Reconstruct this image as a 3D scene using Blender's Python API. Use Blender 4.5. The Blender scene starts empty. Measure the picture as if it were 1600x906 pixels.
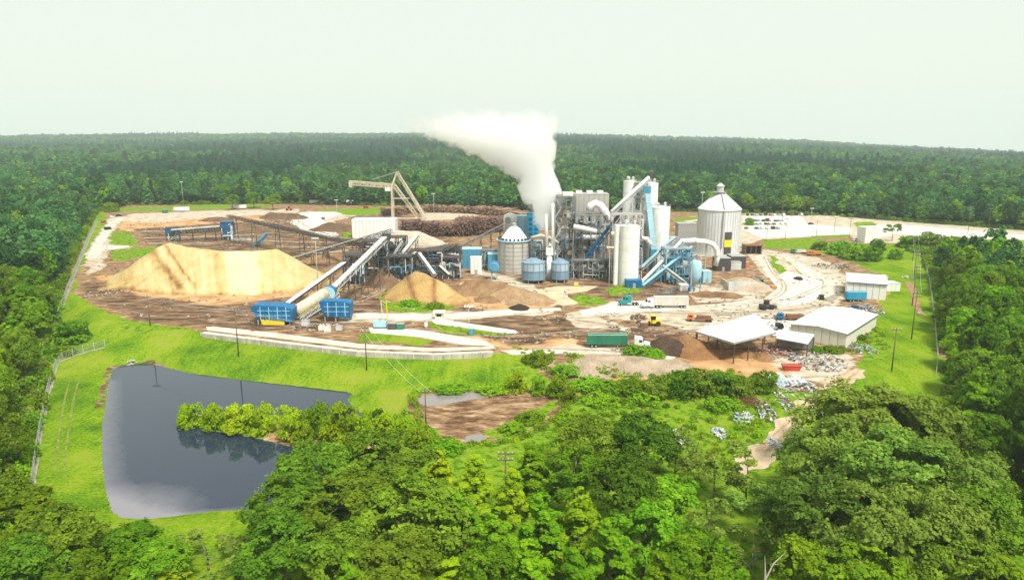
import bpy, math, random
import numpy as np
from mathutils import Vector, Matrix

# ---------------------------------------------------------------- camera, sky, sun, exposure
SC = bpy.context.scene
COL = SC.collection
FPX, PITCH, CAMZ = 1101.0, math.radians(12.35), 66.0
cam_data = bpy.data.cameras.new('camera')
cam_data.sensor_width = 36.0
cam_data.lens = 36.0 * FPX / 1600.0
cam_data.clip_start, cam_data.clip_end = 0.5, 20000.0
cam = bpy.data.objects.new('camera', cam_data)
cam.location = (0, 0, CAMZ)
cam.rotation_euler = (math.pi / 2 - PITCH, 0, 0)
COL.objects.link(cam)
SC.camera = cam

SUN_EL, SUN_AZ = math.radians(56), math.radians(150)      # azimuth of the sun from +Y towards +X
world = bpy.data.worlds.new('World')
SC.world = world
world.use_nodes = True
wn, wl = world.node_tree.nodes, world.node_tree.links
wn.clear()
w_out = wn.new('ShaderNodeOutputWorld')
w_bg = wn.new('ShaderNodeBackground')
w_sky = wn.new('ShaderNodeTexSky')
w_sky.sky_type = 'NISHITA'
w_sky.sun_disc = False
w_sky.sun_elevation = SUN_EL
w_sky.sun_rotation = SUN_AZ
w_sky.dust_density = 3.0
w_mix = wn.new('ShaderNodeMix')
w_mix.data_type = 'RGBA'
w_mix.inputs[0].default_value = 0.93                       # share of the even cloud deck
w_mix.inputs[7].default_value = (4.70, 4.98, 4.36, 1)        # pale cloud
wl.new(w_sky.outputs[0], w_mix.inputs[6])
wl.new(w_mix.outputs[2], w_bg.inputs['Color'])
w_bg.inputs['Strength'].default_value = 0.1
wl.new(w_bg.outputs[0], w_out.inputs[0])

sun_data = bpy.data.lights.new('sun', 'SUN')
sun_data.energy = 2.8
sun_data.angle = math.radians(12)
sun_data.color = (1.0, 0.95, 0.87)
sun = bpy.data.objects.new('sun', sun_data)
sdir = Vector((math.sin(SUN_AZ) * math.cos(SUN_EL), math.cos(SUN_AZ) * math.cos(SUN_EL), math.sin(SUN_EL)))
sun.rotation_euler = sdir.to_track_quat('Z', 'Y').to_euler()
sun.location = (60, -100, 200)
COL.objects.link(sun)

SC.view_settings.view_transform = 'Standard'
SC.view_settings.look = 'None'
SC.view_settings.gamma = 1.0
SC.view_settings.use_curve_mapping = False
SC.view_settings.exposure = 0.95
SC.cycles.max_bounces = 16
SC.cycles.diffuse_bounces = 5
SC.cycles.glossy_bounces = 2
SC.cycles.transmission_bounces = 6
SC.cycles.transparent_max_bounces = 8
SC.cycles.volume_bounces = 14
SC.cycles.volume_step_rate = 1.0
SC.cycles.volume_max_steps = 256
SC.cycles.sample_clamp_indirect = 6
SC.cycles.use_denoising = True
try:
    SC.cycles.denoiser = 'OPENIMAGEDENOISE'
except Exception:
    pass

RNG = np.random.default_rng(7)
random.seed(7)

# ---------------------------------------------------------------- numeric helpers
def smooth(a, b, x):
    t = np.clip((np.asarray(x, float) - a) / (b - a), 0, 1)
    return t * t * (3 - 2 * t)

_T = [np.random.default_rng(100 + i).random((256, 256)) for i in range(4)]
def vnoise(x, y, s, k=0):
    """value noise 0..1 with feature size s metres"""
    u, v = np.asarray(x, float) / s, np.asarray(y, float) / s
    i, j = np.floor(u).astype(int), np.floor(v).astype(int)
    fu, fv = u - i, v - j
    fu, fv = fu * fu * (3 - 2 * fu), fv * fv * (3 - 2 * fv)
    t = _T[k % 4]
    g = lambda a, b: t[(a + 17 * k) & 255, (b + 31 * k) & 255]
    return (g(i, j) * (1 - fu) + g(i + 1, j) * fu) * (1 - fv) + (g(i, j + 1) * (1 - fu) + g(i + 1, j + 1) * fu) * fv
def fbm(x, y, s, k=0, o=4):
    a, t, w = 0.0, 0.0, 1.0
    for n in range(o):
        a = a + w * vnoise(x, y, s / 2 ** n, k + n); t += w; w *= 0.5
    return a / t

def seg_dist(px, py, poly, closed=True):
    """distance to the outline of poly"""
    d = np.full(np.shape(px), 1e9)
    P = list(poly); n = len(P)
    for i in range(n if closed else n - 1):
        ax, ay = P[i][0], P[i][1]; bx_, by_ = P[(i + 1) % n][0], P[(i + 1) % n][1]
        ex, ey = bx_ - ax, by_ - ay
        L = ex * ex + ey * ey + 1e-12
        t = np.clip(((px - ax) * ex + (py - ay) * ey) / L, 0, 1)
        d = np.minimum(d, np.hypot(px - ax - t * ex, py - ay - t * ey))
    return d
def inside(px, py, poly):
    c = np.zeros(np.shape(px), bool)
    n = len(poly); j = n - 1
    for i in range(n):
        xi, yi = poly[i][0], poly[i][1]; xj, yj = poly[j][0], poly[j][1]
        if yi != yj:
            c ^= ((yi > py) != (yj > py)) & (px < (xj - xi) * (py - yi) / (yj - yi) + xi)
        j = i
    return c
def sdist(px, py, poly):
    """signed distance, positive inside"""
    d = seg_dist(px, py, poly)
    return np.where(inside(px, py, poly), d, -d)

def ray(px, py):
    u, v = (px - 800.0) / FPX, (453.0 - py) / FPX
    return np.array([u, math.cos(PITCH) + v * math.sin(PITCH), -math.sin(PITCH) + v * math.cos(PITCH)])
def at_level(px, py, z=0.0):
    d = ray(px, py)
    t = (z - CAMZ) / d[2]
    return np.array([d[0] * t, d[1] * t, z])
def at_depth(px, py, Y):
    """the place at distance Y ahead seen in that direction"""
    d = ray(px, py)
    t = Y / d[1]
    return np.array([d[0] * t, Y, CAMZ + d[2] * t])
def Yof(py, z=0.0):
    return float(at_level(800, py, z)[1])
def mpp(Y):
    """metres per photo pixel at distance Y (near the plant)"""
    return Y / FPX * 0.99

# ---------------------------------------------------------------- the lie of the land
def W(pts, z=0.0):
    return [tuple(at_level(a, b, z)[:2]) for a, b in pts]
# brink of the yard, left to right: in front of it the ground falls to the ponds
BRINK = W([(-60, 400), (60, 440), (118, 462), (170, 496), (250, 512), (318, 519), (430, 533), (560, 548), (680, 553), (770, 549), (830, 552), (900, 560), (1040, 588), (1200, 610), (1330, 590), (1480, 560), (1700, 520)])
_bx = np.array([p[0] for p in BRINK]); _by = np.array([p[1] for p in BRINK])
WALL_X0, WALL_X1 = W([(318, 519)])[0][0], W([(772, 549)])[0][0]
POND_Z, SLUDGE_Z = -5.6, -4.6
POND = W([(172, 578), (188, 571), (205, 567), (232, 566), (300, 582), (375, 592), (450, 600), (545, 611), (556, 616), (545, 624), (560, 640), (600, 660), (640, 690), (650, 720), (600, 760), (540, 785), (420, 796), (330, 801), (235, 813), (188, 812), (170, 800), (160, 765), (155, 720), (156, 665), (162, 630), (166, 600)], POND_Z)
ISLAND = W([(278, 650), (330, 648), (400, 648), (470, 650), (540, 648), (580, 655), (640, 690), (650, 720), (560, 704), (510, 690), (475, 700), (440, 692), (395, 681), (340, 672), (290, 660)], POND_Z)
SLUDGE = W([(641, 622), (655, 613), (720, 608), (800, 610), (862, 617), (884, 630), (880, 645), (850, 668), (820, 684), (770, 695), (715, 694), (680, 684), (655, 655)], SLUDGE_Z)
HORIZ_X = np.array([0, 150, 350, 700, 870, 1050, 1250, 1400, 1600.])
HORIZ_Y = np.array([214, 212, 209, 209, 211, 215, 221, 230, 243.])
FAR_Y = 4600.0
def height(x, y):
    x, y = np.asarray(x, float), np.asarray(y, float)
    ye = np.interp(x, _bx, _by)
    d = ye - y
    onwall = smooth(WALL_X0 - 6, WALL_X0 + 2, x) * (1 - smooth(WALL_X1 - 2, WALL_X1 + 6, x))
    w = 20 * (1 - onwall) + 0.9 * onwall
    d = d - 0.5 * onwall
    h = -(2.9 - 1.6 * onwall) * smooth(0, 1, d / w) - 1.6 * onwall * smooth(3, 22, d) - 1.5 * smooth(4, 45, d)
    h = h + (vnoise(x, y, 14, 1) - 0.5) * 0.5 * smooth(3, 12, d)
    # far country
    col = 800 + FPX * x / np.maximum(y, 50) * 0.985
    yh = np.interp(np.clip(col, -200, 1800), HORIZ_X, HORIZ_Y)
    v = (453 - yh) / FPX
    slope = (-math.sin(PITCH) + v * math.cos(PITCH)) / (math.cos(PITCH) + v * math.sin(PITCH))
    ztop = CAMZ + slope * FAR_Y - 17
    t = np.clip((y - 760) / (FAR_Y - 760), 0, 1.0)
    far = ztop * (0.45 * t + 0.55 * t * t) + (fbm(x, y, 900, 2, 3) - 0.5) * 34 * smooth(800, 1800, y) * (1 - 0.75 * smooth(3600, FAR_Y, y))
    far = far - 0.05 * np.maximum(y - FAR_Y, 0)
    h = h + np.where(y > 760, far, 0)
    # pond basins
    near = (y < 230) & (y > 90)
    if np.any(near):
        xs, ys = x[near] if x.ndim else x, y[near] if y.ndim else y
        sp = sdist(xs, ys, POND)
        si = sdist(xs, ys, ISLAND)
        sp = np.minimum(sp, -si)
        ss = sdist(xs, ys, SLUDGE)
        hh = h[near] if h.ndim else h
        k = smooth(-5, 0.4, sp)
        hh = hh * (1 - k) + (POND_Z + 0.12) * k - 1.4 * smooth(0, 4, sp)
        k = smooth(-4, 0.3, ss)
        hh = hh * (1 - k) + (SLUDGE_Z + 0.03) * k - 0.25 * smooth(0, 3, ss)
        if h.ndim:
            h[near] = hh
        else:
            h = hh
    return h
def ground_z(x, y):
    return float(height(np.array([x]), np.array([y]))[0])
def G(px, py):
    """the spot of ground seen in that direction"""
    z = 0.0
    for _ in range(14):
        p = at_level(px, py, z)
        z = 0.5 * z + 0.5 * ground_z(p[0], p[1])
    return np.array([p[0], p[1], ground_z(p[0], p[1])])

# ---------------------------------------------------------------- materials
MATS = {}
def _nodes(name):
    m = bpy.data.materials.new(name)
    m.use_nodes = True
    nt = m.node_tree
    b = nt.nodes['Principled BSDF']
    return m, nt, b
def mat(name, col, rough=0.7, metal=0.0, var=0.16, scale=0.35, dirt=0.25, dirtcol=(0.16, 0.12, 0.08), bump=0.0, streak=True):
    """painted or bare surface with uneven tone, streaks and grime"""
    if name in MATS:
        return MATS[name]
    m, nt, b = _nodes(name)
    N, L = nt.nodes, nt.links
    tc = N.new('ShaderNodeTexCoord')
    mp = N.new('ShaderNodeMapping')
    mp.inputs['Scale'].default_value = (1, 1, 0.25 if streak else 1)
    L.new(tc.outputs['Object'], mp.inputs[0])
    n1 = N.new('ShaderNodeTexNoise'); n1.inputs['Scale'].default_value = scale; n1.inputs['Detail'].default_value = 5
    L.new(mp.outputs[0], n1.inputs[0])
    n2 = N.new('ShaderNodeTexNoise'); n2.inputs['Scale'].default_value = scale * 3.1; n2.inputs['Detail'].default_value = 6
    L.new(mp.outputs[0], n2.inputs[0])
    r = N.new('ShaderNodeMapRange'); r.inputs[1].default_value = 0.52; r.inputs[2].default_value = 0.78; r.inputs[4].default_value = dirt
    L.new(n2.outputs[0], r.inputs[0])
    hv = N.new('ShaderNodeMapRange'); hv.inputs[1].default_value = 0.3; hv.inputs[2].default_value = 0.7
    hv.inputs[3].default_value = 1 - var; hv.inputs[4].default_value = 1 + var
    L.new(n1.outputs[0], hv.inputs[0])
    mul = N.new('ShaderNodeMix'); mul.data_type = 'RGBA'; mul.blend_type = 'MULTIPLY'; mul.inputs[0].default_value = 1
    mul.inputs[6].default_value = (*col, 1)
    L.new(hv.outputs[0], mul.inputs[7])
    mx = N.new('ShaderNodeMix'); mx.data_type = 'RGBA'
    L.new(r.outputs[0], mx.inputs[0]); L.new(mul.outputs[2], mx.inputs[6]); mx.inputs[7].default_value = (*dirtcol, 1)
    L.new(mx.outputs[2], b.inputs['Base Color'])
    b.inputs['Roughness'].default_value = rough
    b.inputs['Metallic'].default_value = metal
    b.inputs['Specular IOR Level'].default_value = 0.3
    if bump:
        bp = N.new('ShaderNodeBump'); bp.inputs['Strength'].default_value = bump; bp.inputs['Distance'].default_value = 0.3
        L.new(n2.outputs[0], bp.inputs['Height']); L.new(bp.outputs[0], b.inputs['Normal'])
    MATS[name] = m
    return m

def leaf_mat(name, col, col2, trans=0.42, vary=(0.68, 1.3)):
    m = bpy.data.materials.new(name); m.use_nodes = True
    nt = m.node_tree; N, L = nt.nodes, nt.links
    N.clear()
    out = N.new('ShaderNodeOutputMaterial')
    at = N.new('ShaderNodeAttribute'); at.attribute_name = 'tone'
    oi = N.new('ShaderNodeObjectInfo')
    mx = N.new('ShaderNodeMix'); mx.data_type = 'RGBA'
    mx.inputs[6].default_value = (*col, 1); mx.inputs[7].default_value = (*col2, 1)
    L.new(at.outputs['Fac'], mx.inputs[0])
    hs = N.new('ShaderNodeHueSaturation')
    r1 = N.new('ShaderNodeMapRange'); r1.inputs[3].default_value = 0.478; r1.inputs[4].default_value = 0.518
    r2 = N.new('ShaderNodeMapRange'); r2.inputs[3].default_value = vary[0]; r2.inputs[4].default_value = vary[1]
    ml = N.new('ShaderNodeMath'); ml.operation = 'MULTIPLY'; ml.inputs[1].default_value = 7.31
    fr = N.new('ShaderNodeMath'); fr.operation = 'FRACT'
    L.new(oi.outputs['Random'], r1.inputs[0]); L.new(oi.outputs['Random'], ml.inputs[0]); L.new(ml.outputs[0], fr.inputs[0]); L.new(fr.outputs[0], r2.inputs[0])
    L.new(r1.outputs[0], hs.inputs['Hue']); L.new(r2.outputs[0], hs.inputs['Value']); L.new(mx.outputs[2], hs.inputs['Color'])
    d = N.new('ShaderNodeBsdfDiffuse'); t = N.new('ShaderNodeBsdfTranslucent'); ms = N.new('ShaderNodeMixShader')
    ms.inputs[0].default_value = trans
    L.new(hs.outputs[0], d.inputs[0]); L.new(hs.outputs[0], t.inputs[0]); L.new(d.outputs[0], ms.inputs[1]); L.new(t.outputs[0], ms.inputs[2])
    L.new(ms.outputs[0], out.inputs[0])
    MATS[name] = m
    return m

# ---------------------------------------------------------------- mesh building
BOXF = [(0, 3, 2, 1), (4, 5, 6, 7), (0, 1, 5, 4), (1, 2, 6, 5), (2, 3, 7, 6), (3, 0, 4, 7)]
def new_mesh(name, V, F, m=None, smooth_=False):
    me = bpy.data.meshes.new(name)
    me.from_pydata([tuple(map(float, v)) for v in V], [], [tuple(f) for f in F])
    if m is not None:
        me.materials.append(m)
    if smooth_:
        me.polygons.foreach_set('use_smooth', [True] * len(me.polygons))
    me.update()
    return me
class MB:
    """collects shapes in world (or local) metres; build() links them as one mesh object"""
    def __init__(s):
        s.v, s.f = [], []
    def add(s, V, F):
        o = len(s.v)
        s.v.extend(V); s.f.extend([tuple(i + o for i in f) for f in F])
        return s
    def box(s, c, size, rz=0.0):
        hx, hy, hz = size[0] / 2, size[1] / 2, size[2] / 2
        ca, sa = math.cos(rz), math.sin(rz)
        V = []
        for z in (-hz, hz):
            for x, y in ((-hx, -hy), (hx, -hy), (hx, hy), (-hx, hy)):
                V.append((c[0] + x * ca - y * sa, c[1] + x * sa + y * ca, c[2] + z))
        return s.add(V, BOXF)
    def beam(s, p, q, w, h=None):
        p, q = Vector(p), Vector(q); h = h or w
        d = (q - p).normalized()
        up = Vector((0, 0, 1)) if abs(d.z) < 0.98 else Vector((0, 1, 0))
        r = d.cross(up).normalized(); u = r.cross(d)
        V = []
        for e in (p, q):
            for a, b in ((-1, -1), (1, -1), (1, 1), (-1, 1)):
                V.append(tuple(e + r * (a * w / 2) + u * (b * h / 2)))
        return s.add(V, BOXF)
    def tube(s, p, q, r0, r1=None, n=8):
        p, q = Vector(p), Vector(q); r1 = r0 if r1 is None else r1
        d = (q - p).normalized()
        up = Vector((0, 0, 1)) if abs(d.z) < 0.98 else Vector((0, 1, 0))
        r = d.cross(up).normalized(); u = r.cross(d)
        V = []
        for e, rr in ((p, r0), (q, r1)):
            for k in range(n):
                a = 2 * math.pi * k / n
                V.append(tuple(e + r * (math.cos(a) * rr) + u * (math.sin(a) * rr)))
        F = [(k, (k + 1) % n, n + (k + 1) % n, n + k) for k in range(n)]
        F += [tuple(range(n - 1, -1, -1)), tuple(range(n, 2 * n))]
        return s.add(V, F)
    def path(s, pts, r, n=8):
        """bent pipe"""
        P = [Vector(p) for p in pts]; V = []; F = []
        for i, p in enumerate(P):
            d = (P[min(i + 1, len(P) - 1)] - P[max(i - 1, 0)]).normalized()
            up = Vector((0, 1, 0.2)).normalized() if abs(d.y) < 0.9 else Vector((0, 0, 1))
            a_ = d.cross(up).normalized(); b_ = a_.cross(d)
            for k in range(n):
                t = 2 * math.pi * k / n
                V.append(tuple(p + a_ * math.cos(t) * r + b_ * math.sin(t) * r))
        for i in range(len(P) - 1):
            for k in range(n):
                F.append((i * n + k, i * n + (k + 1) % n, (i + 1) * n + (k + 1) % n, (i + 1) * n + k))
        F += [tuple(range(n - 1, -1, -1)), tuple(range((len(P) - 1) * n, len(P) * n))]
        return s.add(V, F)
    def lathe(s, c, prof, n=24):
        """prof: (radius, z) from bottom to top"""
        V, F = [], []
        for r, z in prof:
            for k in range(n):
                a = 2 * math.pi * k / n
                V.append((c[0] + r * math.cos(a), c[1] + r * math.sin(a), c[2] + z))
        for i in range(len(prof) - 1):
            for k in range(n):
                F.append((i * n + k, i * n + (k + 1) % n, (i + 1) * n + (k + 1) % n, (i + 1) * n + k))
        F += [tuple(range(n - 1, -1, -1)), tuple(range((len(prof) - 1) * n, len(prof) * n))]
        return s.add(V, F)
    def prism(s, poly, z0, z1):
        n = len(poly)
        a = sum(poly[i][0] * poly[(i + 1) % n][1] - poly[(i + 1) % n][0] * poly[i][1] for i in range(n))
        if a < 0:
            poly = poly[::-1]
        V = [(p[0], p[1], z0) for p in poly] + [(p[0], p[1], z1) for p in poly]
        F = [(k, (k + 1) % n, n + (k + 1) % n, n + k) for k in range(n)] + [tuple(range(n - 1, -1, -1)), tuple(range(n, 2 * n))]
        return s.add(V, F)
    def profile(s, pts, y0, y1):
        """side outline (x,z) pushed from y0 to y1"""
        n = len(pts)
        V = [(p[0], y0, p[1]) for p in pts] + [(p[0], y1, p[1]) for p in pts]
        F = [(k, (k + 1) % n, n + (k + 1) % n, n + k) for k in range(n)] + [tuple(range(n - 1, -1, -1)), tuple(range(n, 2 * n))]
        return s.add(V, F)
    def truss(s, p, q, w, h, bays, t):
        """four-chord lattice girder; p and q are the middles of its two ends"""
        p, q = Vector(p), Vector(q)
        d = (q - p); L = d.length; d.normalize()
        up = Vector((0, 0, 1)) if abs(d.z) < 0.98 else Vector((0, 1, 0))
        r = d.cross(up).normalized(); u = r.cross(d)
        c = [r * (a * w / 2) + u * (b * h / 2) for a, b in ((-1, -1), (1, -1), (1, 1), (-1, 1))]
        for o in c:
            s.beam(p + o, q + o, t)
        for i in range(bays + 1):
            a = p + d * (L * i / bays)
            for j in range(4):
                s.beam(a + c[j], a + c[(j + 1) % 4], t * 0.7)
            if i < bays:
                b = p + d * (L * (i + 1) / bays)
                for j in range(4):
                    k = (j + 1) % 4
                    if (i + j) % 2:
                        s.beam(a + c[j], b + c[k], t * 0.7)
                    else:
                        s.beam(a + c[k], b + c[j], t * 0.7)
        return s
    def build(s, name, m, parent=None, smooth_=False):
        off = Vector(parent['_loc']) if parent is not None and '_loc' in parent else Vector((0, 0, 0))
        me = new_mesh(name, [(v[0] - off.x, v[1] - off.y, v[2] - off.z) for v in s.v], s.f, m, smooth_)
        o = bpy.data.objects.new(name, me)
        COL.objects.link(o)
        if parent is not None:
            o.parent = parent
            if '_loc' in parent and parent.parent is None:
                o['_loc'] = parent['_loc']
        return o
def part(name, m, parent, fn, smooth_=False):
    b = MB(); fn(b)
    return b.build(name, m, parent, smooth_)
def tag(o, label, cat=None, group=None, kind=None):
    o['label'] = label
    if cat: o['category'] = cat
    if group: o['group'] = group
    if kind: o['kind'] = kind
    return o
def thing(name, label, cat, loc=(0, 0, 0), group=None, world_parts=True):
    o = bpy.data.objects.new(name, None)
    o.empty_display_size = 0.5
    COL.objects.link(o)
    o.location = [float(v) for v in loc]
    if world_parts:
        o['_loc'] = [float(v) for v in loc]
    return tag(o, label, cat, group)
def copy_tree(o, parent=None):
    c = o.copy(); COL.objects.link(c)
    if parent is not None:
        c.parent = parent
        c.matrix_parent_inverse = o.matrix_parent_inverse.copy()
    for ch in o.children:
        copy_tree(ch, c)
    return c
def single(name, label, cat, m, fn, loc=(0, 0, 0), group=None, kind=None, smooth_=False):
    """a thing that is one mesh, its origin at its base"""
    b = MB(); fn(b)
    me = new_mesh(name, [(v[0] - loc[0], v[1] - loc[1], v[2] - loc[2]) for v in b.v], b.f, m, smooth_)
    o = bpy.data.objects.new(name, me); COL.objects.link(o)
    o.location = [float(v) for v in loc]
    return tag(o, label, cat, group, kind)

# ================================================================ GROUND
CLEAR = W([(155, 331), (200, 321), (420, 319), (600, 322), (700, 326), (830, 334), (1060, 331), (1200, 334), (1300, 338), (1400, 346), (1500, 353), (1640, 364), (1900, 392),
           (1900, 440), (1640, 402), (1520, 397), (1475, 394), (1420, 390), (1405, 392), (1438, 398), (1458, 465), (1466, 540), (1470, 600), (1460, 640), (1700, 906), (1700, 1100), (-60, 1100), (-60, 830), (22, 800), (42, 745), (66, 640), (80, 565), (88, 515), (102, 455), (128, 385)])
def soft(x, y, polys, w=2.5, z=0.0):
    m = np.zeros(x.shape)
    for p in polys:
        P = W(p, z)
        xs = [a[0] for a in P]; ys = [a[1] for a in P]
        k = (x > min(xs) - 12) & (x < max(xs) + 12) & (y > min(ys) - 12) & (y < max(ys) + 12)
        if k.any():
            m[k] = np.maximum(m[k], np.clip(0.5 + sdist(x[k], y[k], P) / (2 * w), 0, 1))
    return m
Z_GRASS = [
    [(150, 331), (166, 333), (162, 352), (140, 385), (122, 430), (116, 458), (150, 478), (190, 493), (250, 506), (300, 512), (322, 520), (430, 534), (560, 550), (690, 556), (780, 551), (835, 556), (850, 575), (900, 600), (1000, 604), (1060, 600), (1150, 596), (1205, 606), (1260, 612), (1310, 606), (1350, 585), (1480, 590), (1900, 800), (1900, 1300), (-200, 1300), (-200, 500), (85, 505), (125, 395)],
    [(1385, 380), (1440, 390), (1462, 470), (1475, 600), (1500, 640), (1380, 640), (1350, 600), (1335, 562), (1362, 512), (1372, 480), (1388, 455), (1384, 430), (1320, 405), (1270, 393), (1290, 384)],
    [(1190, 376), (1262, 372), (1300, 378), (1290, 390), (1195, 389)], [(1196, 398), (1205, 399), (1226, 425), (1222, 431), (1208, 420)],
    [(1225, 402), (1240, 404), (1270, 428), (1250, 428)], [(1335, 347), (1360, 346), (1372, 353), (1340, 356)], [(1265, 368), (1325, 366), (1325, 371), (1265, 373)],
    [(592, 461), (625, 470), (690, 474), (716, 479), (690, 489), (640, 489), (600, 482)], [(563, 522), (600, 519), (690, 533), (660, 539), (555, 534)],
    [(660, 506), (680, 504), (800, 520), (780, 527), (720, 524)], [(890, 466), (905, 459), (940, 463), (950, 474), (900, 477)], [(945, 452), (975, 443), (1010, 449), (985, 459), (950, 461)],
    [(168, 366), (195, 359), (212, 372), (214, 384), (178, 386)], [(170, 392), (245, 385), (250, 395), (190, 408), (172, 404)], [(160, 326), (330, 320), (420, 320), (420, 324), (330, 327), (170, 331)],
    [(500, 328), (600, 324), (604, 332), (560, 337), (505, 334)], [(535, 362), (556, 362), (556, 372), (538, 374)], [(1060, 352), (1095, 345), (1095, 352), (1065, 358)], [(1052, 342), (1095, 338), (1096, 342), (1055, 347)],
    [(1155, 331), (1260, 331), (1258, 334), (1160, 334)], [(1500, 376), (1640, 368), (1640, 386), (1520, 392), (1480, 388)]]
Z_PALE = [
    [(905, 487), (960, 470), (1075, 484), (1190, 470), (1250, 462), (1300, 470), (1320, 500), (1240, 520), (1090, 522), (1040, 506), (960, 497)],
    [(1170, 398), (1195, 390), (1285, 404), (1322, 430), (1318, 470), (1300, 480), (1215, 486), (1100, 486), (1200, 470), (1240, 450), (1195, 428)],
    [(130, 402), (150, 372), (172, 340), (196, 338), (172, 368), (215, 384), (168, 390), (160, 420), (140, 430)], [(456, 345), (470, 331), (532, 330), (560, 336), (525, 345), (530, 366), (520, 372), (500, 368), (465, 356)],
    [(180, 345), (205, 334), (330, 329), (470, 326), (460, 334), (330, 340), (240, 348)], [(1155, 352), (1160, 334), (1270, 333), (1400, 345), (1640, 362), (1640, 378), (1500, 372), (1400, 380), (1345, 378), (1330, 367), (1190, 374), (1160, 385)],
    [(1080, 338), (1160, 336), (1160, 400), (1060, 400), (1055, 355)],    [(905, 560), (980, 552), (1050, 565), (1060, 578), (990, 585), (920, 575)], [(880, 490), (905, 483), (1000, 520), (900, 512)], [(740, 420), (800, 432), (900, 474), (860, 478), (790, 450)],
    [(790, 545), (900, 540), (1030, 545), (1060, 560), (900, 556), (800, 553)], [(520, 492), (700, 486), (860, 484), (860, 490), (700, 500), (540, 505)], [(660, 330), (840, 330), (840, 336), (660, 345)],
    [(1190, 560), (1300, 545), (1340, 570), (1290, 600), (1230, 590)], [(1060, 440), (1140, 452), (1200, 460), (1190, 470), (1090, 472)], [(1395, 448), (1400, 426), (1380, 424), (1380, 452)]]
Z_MUD = [
    [(125, 445), (165, 440), (210, 460), (330, 478), (480, 462), (560, 452), (600, 470), (590, 500), (400, 520), (330, 510), (230, 500), (150, 470)],
    [(718, 480), (800, 486), (850, 500), (860, 535), (800, 540), (760, 528), (700, 510)], [(862, 495), (960, 508), (1080, 520), (1060, 534), (900, 530), (850, 515)],
    [(210, 358), (350, 348), (540, 350), (700, 370), (720, 430), (600, 440), (500, 425), (470, 400), (250, 390)], [(890, 440), (960, 436), (1090, 440), (1090, 462), (960, 466), (900, 455)], [(1195, 395), (1200, 393), (1280, 428), (1270, 430)],
    [(1255, 425), (1262, 424), (1266, 432), (1258, 434)], [(1060, 545), (1100, 535), (1110, 548), (1080, 560)], [(800, 372), (900, 390), (960, 430), (880, 440), (770, 425)]]
Z_CLAY = [
    [(1062, 545), (1150, 548), (1260, 560), (1250, 590), (1160, 590), (1080, 578)], [(720, 440), (790, 438), (870, 480), (780, 492), (730, 478)], [(180, 345), (400, 338), (430, 352), (300, 362), (190, 362)], [(900, 562), (1060, 566), (1080, 600), (930, 600)],
    [(1375, 458), (1390, 455), (1394, 472), (1376, 476)], [(150, 432), (240, 420), (470, 445), (500, 462), (320, 480), (190, 470)], [(1416, 442), (1424, 440), (1438, 468), (1446, 495), (1434, 492), (1424, 465)], [(700, 520), (900, 530), (900, 546), (780, 545)], [(1265, 335), (1330, 339), (1325, 358), (1262, 354)], [(860, 642), (885, 632), (893, 645), (870, 655)]]
Z_WEED = [
    [(800, 560), (900, 570), (1060, 596), (1150, 594), (1260, 610), (1320, 606), (1480, 640), (1900, 800), (1900, 1300), (560, 1300), (640, 720), (700, 700), (820, 690), (930, 640), (820, 600)], [(592, 461), (716, 479), (640, 489), (600, 482)],
    [(1290, 530), (1370, 520), (1390, 560), (1330, 562), (1300, 556)], [(630, 620), (655, 605), (860, 606), (900, 650), (820, 700), (700, 705), (640, 680)], [(1190, 376), (1410, 372), (1420, 400), (1300, 400)], [(-200, 520), (66, 560), (40, 745), (-200, 900)], [(88, 515), (155, 331), (100, 331), (-200, 500)], [(1442, 396), (1700, 404), (1700, 906), (1462, 600)]]

def axis(lo, hi, step, far_lo, far_hi):
    a = list(np.arange(lo, hi + 1e-6, step))
    s, x = step, hi
    while x < far_hi:
        s *= 1.12; x += s; a.append(x)
    s, x, b = step, lo, []
    while x > far_lo:
        s *= 1.12; x -= s; b.append(x)
    return np.array(b[::-1] + a)
def grid_mesh(name, xs, ys, zfn, m):
    X, Y = np.meshgrid(xs, ys)
    x, y = X.ravel(), Y.ravel()
    z = zfn(x, y)
    nx, ny = len(xs), len(ys)
    i = np.arange((ny - 1) * (nx - 1)); r, c = i // (nx - 1), i % (nx - 1)
    a = r * nx + c
    F = np.stack([a, a + 1, a + nx + 1, a + nx], 1).astype(np.int32)
    me = bpy.data.meshes.new(name)
    me.vertices.add(len(x)); me.loops.add(F.size); me.polygons.add(len(F))
    me.vertices.foreach_set('co', np.stack([x, y, z], 1).astype(np.float32).ravel())
    me.loops.foreach_set('vertex_index', F.ravel())
    me.polygons.foreach_set('loop_start', np.arange(0, F.size, 4, dtype=np.int32))
    me.polygons.foreach_set('use_smooth', np.ones(len(F), bool))
    me.materials.append(m)
    me.update()
    return me, x, y, z
def set_rgb(me, name, r, g, b):
    at = me.attributes.new(name, 'FLOAT_COLOR', 'POINT')
    at.data.foreach_set('color', np.stack([r, g, b, np.ones_like(r)], 1).astype(np.float32).ravel())

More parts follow.
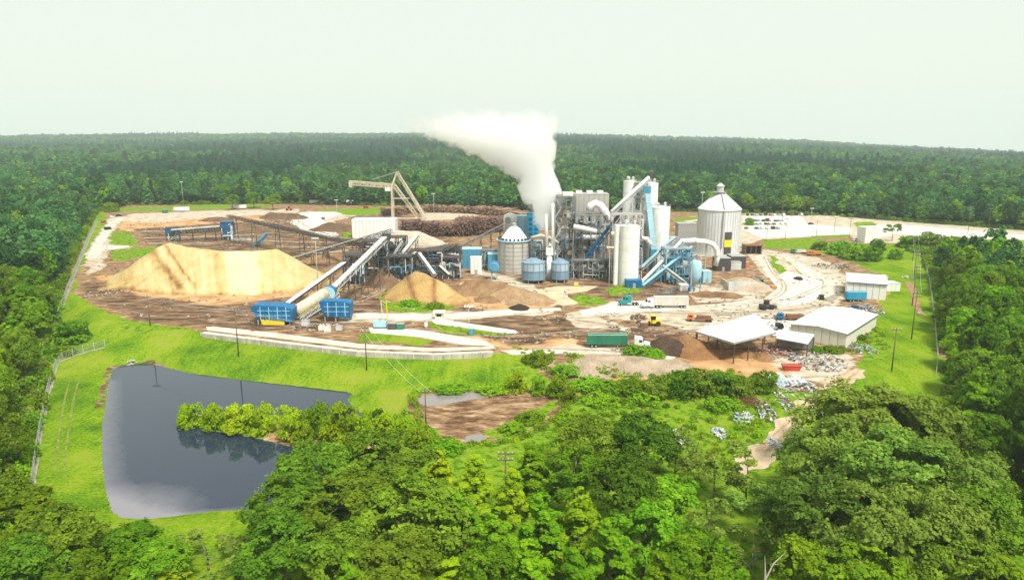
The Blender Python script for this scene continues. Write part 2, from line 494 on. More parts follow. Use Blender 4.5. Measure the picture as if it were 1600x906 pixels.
def ground_material():
    m, nt, b = _nodes('ground_cover')
    N, L = nt.nodes, nt.links
    geo = N.new('ShaderNodeNewGeometry')
    def noise(scale, detail=6, rough=0.6, stretch=None):
        n = N.new('ShaderNodeTexNoise'); n.inputs['Scale'].default_value = scale; n.inputs['Detail'].default_value = detail; n.inputs['Roughness'].default_value = rough
        src = geo.outputs['Position']
        if stretch:
            mp = N.new('ShaderNodeMapping'); mp.inputs['Scale'].default_value = stretch; mp.inputs['Rotation'].default_value = (0, 0, 0.12)
            L.new(src, mp.inputs[0]); src = mp.outputs[0]
        L.new(src, n.inputs[0]); return n.outputs[0]
    def ramp(fac, stops):
        r = N.new('ShaderNodeValToRGB'); e = r.color_ramp.elements
        e[0].position, e[0].color = stops[0][0], (*stops[0][1], 1)
        e[1].position, e[1].color = stops[-1][0], (*stops[-1][1], 1)
        for p, c in stops[1:-1]:
            k = e.new(p); k.color = (*c, 1)
        L.new(fac, r.inputs[0]); return r.outputs[0]
    def math_(op, a, b_):
        n = N.new('ShaderNodeMath'); n.operation = op
        for i, v in ((0, a), (1, b_)):
            if isinstance(v, (int, float)): n.inputs[i].default_value = v
            else: L.new(v, n.inputs[i])
        return n.outputs[0]
    def mix(f, a, c):
        n = N.new('ShaderNodeMix'); n.data_type = 'RGBA'
        L.new(f, n.inputs[0]); L.new(a, n.inputs[6]); L.new(c, n.inputs[7]); return n.outputs[2]
    def edge(mask, nz, amp=0.75, w=0.1):
        s = math_('ADD', mask, math_('MULTIPLY', math_('SUBTRACT', nz, 0.5), amp))
        r = N.new('ShaderNodeMapRange'); r.interpolation_type = 'SMOOTHSTEP'
        r.inputs[1].default_value = 0.5 - w; r.inputs[2].default_value = 0.5 + w
        L.new(s, r.inputs[0]); return r.outputs[0]
    sep = []
    for nm in ('za', 'zb'):
        a = N.new('ShaderNodeAttribute'); a.attribute_name = nm
        s = N.new('ShaderNodeSeparateColor'); L.new(a.outputs['Color'], s.inputs[0]); sep += list(s.outputs)
    grass, pale, mud, clay, weed, wood = sep
    n_s, n_m, n_l, n_f = noise(0.45, 8, 0.7), noise(0.12, 7, 0.65), noise(0.045, 6, 0.65), noise(1.6, 6, 0.7)
    n_x = noise(0.20, 9, 0.72, (0.45, 1.5, 1))
    n_y = noise(0.30, 9, 0.72, (0.55, 1.3, 1))
    dirt = ramp(n_y, [(0.36, (0.070, 0.040, 0.024)), (0.46, (0.185, 0.108, 0.060)), (0.54, (0.30, 0.192, 0.110)), (0.64, (0.46, 0.35, 0.235))])
    c_clay = ramp(n_m, [(0.3, (0.30, 0.15, 0.07)), (0.5, (0.46, 0.27, 0.13)), (0.7, (0.58, 0.42, 0.25))])
    c_pale = ramp(n_y, [(0.36, (0.20, 0.145, 0.095)), (0.45, (0.38, 0.31, 0.225)), (0.54, (0.50, 0.44, 0.35)), (0.66, (0.58, 0.55, 0.48))])
    c_mud = ramp(n_x, [(0.36, (0.040, 0.026, 0.018)), (0.46, (0.110, 0.068, 0.043)), (0.54, (0.210, 0.132, 0.080)), (0.65, (0.38, 0.28, 0.19))])
    n_mow = noise(0.35, 3, 0.5, (2.2, 0.12, 1))
    gm = math_('ADD', math_('ADD', math_('MULTIPLY', n_l, 0.46), math_('MULTIPLY', n_f, 0.42)), math_('MULTIPLY', n_mow, 0.12))
    c_grass = ramp(gm, [(0.40, (0.050, 0.115, 0.008)), (0.455, (0.088, 0.185, 0.009)), (0.50, (0.140, 0.240, 0.010)), (0.545, (0.200, 0.275, 0.015)), (0.61, (0.25, 0.25, 0.055))])
    c_weed = ramp(n_s, [(0.36, (0.045, 0.105, 0.008)), (0.46, (0.105, 0.205, 0.010)), (0.54, (0.165, 0.265, 0.014)), (0.66, (0.24, 0.25, 0.05))])
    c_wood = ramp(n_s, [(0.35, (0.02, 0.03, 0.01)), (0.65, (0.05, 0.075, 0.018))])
    c = mix(edge(clay, n_m), dirt, c_clay)
    c = mix(edge(mud, n_m, 0.9, 0.2), c, c_mud)
    c = mix(edge(pale, n_x, 0.8, 0.12), c, c_pale)
    c = mix(edge(grass, n_s, 0.7, 0.08), c, c_grass)
    c = mix(math_('MULTIPLY', edge(weed, n_m, 0.9, 0.15), edge(grass, n_s, 0.7, 0.08)), c, c_weed)
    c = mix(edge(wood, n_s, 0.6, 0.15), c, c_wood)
    L.new(c, b.inputs['Base Color'])
    b.inputs['Roughness'].default_value = 0.95
    b.inputs['Specular IOR Level'].default_value = 0.0
    bp = N.new('ShaderNodeBump'); bp.inputs['Strength'].default_value = 0.5; bp.inputs['Distance'].default_value = 0.35
    L.new(n_f, bp.inputs['Height']); L.new(bp.outputs[0], b.inputs['Normal'])
    return m
M_GROUND = ground_material()
gx = axis(-330, 330, 1.3, -7000, 7000)
gy = axis(85, 640, 1.3, -400, 8500)
gme, vx, vy, vz = grid_mesh('ground', gx, gy, height, M_GROUND)
_HG = np.asarray(vz).reshape(len(gy), len(gx))
def ground_z(x, y):
    """height of the ground sheet itself"""
    i = min(max(int(np.searchsorted(gx, x)) - 1, 0), len(gx) - 2); j = min(max(int(np.searchsorted(gy, y)) - 1, 0), len(gy) - 2)
    u, v = (x - gx[i]) / (gx[i + 1] - gx[i]), (y - gy[j]) / (gy[j + 1] - gy[j])
    return float((_HG[j, i] * (1 - u) + _HG[j, i + 1] * u) * (1 - v) + (_HG[j + 1, i] * (1 - u) + _HG[j + 1, i + 1] * u) * v)
jx, jy = vx + (fbm(vx, vy, 9, 1, 3) - 0.5) * 7, vy + (fbm(vx, vy, 9, 2, 3) - 0.5) * 7
def near_sd(x, y, poly, mg=15):
    xs = [a[0] for a in poly]; ys = [a[1] for a in poly]
    k = (x > min(xs) - mg) & (x < max(xs) + mg) & (y > min(ys) - mg) & (y < max(ys) + mg)
    d = np.full(x.shape, -50.0); d[k] = sdist(x[k], y[k], poly)
    return d
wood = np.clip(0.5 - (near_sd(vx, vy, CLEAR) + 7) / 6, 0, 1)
low = [Z_GRASS[0]]
za = soft(jx, jy, Z_GRASS, 2.0)
# the slope in front of the brink is all turf apart from the track on the right
ye = np.interp(vx, _bx, _by)
front = np.clip(0.5 + (ye - vy - 1.2) / 3, 0, 1) * (vx < at_level(840, 560)[0])
za = np.maximum(za, front)
mud_s = np.clip(0.5 + near_sd(jx, jy, SLUDGE) / 2.5, 0, 1)
veg_s = soft(jx, jy, [[(762, 678), (800, 664), (836, 640), (848, 627), (862, 632), (850, 655), (815, 680), (790, 690)]], 2, SLUDGE_Z)
isle = np.clip(0.5 + near_sd(vx, vy, ISLAND) / 3, 0, 1)
bank = np.clip(1.1 - np.abs(near_sd(jx, jy, POND) + 0.2) / 1.5, 0, 1) * (0.35 + 0.65 * smooth(150, 165, vy) * (vx < at_level(210, 600, POND_Z)[0]))
pxc = 800 + FPX * vx / np.maximum(vy, 1)
yard_patch = 0.8 * (vy > 236) * (pxc > 168) * (pxc < 1300)
zg = za * (1 - np.maximum(mud_s, 0)) * (1 - np.clip(bank * 1.0, 0, 1))
sand = soft(jx, jy, [[(430, 668), (480, 680), (520, 684), (560, 690), (600, 700), (560, 712), (505, 698), (470, 704), (436, 694), (400, 684)]], 1.5, POND_Z)
zg = np.maximum(np.maximum(zg, isle) * (1 - sand), veg_s)
set_rgb(gme, 'za', zg, soft(jx, jy, Z_PALE, 2.5) * (1 - front), np.maximum(soft(jx, jy, Z_MUD, 4), bank * 0.9))
set_rgb(gme, 'zb', np.maximum(soft(jx, jy, Z_CLAY, 3), isle * 0.6), np.maximum(np.maximum(np.maximum(soft(jx, jy, Z_WEED, 3), isle), veg_s), yard_patch), wood)
g_ob = bpy.data.objects.new('ground', gme); COL.objects.link(g_ob)
tag(g_ob, 'grass, bare earth and dust of the mill yard and its slopes', kind='structure')

# ---------------------------------------------------------------- ponds
def water_material(name, base, scumcol, film, rough):
    m, nt, b = _nodes(name)
    N, L = nt.nodes, nt.links
    a = N.new('ShaderNodeAttribute'); a.attribute_name = 'scum'
    geo = N.new('ShaderNodeNewGeometry')
    n = N.new('ShaderNodeTexNoise'); n.inputs['Scale'].default_value = 0.35; n.inputs['Detail'].default_value = 8; n.inputs['Roughness'].default_value = 0.7
    L.new(geo.outputs['Position'], n.inputs[0])
    s = N.new('ShaderNodeMath'); s.operation = 'MULTIPLY_ADD'; s.inputs[1].default_value = 0.3; L.new(n.outputs[0], s.inputs[0]); L.new(a.outputs['Fac'], s.inputs[2])
    r = N.new('ShaderNodeMapRange'); r.inputs[1].default_value = 0.22; r.inputs[2].default_value = 1.0; r.inputs[4].default_value = film
    L.new(s.outputs[0], r.inputs[0])
    mx = N.new('ShaderNodeMix'); mx.data_type = 'RGBA'; mx.inputs[6].default_value = (*base, 1); mx.inputs[7].default_value = (*scumcol, 1)
    L.new(r.outputs[0], mx.inputs[0]); L.new(mx.outputs[2], b.inputs['Base Color'])
    rr = N.new('ShaderNodeMapRange'); rr.inputs[3].default_value = rough; rr.inputs[4].default_value = 0.6
    L.new(r.outputs[0], rr.inputs[0]); L.new(rr.outputs[0], b.inputs['Roughness'])
    b.inputs['IOR'].default_value = 1.4
    b.inputs['Specular IOR Level'].default_value = 0.6
    n2 = N.new('ShaderNodeTexNoise'); n2.inputs['Scale'].default_value = 1.3; n2.inputs['Detail'].default_value = 3
    L.new(geo.outputs['Position'], n2.inputs[0])
    bp = N.new('ShaderNodeBump'); bp.inputs['Strength'].default_value = 0.03; bp.inputs['Distance'].default_value = 0.1
    L.new(n2.outputs[0], bp.inputs['Height']); L.new(bp.outputs[0], b.inputs['Normal'])
    return m
def pond(name, poly, z, m, scumfn, label, hole=None):
    xs = [p[0] for p in poly]; ys = [p[1] for p in poly]
    me, x, y, _ = grid_mesh(name, np.arange(min(xs) - 3, max(xs) + 3, 1.0), np.arange(min(ys) - 3, max(ys) + 3, 1.0), lambda a, b: np.full(a.shape, z), m)
    at = me.attributes.new('scum', 'FLOAT', 'POINT'); at.data.foreach_set('value', scumfn(x, y).astype(np.float32))
    o = bpy.data.objects.new(name, me); COL.objects.link(o)
    tag(o, label, kind='structure')
    return o
SH_L = W([(160, 600), (154, 690), (158, 765), (170, 803), (190, 814), (240, 814)], POND_Z)
SH_B = W([(190, 814), (240, 814), (330, 803), (420, 797)], POND_Z)
def scum(x, y):
    d1, d2 = seg_dist(x, y, SH_L, False), seg_dist(x, y, SH_B, False)
    cx, cy = W([(180, 806)], POND_Z)[0]
    corner = np.hypot((x - cx) * 0.8, y - cy)
    return np.clip(np.clip(0.9 - corner / 17, 0, 1) + np.clip(0.5 - d1 / 13, 0, 1) + np.clip(0.6 - d2 / 4.5, 0, 1), 0, 1)
pond('pond', POND, POND_Z, water_material('pond_water', (0.020, 0.030, 0.056), (0.30, 0.28, 0.31), 0.7, 0.03), scum, 'dark still retention pond with pale scum in one corner')
def scum2(x, y):
    cx, cy = W([(672, 622)], SLUDGE_Z)[0]
    return np.clip(1.1 - (np.hypot((x - cx) * 0.55, (y - cy) * 1.3)) / 14, 0, 1) * 0.1
spl = W([(643, 624), (655, 614), (690, 611), (740, 612), (770, 618), (720, 626), (690, 632), (668, 634)], SLUDGE_Z)
def shallow(name, poly, z, label):
    b = MB(); b.prism([(p[0], p[1]) for p in poly], z - 0.3, z)
    o = b.build(name, MATS.get('shallow') or MATS.setdefault('shallow', water_material('shallow_water', (0.22, 0.2, 0.19), (0.4, 0.36, 0.32), 0.3, 0.06)))
    return tag(o, label, kind='structure')
shallow('shallow_water', spl, SLUDGE_Z - 0.13, 'thin sheet of grey water on the drying sludge basin')
shallow('shallow_water', W([(728, 680), (752, 676), (768, 690), (745, 693), (725, 690)], SLUDGE_Z), SLUDGE_Z - 0.12, 'grey puddle at the near end of the sludge basin')

# ---------------------------------------------------------------- roads and slabs
M_CONC = mat('concrete', (0.52, 0.48, 0.41), 0.9, var=0.25, scale=0.16, dirt=0.75, dirtcol=(0.33, 0.26, 0.19), streak=False)
M_CONC2 = mat('bright_concrete', (0.56, 0.545, 0.49), 0.9, var=0.16, scale=0.16, dirt=0.65, dirtcol=(0.38, 0.32, 0.245), streak=False)
def slab(name, px, label, m, z=0.05, jag=0.35, step=2.0):
    P = W(px); Q = []
    for i in range(len(P)):
        a, b_ = np.array(P[i]), np.array(P[(i + 1) % len(P)])
        n = max(1, int(np.hypot(*(b_ - a)) / step))
        for k in range(n):
            q = a + (b_ - a) * k / n
            q = q + np.array([fbm(q[0], q[1], 3, 1, 2) - 0.5, fbm(q[0], q[1], 3, 2, 2) - 0.5]) * 2 * jag
            Q.append((float(q[0]), float(q[1])))
    b = MB(); b.prism(Q, -0.2, z)
    return tag(b.build(name, m), label, kind='structure')
slab('pavement', [(1212, 432), (1228, 424), (1262, 432), (1285, 438), (1282, 462), (1262, 474), (1225, 478), (1205, 472), (1240, 450)], 'broad white concrete apron in the middle of the truck yard', M_CONC2, 0.06)
slab('road', [(1180, 400), (1193, 396), (1215, 432), (1240, 450), (1205, 476), (1130, 482), (1076, 484), (1076, 478), (1130, 474), (1195, 466), (1215, 450), (1200, 432)], 'pale haul road running from the brown shed to the tanker truck', M_CONC, 0.055)
slab('road', [(1076, 484), (1076, 477), (1000, 470), (962, 472), (905, 486), (912, 494), (965, 492), (1020, 486)], 'white dusty standing under the two parked trucks', M_CONC2, 0.05)
slab('road', [(1218, 398), (1228, 398), (1275, 424), (1310, 440), (1312, 462), (1295, 470), (1284, 462), (1288, 440), (1255, 430), (1236, 412)], 'pale drive curling past the upper warehouse', M_CONC, 0.06)
slab('road', [(322, 511), (334, 510), (440, 521), (560, 537), (680, 544), (770, 541), (776, 545), (690, 549), (560, 544), (430, 528), (324, 516)], 'white concrete drive along the top of the retaining wall', M_CONC, 0.05, 0.12)
slab('road', [(575, 512), (592, 510), (660, 516), (760, 533), (772, 541), (720, 538), (650, 526), (580, 520)], 'white weighbridge ramp between two lawn strips', M_CONC2, 0.065, 0.1)
slab('road', [(672, 500), (690, 499), (805, 516), (812, 521), (790, 521), (680, 506)], 'white strip of paving beside the small weigh hut', M_CONC2, 0.06, 0.1)
slab('road', [(556, 490), (690, 491), (770, 485), (875, 481), (878, 485), (770, 492), (690, 499), (556, 497)], 'long white concrete strip below the small chip pile', M_CONC2, 0.055, 0.15)
slab('road', [(452, 348), (470, 332), (522, 331), (535, 334), (505, 344), (527, 366), (512, 370), (480, 360)], 'wide white haul road behind the long dark conveyor', M_CONC2, 0.06, 0.6)
slab('road', [(133, 404), (150, 374), (170, 347), (186, 340), (193, 342), (176, 356), (162, 382), (202, 384), (202, 387), (160, 392), (150, 404)], 'white gravel track by the perimeter fence', M_CONC, 0.05, 0.6)
slab('pavement', [(1160, 358), (1162, 338), (1250, 336), (1262, 350), (1330, 356), (1330, 366), (1190, 372)], 'pale car park behind the ribbed silo', M_CONC2, 0.05, 0.5)
slab('road', [(1375, 350), (1420, 352), (1500, 359), (1640, 371), (1640, 377), (1500, 370), (1400, 366), (1345, 376), (1335, 364)], 'pale public road curving behind the woods', M_CONC2, 0.05, 0.5)
slab('pavement', [(1085, 512), (1180, 498), (1240, 500), (1330, 488), (1335, 500), (1250, 528), (1190, 522)], 'pale trampled slab beside the open shed', M_CONC2, 0.05, 0.5)
slab('road', [(842, 452), (870, 447), (935, 447), (918, 455), (880, 460), (905, 474), (880, 478), (832, 458)], 'tan track looping round the blue tanks', mat('tan_dust', (0.55, 0.42, 0.28), 0.95, var=0.2, scale=0.15, dirt=0.4, dirtcol=(0.3, 0.2, 0.12), streak=False), 0.045, 0.4)
slab('road', [(780, 547), (900, 543), (1020, 548), (1060, 556), (1050, 562), (980, 553), (900, 551), (800, 554)], 'pale track in front of the green trailer', M_CONC, 0.05, 0.5)

# ================================================================ TREES
def leaf_cloud(name, P, Nn, size, tone, m, rng):
    n = len(P)
    Nn = Nn / (np.linalg.norm(Nn, axis=1, keepdims=True) + 1e-9)
    t = rng.normal(size=(n, 3)); t -= Nn * np.sum(t * Nn, 1, keepdims=True); t /= np.linalg.norm(t, axis=1, keepdims=True) + 1e-9
    b = np.cross(Nn, t)
    s = (size * (0.45 + 1.25 * rng.random((n, 1)) ** 1.6))
    e = 0.55 + 0.3 * rng.random((n, 1))
    bend = Nn * s * 0.25
    V = np.stack([P - t * s, P + b * s * e - bend, P + t * s, P - b * s * e - bend], 1).reshape(-1, 3)
    me = bpy.data.meshes.new(name)
    me.vertices.add(4 * n); me.loops.add(4 * n); me.polygons.add(n)
    me.vertices.foreach_set('co', V.astype(np.float32).ravel())
    me.loops.foreach_set('vertex_index', np.arange(4 * n, dtype=np.int32))
    me.polygons.foreach_set('loop_start', np.arange(0, 4 * n, 4, dtype=np.int32))
    me.materials.append(m)
    at = me.attributes.new('tone', 'FLOAT', 'FACE'); at.data.foreach_set('value', tone.astype(np.float32))
    me.update()
    return me
def make_lobes(rng, kind, R, z0, z1):
    """list of (centre, radius)"""
    out = []; H = z1 - z0; zc = z0 + H * 0.45
    if kind == 'round':
        n = 17
        for i in range(n):
            u = -0.45 + 1.45 * (i + 0.5) / n; a = i * 2.4 + rng.random() * 0.6
            w = math.sqrt(max(0.05, 1 - u * u))
            k = 0.60 + 0.16 * rng.random()
            out.append((np.array([math.cos(a) * w * R * k, math.sin(a) * w * R * k, zc + u * H * 0.44 * (0.9 + 0.2 * rng.random())]), R * (0.30 + 0.15 * rng.random())))
        out.append((np.array([0, 0, zc]), R * 0.55))
    elif kind == 'spire':
        n = 26
        for i in range(n):
            f = i / (n - 1); a = i * 2.4 + rng.random()
            w = R * (1.0 - 0.85 * f ** 1.1) * (0.72 + 0.22 * rng.random())
            out.append((np.array([math.cos(a) * w * 0.75, math.sin(a) * w * 0.75, z0 + H * (0.05 + 0.88 * f)]), R * (0.34 - 0.16 * f) * (0.85 + 0.3 * rng.random())))
    elif kind == 'loose':
        for i in range(15):
            u = -0.6 + 1.5 * rng.random(); a = rng.random() * 6.28; w = math.sqrt(max(0.1, 1 - u * u)) * (0.4 + 0.55 * rng.random())
            out.append((np.array([math.cos(a) * w * R, math.sin(a) * w * R, zc + u * H * 0.46]), R * (0.17 + 0.13 * rng.random())))
    elif kind == 'shrub':
        for i in range(13):
            a = i * 2.4 + rng.random(); w = R * 0.62 * math.sqrt((i + 0.5) / 13)
            out.append((np.array([math.cos(a) * w, math.sin(a) * w, z0 + H * (0.26 + 0.52 * rng.random() * (1 - 0.55 * (w / R)))]), R * (0.30 + 0.15 * rng.random())))
        for i in range(9):
            a = i * 0.7 + rng.random() * 0.3; w = R * (0.62 + 0.12 * rng.random())
            out.append((np.array([math.cos(a) * w, math.sin(a) * w, z0 + R * 0.22]), R * 0.30))
    elif kind == 'pine':
        for i in range(16):
            f = i / 15; a = i * 2.4 + rng.random(); w = R * (0.9 - 0.6 * f) * (0.5 + 0.45 * rng.random())
            out.append((np.array([math.cos(a) * w, math.sin(a) * w, z0 + H * (0.35 + 0.6 * f)]), R * (0.30 - 0.1 * f)))
    return out
def crown_mesh(name, seed, kind, R, z0, z1, n, size, m, fuzz=0.5):
    rng = np.random.default_rng(seed)
    L = make_lobes(rng, kind, R, z0, z1)
    wts = np.array([l[1] ** 2 for l in L]); wts /= wts.sum()
    P, Nn, T = [], [], []
    for (c, r), w in zip(L, wts):
        k = max(6, int(n * w * 1.35))
        d = rng.normal(size=(k, 3)); d /= np.linalg.norm(d, axis=1, keepdims=True)
        if kind != 'shrub':
            d[:, 2] = np.where(d[:, 2] < -0.35, -d[:, 2], d[:, 2])
        # sub-bumps on every lobe
        nq = int(np.clip(9 * r * r, 12, 46))
        q = rng.normal(size=(nq, 3)); q /= np.linalg.norm(q, axis=1, keepdims=True)
        dq = d @ q.T; own = np.argmax(dq, 1)
        bump = np.clip((np.max(dq, 1) - math.cos(2.2 / math.sqrt(nq))) / (1 - math.cos(2.2 / math.sqrt(nq))), 0, 1)
        qt = rng.random(nq) * 0.5; qr = 0.86 + 0.26 * rng.random(nq)
        rr = r * (0.74 + 0.30 * np.sqrt(bump)) * qr[own] * (1 - 0.12 * rng.random(k) + 0.30 * rng.random(k) ** 5)
        p = c + d * rr[:, None] * np.array([1, 1, 0.82])
        P.append(p); Nn.append(d * 0.8 + rng.normal(size=(k, 3)) * fuzz + np.array([0, 0, 0.35]))
        T.append(np.clip(rng.random() * 0.3 + qt[own] + rng.random(k) * 0.3, 0, 1))
    P, Nn, T = np.concatenate(P), np.concatenate(Nn), np.concatenate(T)
    keep = np.ones(len(P), bool)
    for c, r in L:
        keep &= np.linalg.norm((P - c) / np.array([1, 1, 0.82]), axis=1) > r * 0.6
    # ragged gaps
    g = fbm(P[:, 0] * 1.0 + P[:, 2] * 0.7, P[:, 1] + P[:, 2] * 0.5, R * 0.45, seed % 4, 2)
    keep &= g > (0.40 if kind in ('round', 'spire') else 0.34)
    P, Nn, T = P[keep], Nn[keep], T[keep]
    return leaf_cloud(name, P, Nn, size, T, m, rng), L
M_BARK = mat('bark', (0.17, 0.14, 0.115), 0.95, var=0.3, scale=1.2, dirt=0.3)
def trunk_mesh(name, seed, L, z0, r, spread=True):
    rng = np.random.default_rng(seed); b = MB()
    top = max(l[0][2] for l in L) - 0.5
    prev = Vector((0, 0, -0.4)); pr = r * 1.25; n = 5
    nodes = []
    for i in range(1, n + 1):
        f = i / n
        cur = Vector((rng.normal() * 0.15 * f, rng.normal() * 0.15 * f, top * f)); cr = r * (1.0 - 0.8 * f)
        b.tube(prev, cur, pr, cr, 7); nodes.append((cur, cr)); prev, pr = cur, cr
    if spread:
        for c, lr in L[::2]:
            t = Vector(c); k = max(0, min(n - 1, int((c[2] - 0.35 * math.hypot(c[0], c[1])) / max(top, 0.1) * n) - 1))
            s, sr = nodes[k]
            mid = s.lerp(t, 0.55) + Vector((0, 0, 0.25 * lr))
            b.tube(s, mid, sr * 0.55, sr * 0.35, 5); b.tube(mid, t, sr * 0.35, 0.03, 5)
    return new_mesh(name, b.v, b.f, M_BARK, True)
LM = {
    'dark': leaf_mat('leaf_dark', (0.066, 0.150, 0.010), (0.225, 0.370, 0.028)),
    'mid': leaf_mat('leaf_mid', (0.084, 0.210, 0.009), (0.265, 0.440, 0.020)),
    'bright': leaf_mat('leaf_bright', (0.120, 0.275, 0.008), (0.275, 0.460, 0.016)),
    'lime': leaf_mat('leaf_lime', (0.190, 0.345, 0.006), (0.370, 0.520, 0.016)),
    'olive': leaf_mat('leaf_olive', (0.098, 0.172, 0.020), (0.285, 0.410, 0.060)),
    'far': leaf_mat('leaf_far', (0.020, 0.092, 0.030), (0.125, 0.290, 0.080), 0.35, (0.45, 1.5)),  # teal here and in pine: some distance haze is put into the colour
    'pine': leaf_mat('leaf_pine', (0.012, 0.066, 0.034), (0.060, 0.185, 0.085), 0.25, (0.55, 1.3)),
}
PROTO = {}
def proto(key, kind, R, z0, z1, n, size, leaf, seeds, fuzz=0.5, tr=0.3, spread=True):
    out = []
    for s in seeds:
        cm, L = crown_mesh('crown_' + key, s, kind, R, z0, z1, n, size, LM[leaf], fuzz)
        out.append((cm, trunk_mesh('trunk_' + key, s, L, z0, tr, spread), z1, R))
    PROTO[key] = out
#        key      kind    R    z0   z1    n     size leaf
proto('oak', 'round', 7.0, 3.5, 15.5, 15000, 0.25, 'dark', (11, 12, 13), 0.42, 0.42)
proto('grand_oak', 'round', 9.5, 3.0, 16.0, 25000, 0.25, 'olive', (14, 15), 0.42, 0.6)
proto('maple', 'round', 5.6, 3.5, 15.5, 11000, 0.24, 'mid', (21, 22, 23), 0.42, 0.34)
proto('gum', 'spire', 5.0, 2.5, 17.5, 11500, 0.25, 'bright', (31, 32, 33), 0.4, 0.32)
proto('poplar', 'spire', 3.8, 2.0, 15.0, 8500, 0.24, 'lime', (41, 42), 0.4, 0.26)
proto('sparse', 'loose', 5.2, 2.0, 13.5, 1900, 0.26, 'olive', (51, 52), 0.7, 0.16)
proto('shrub', 'shrub', 3.0, 0.0, 4.6, 4200, 0.19, 'mid', (61, 62), 0.5, 0.10)
proto('willow', 'shrub', 3.4, 0.0, 6.4, 5600, 0.20, 'lime', (71, 72), 0.5, 0.12)
proto('bramble', 'shrub', 2.6, 0.0, 2.4, 2400, 0.18, 'bright', (81, 82), 0.6, 0.05)
proto('greenbush', 'shrub', 3.2, 0.0, 5.2, 4800, 0.20, 'dark', (91, 92), 0.5, 0.10)

TREE_RNG = random.Random(5)
N_TREE = [0]
def tree(key, x, y, hgt, wid, label, group, name='broadleaf_tree', cat='tree', z=None, rot=None, kind=None):
    cm, tm, ph, pr = PROTO[key][TREE_RNG.randrange(len(PROTO[key]))]
    z = ground_z(x, y) if z is None else z
    o = bpy.data.objects.new(name, None); COL.objects.link(o)
    o.empty_display_size = 0.5
    o.location = (float(x), float(y), float(z)); o.rotation_euler = (0, 0, TREE_RNG.random() * 6.28 if rot is None else rot)
    sx = wid / (2 * pr); o.scale = (sx, sx * TREE_RNG.uniform(0.92, 1.08), hgt / ph)
    for nm, me in (('trunk', tm), ('crown', cm)):
        c = bpy.data.objects.new(nm, me); COL.objects.link(c); c.parent = o
    tag(o, label, cat, group)
    N_TREE[0] += 1
    return o
def tree_px(key, px, ptop, hgt, wpx, label, group, **kw):
    """a tree whose top shows at (px, ptop), hgt metres tall, crown wpx photo pixels wide"""
    d = ray(px, ptop); z = -4.0
    for _ in range(8):
        t = (z + hgt - CAMZ) / d[2]; x, y = d[0] * t, d[1] * t
        z = 0.5 * z + 0.5 * ground_z(x, y)
    return tree(key, x, y, hgt, wpx * math.hypot(y, CAMZ - hgt) / FPX, label, group, **kw)

# ---------------------------------------------------------------- woods round the site
near_pts = []
def jitter_pts(y0, y1, s, rng):
    out = []
    y = y0
    while y < y1:
        xm = 0.745 * y + 26
        xs = np.arange(-xm, xm, s)
        out.append(np.stack([xs + rng.uniform(-0.42, 0.42, len(xs)) * s, y + rng.uniform(-0.42, 0.42, len(xs)) * s], 1))
        y += s * 0.9
    return np.concatenate(out)
fr = np.random.default_rng(3)
A = jitter_pts(100, 640, 8.2, fr)
_sd = sdist(A[:, 0], A[:, 1], CLEAR)
A = A[_sd < np.where(A[:, 0] < 0, -6.0, -4.5)]
# keep the public road and its verge free of trees
side_near = A[(A[:, 1] < 470) & (np.abs(A[:, 0]) > 40)]
order = np.argsort(np.hypot(side_near[:, 0], side_near[:, 1]))
side_near = side_near[order]
left = side_near[side_near[:, 0] < 0][:105]
right = side_near[side_near[:, 0] > 0][:110]
LBL_L = 'woods outside the pond fence'
LBL_R = 'woods by the power pole strip'
for pts, lab, grp in ((left, LBL_L, 'woods along the pond fence'), (right, LBL_R, 'woods beside the power line strip')):
    for x, y in pts:
        d = -float(sdist(np.array([x]), np.array([y]), CLEAR)[0])
        k = TREE_RNG.random()
        key = 'oak' if k < 0.42 else 'maple' if k < 0.84 else 'gum'
        h = TREE_RNG.uniform(13, 19) * (0.72 if d < 6 else 1.0)
        if x < 0 and y < 175:
            h *= 0.8
        if x > 0 and 800 + FPX * x / y > 1400:
            cap = at_depth(1500, 384, y)[2]
            if cap < 6:
                continue
            h = min(h, cap * TREE_RNG.uniform(0.85, 1.0))
        what = {'oak': 'dark round', 'maple': 'mid green round', 'gum': 'bright pointed'}[key]
        where = 'at the edge of' if d < 9 else 'deep in'
        span = 'near' if y < 190 else 'middle' if y < 300 else 'far'
        tree(key, x, y, h, TREE_RNG.uniform(9.5, 13.5), f'{what} tree {where} the {span} {lab}', grp)
done = {(round(a, 3), round(b, 3)) for a, b in np.concatenate([left, right])}
rest = np.array([p for p in A if (round(p[0], 3), round(p[1], 3)) not in done and p[1] > 120])
B = np.concatenate([jitter_pts(640, 1300, 11.0, fr), jitter_pts(1300, 2500, 12.5, fr), jitter_pts(2500, FAR_Y + 150, 16.5, fr)])
B = B[sdist(B[:, 0], B[:, 1], CLEAR) < -2.0]
FAR = np.concatenate([rest, B])

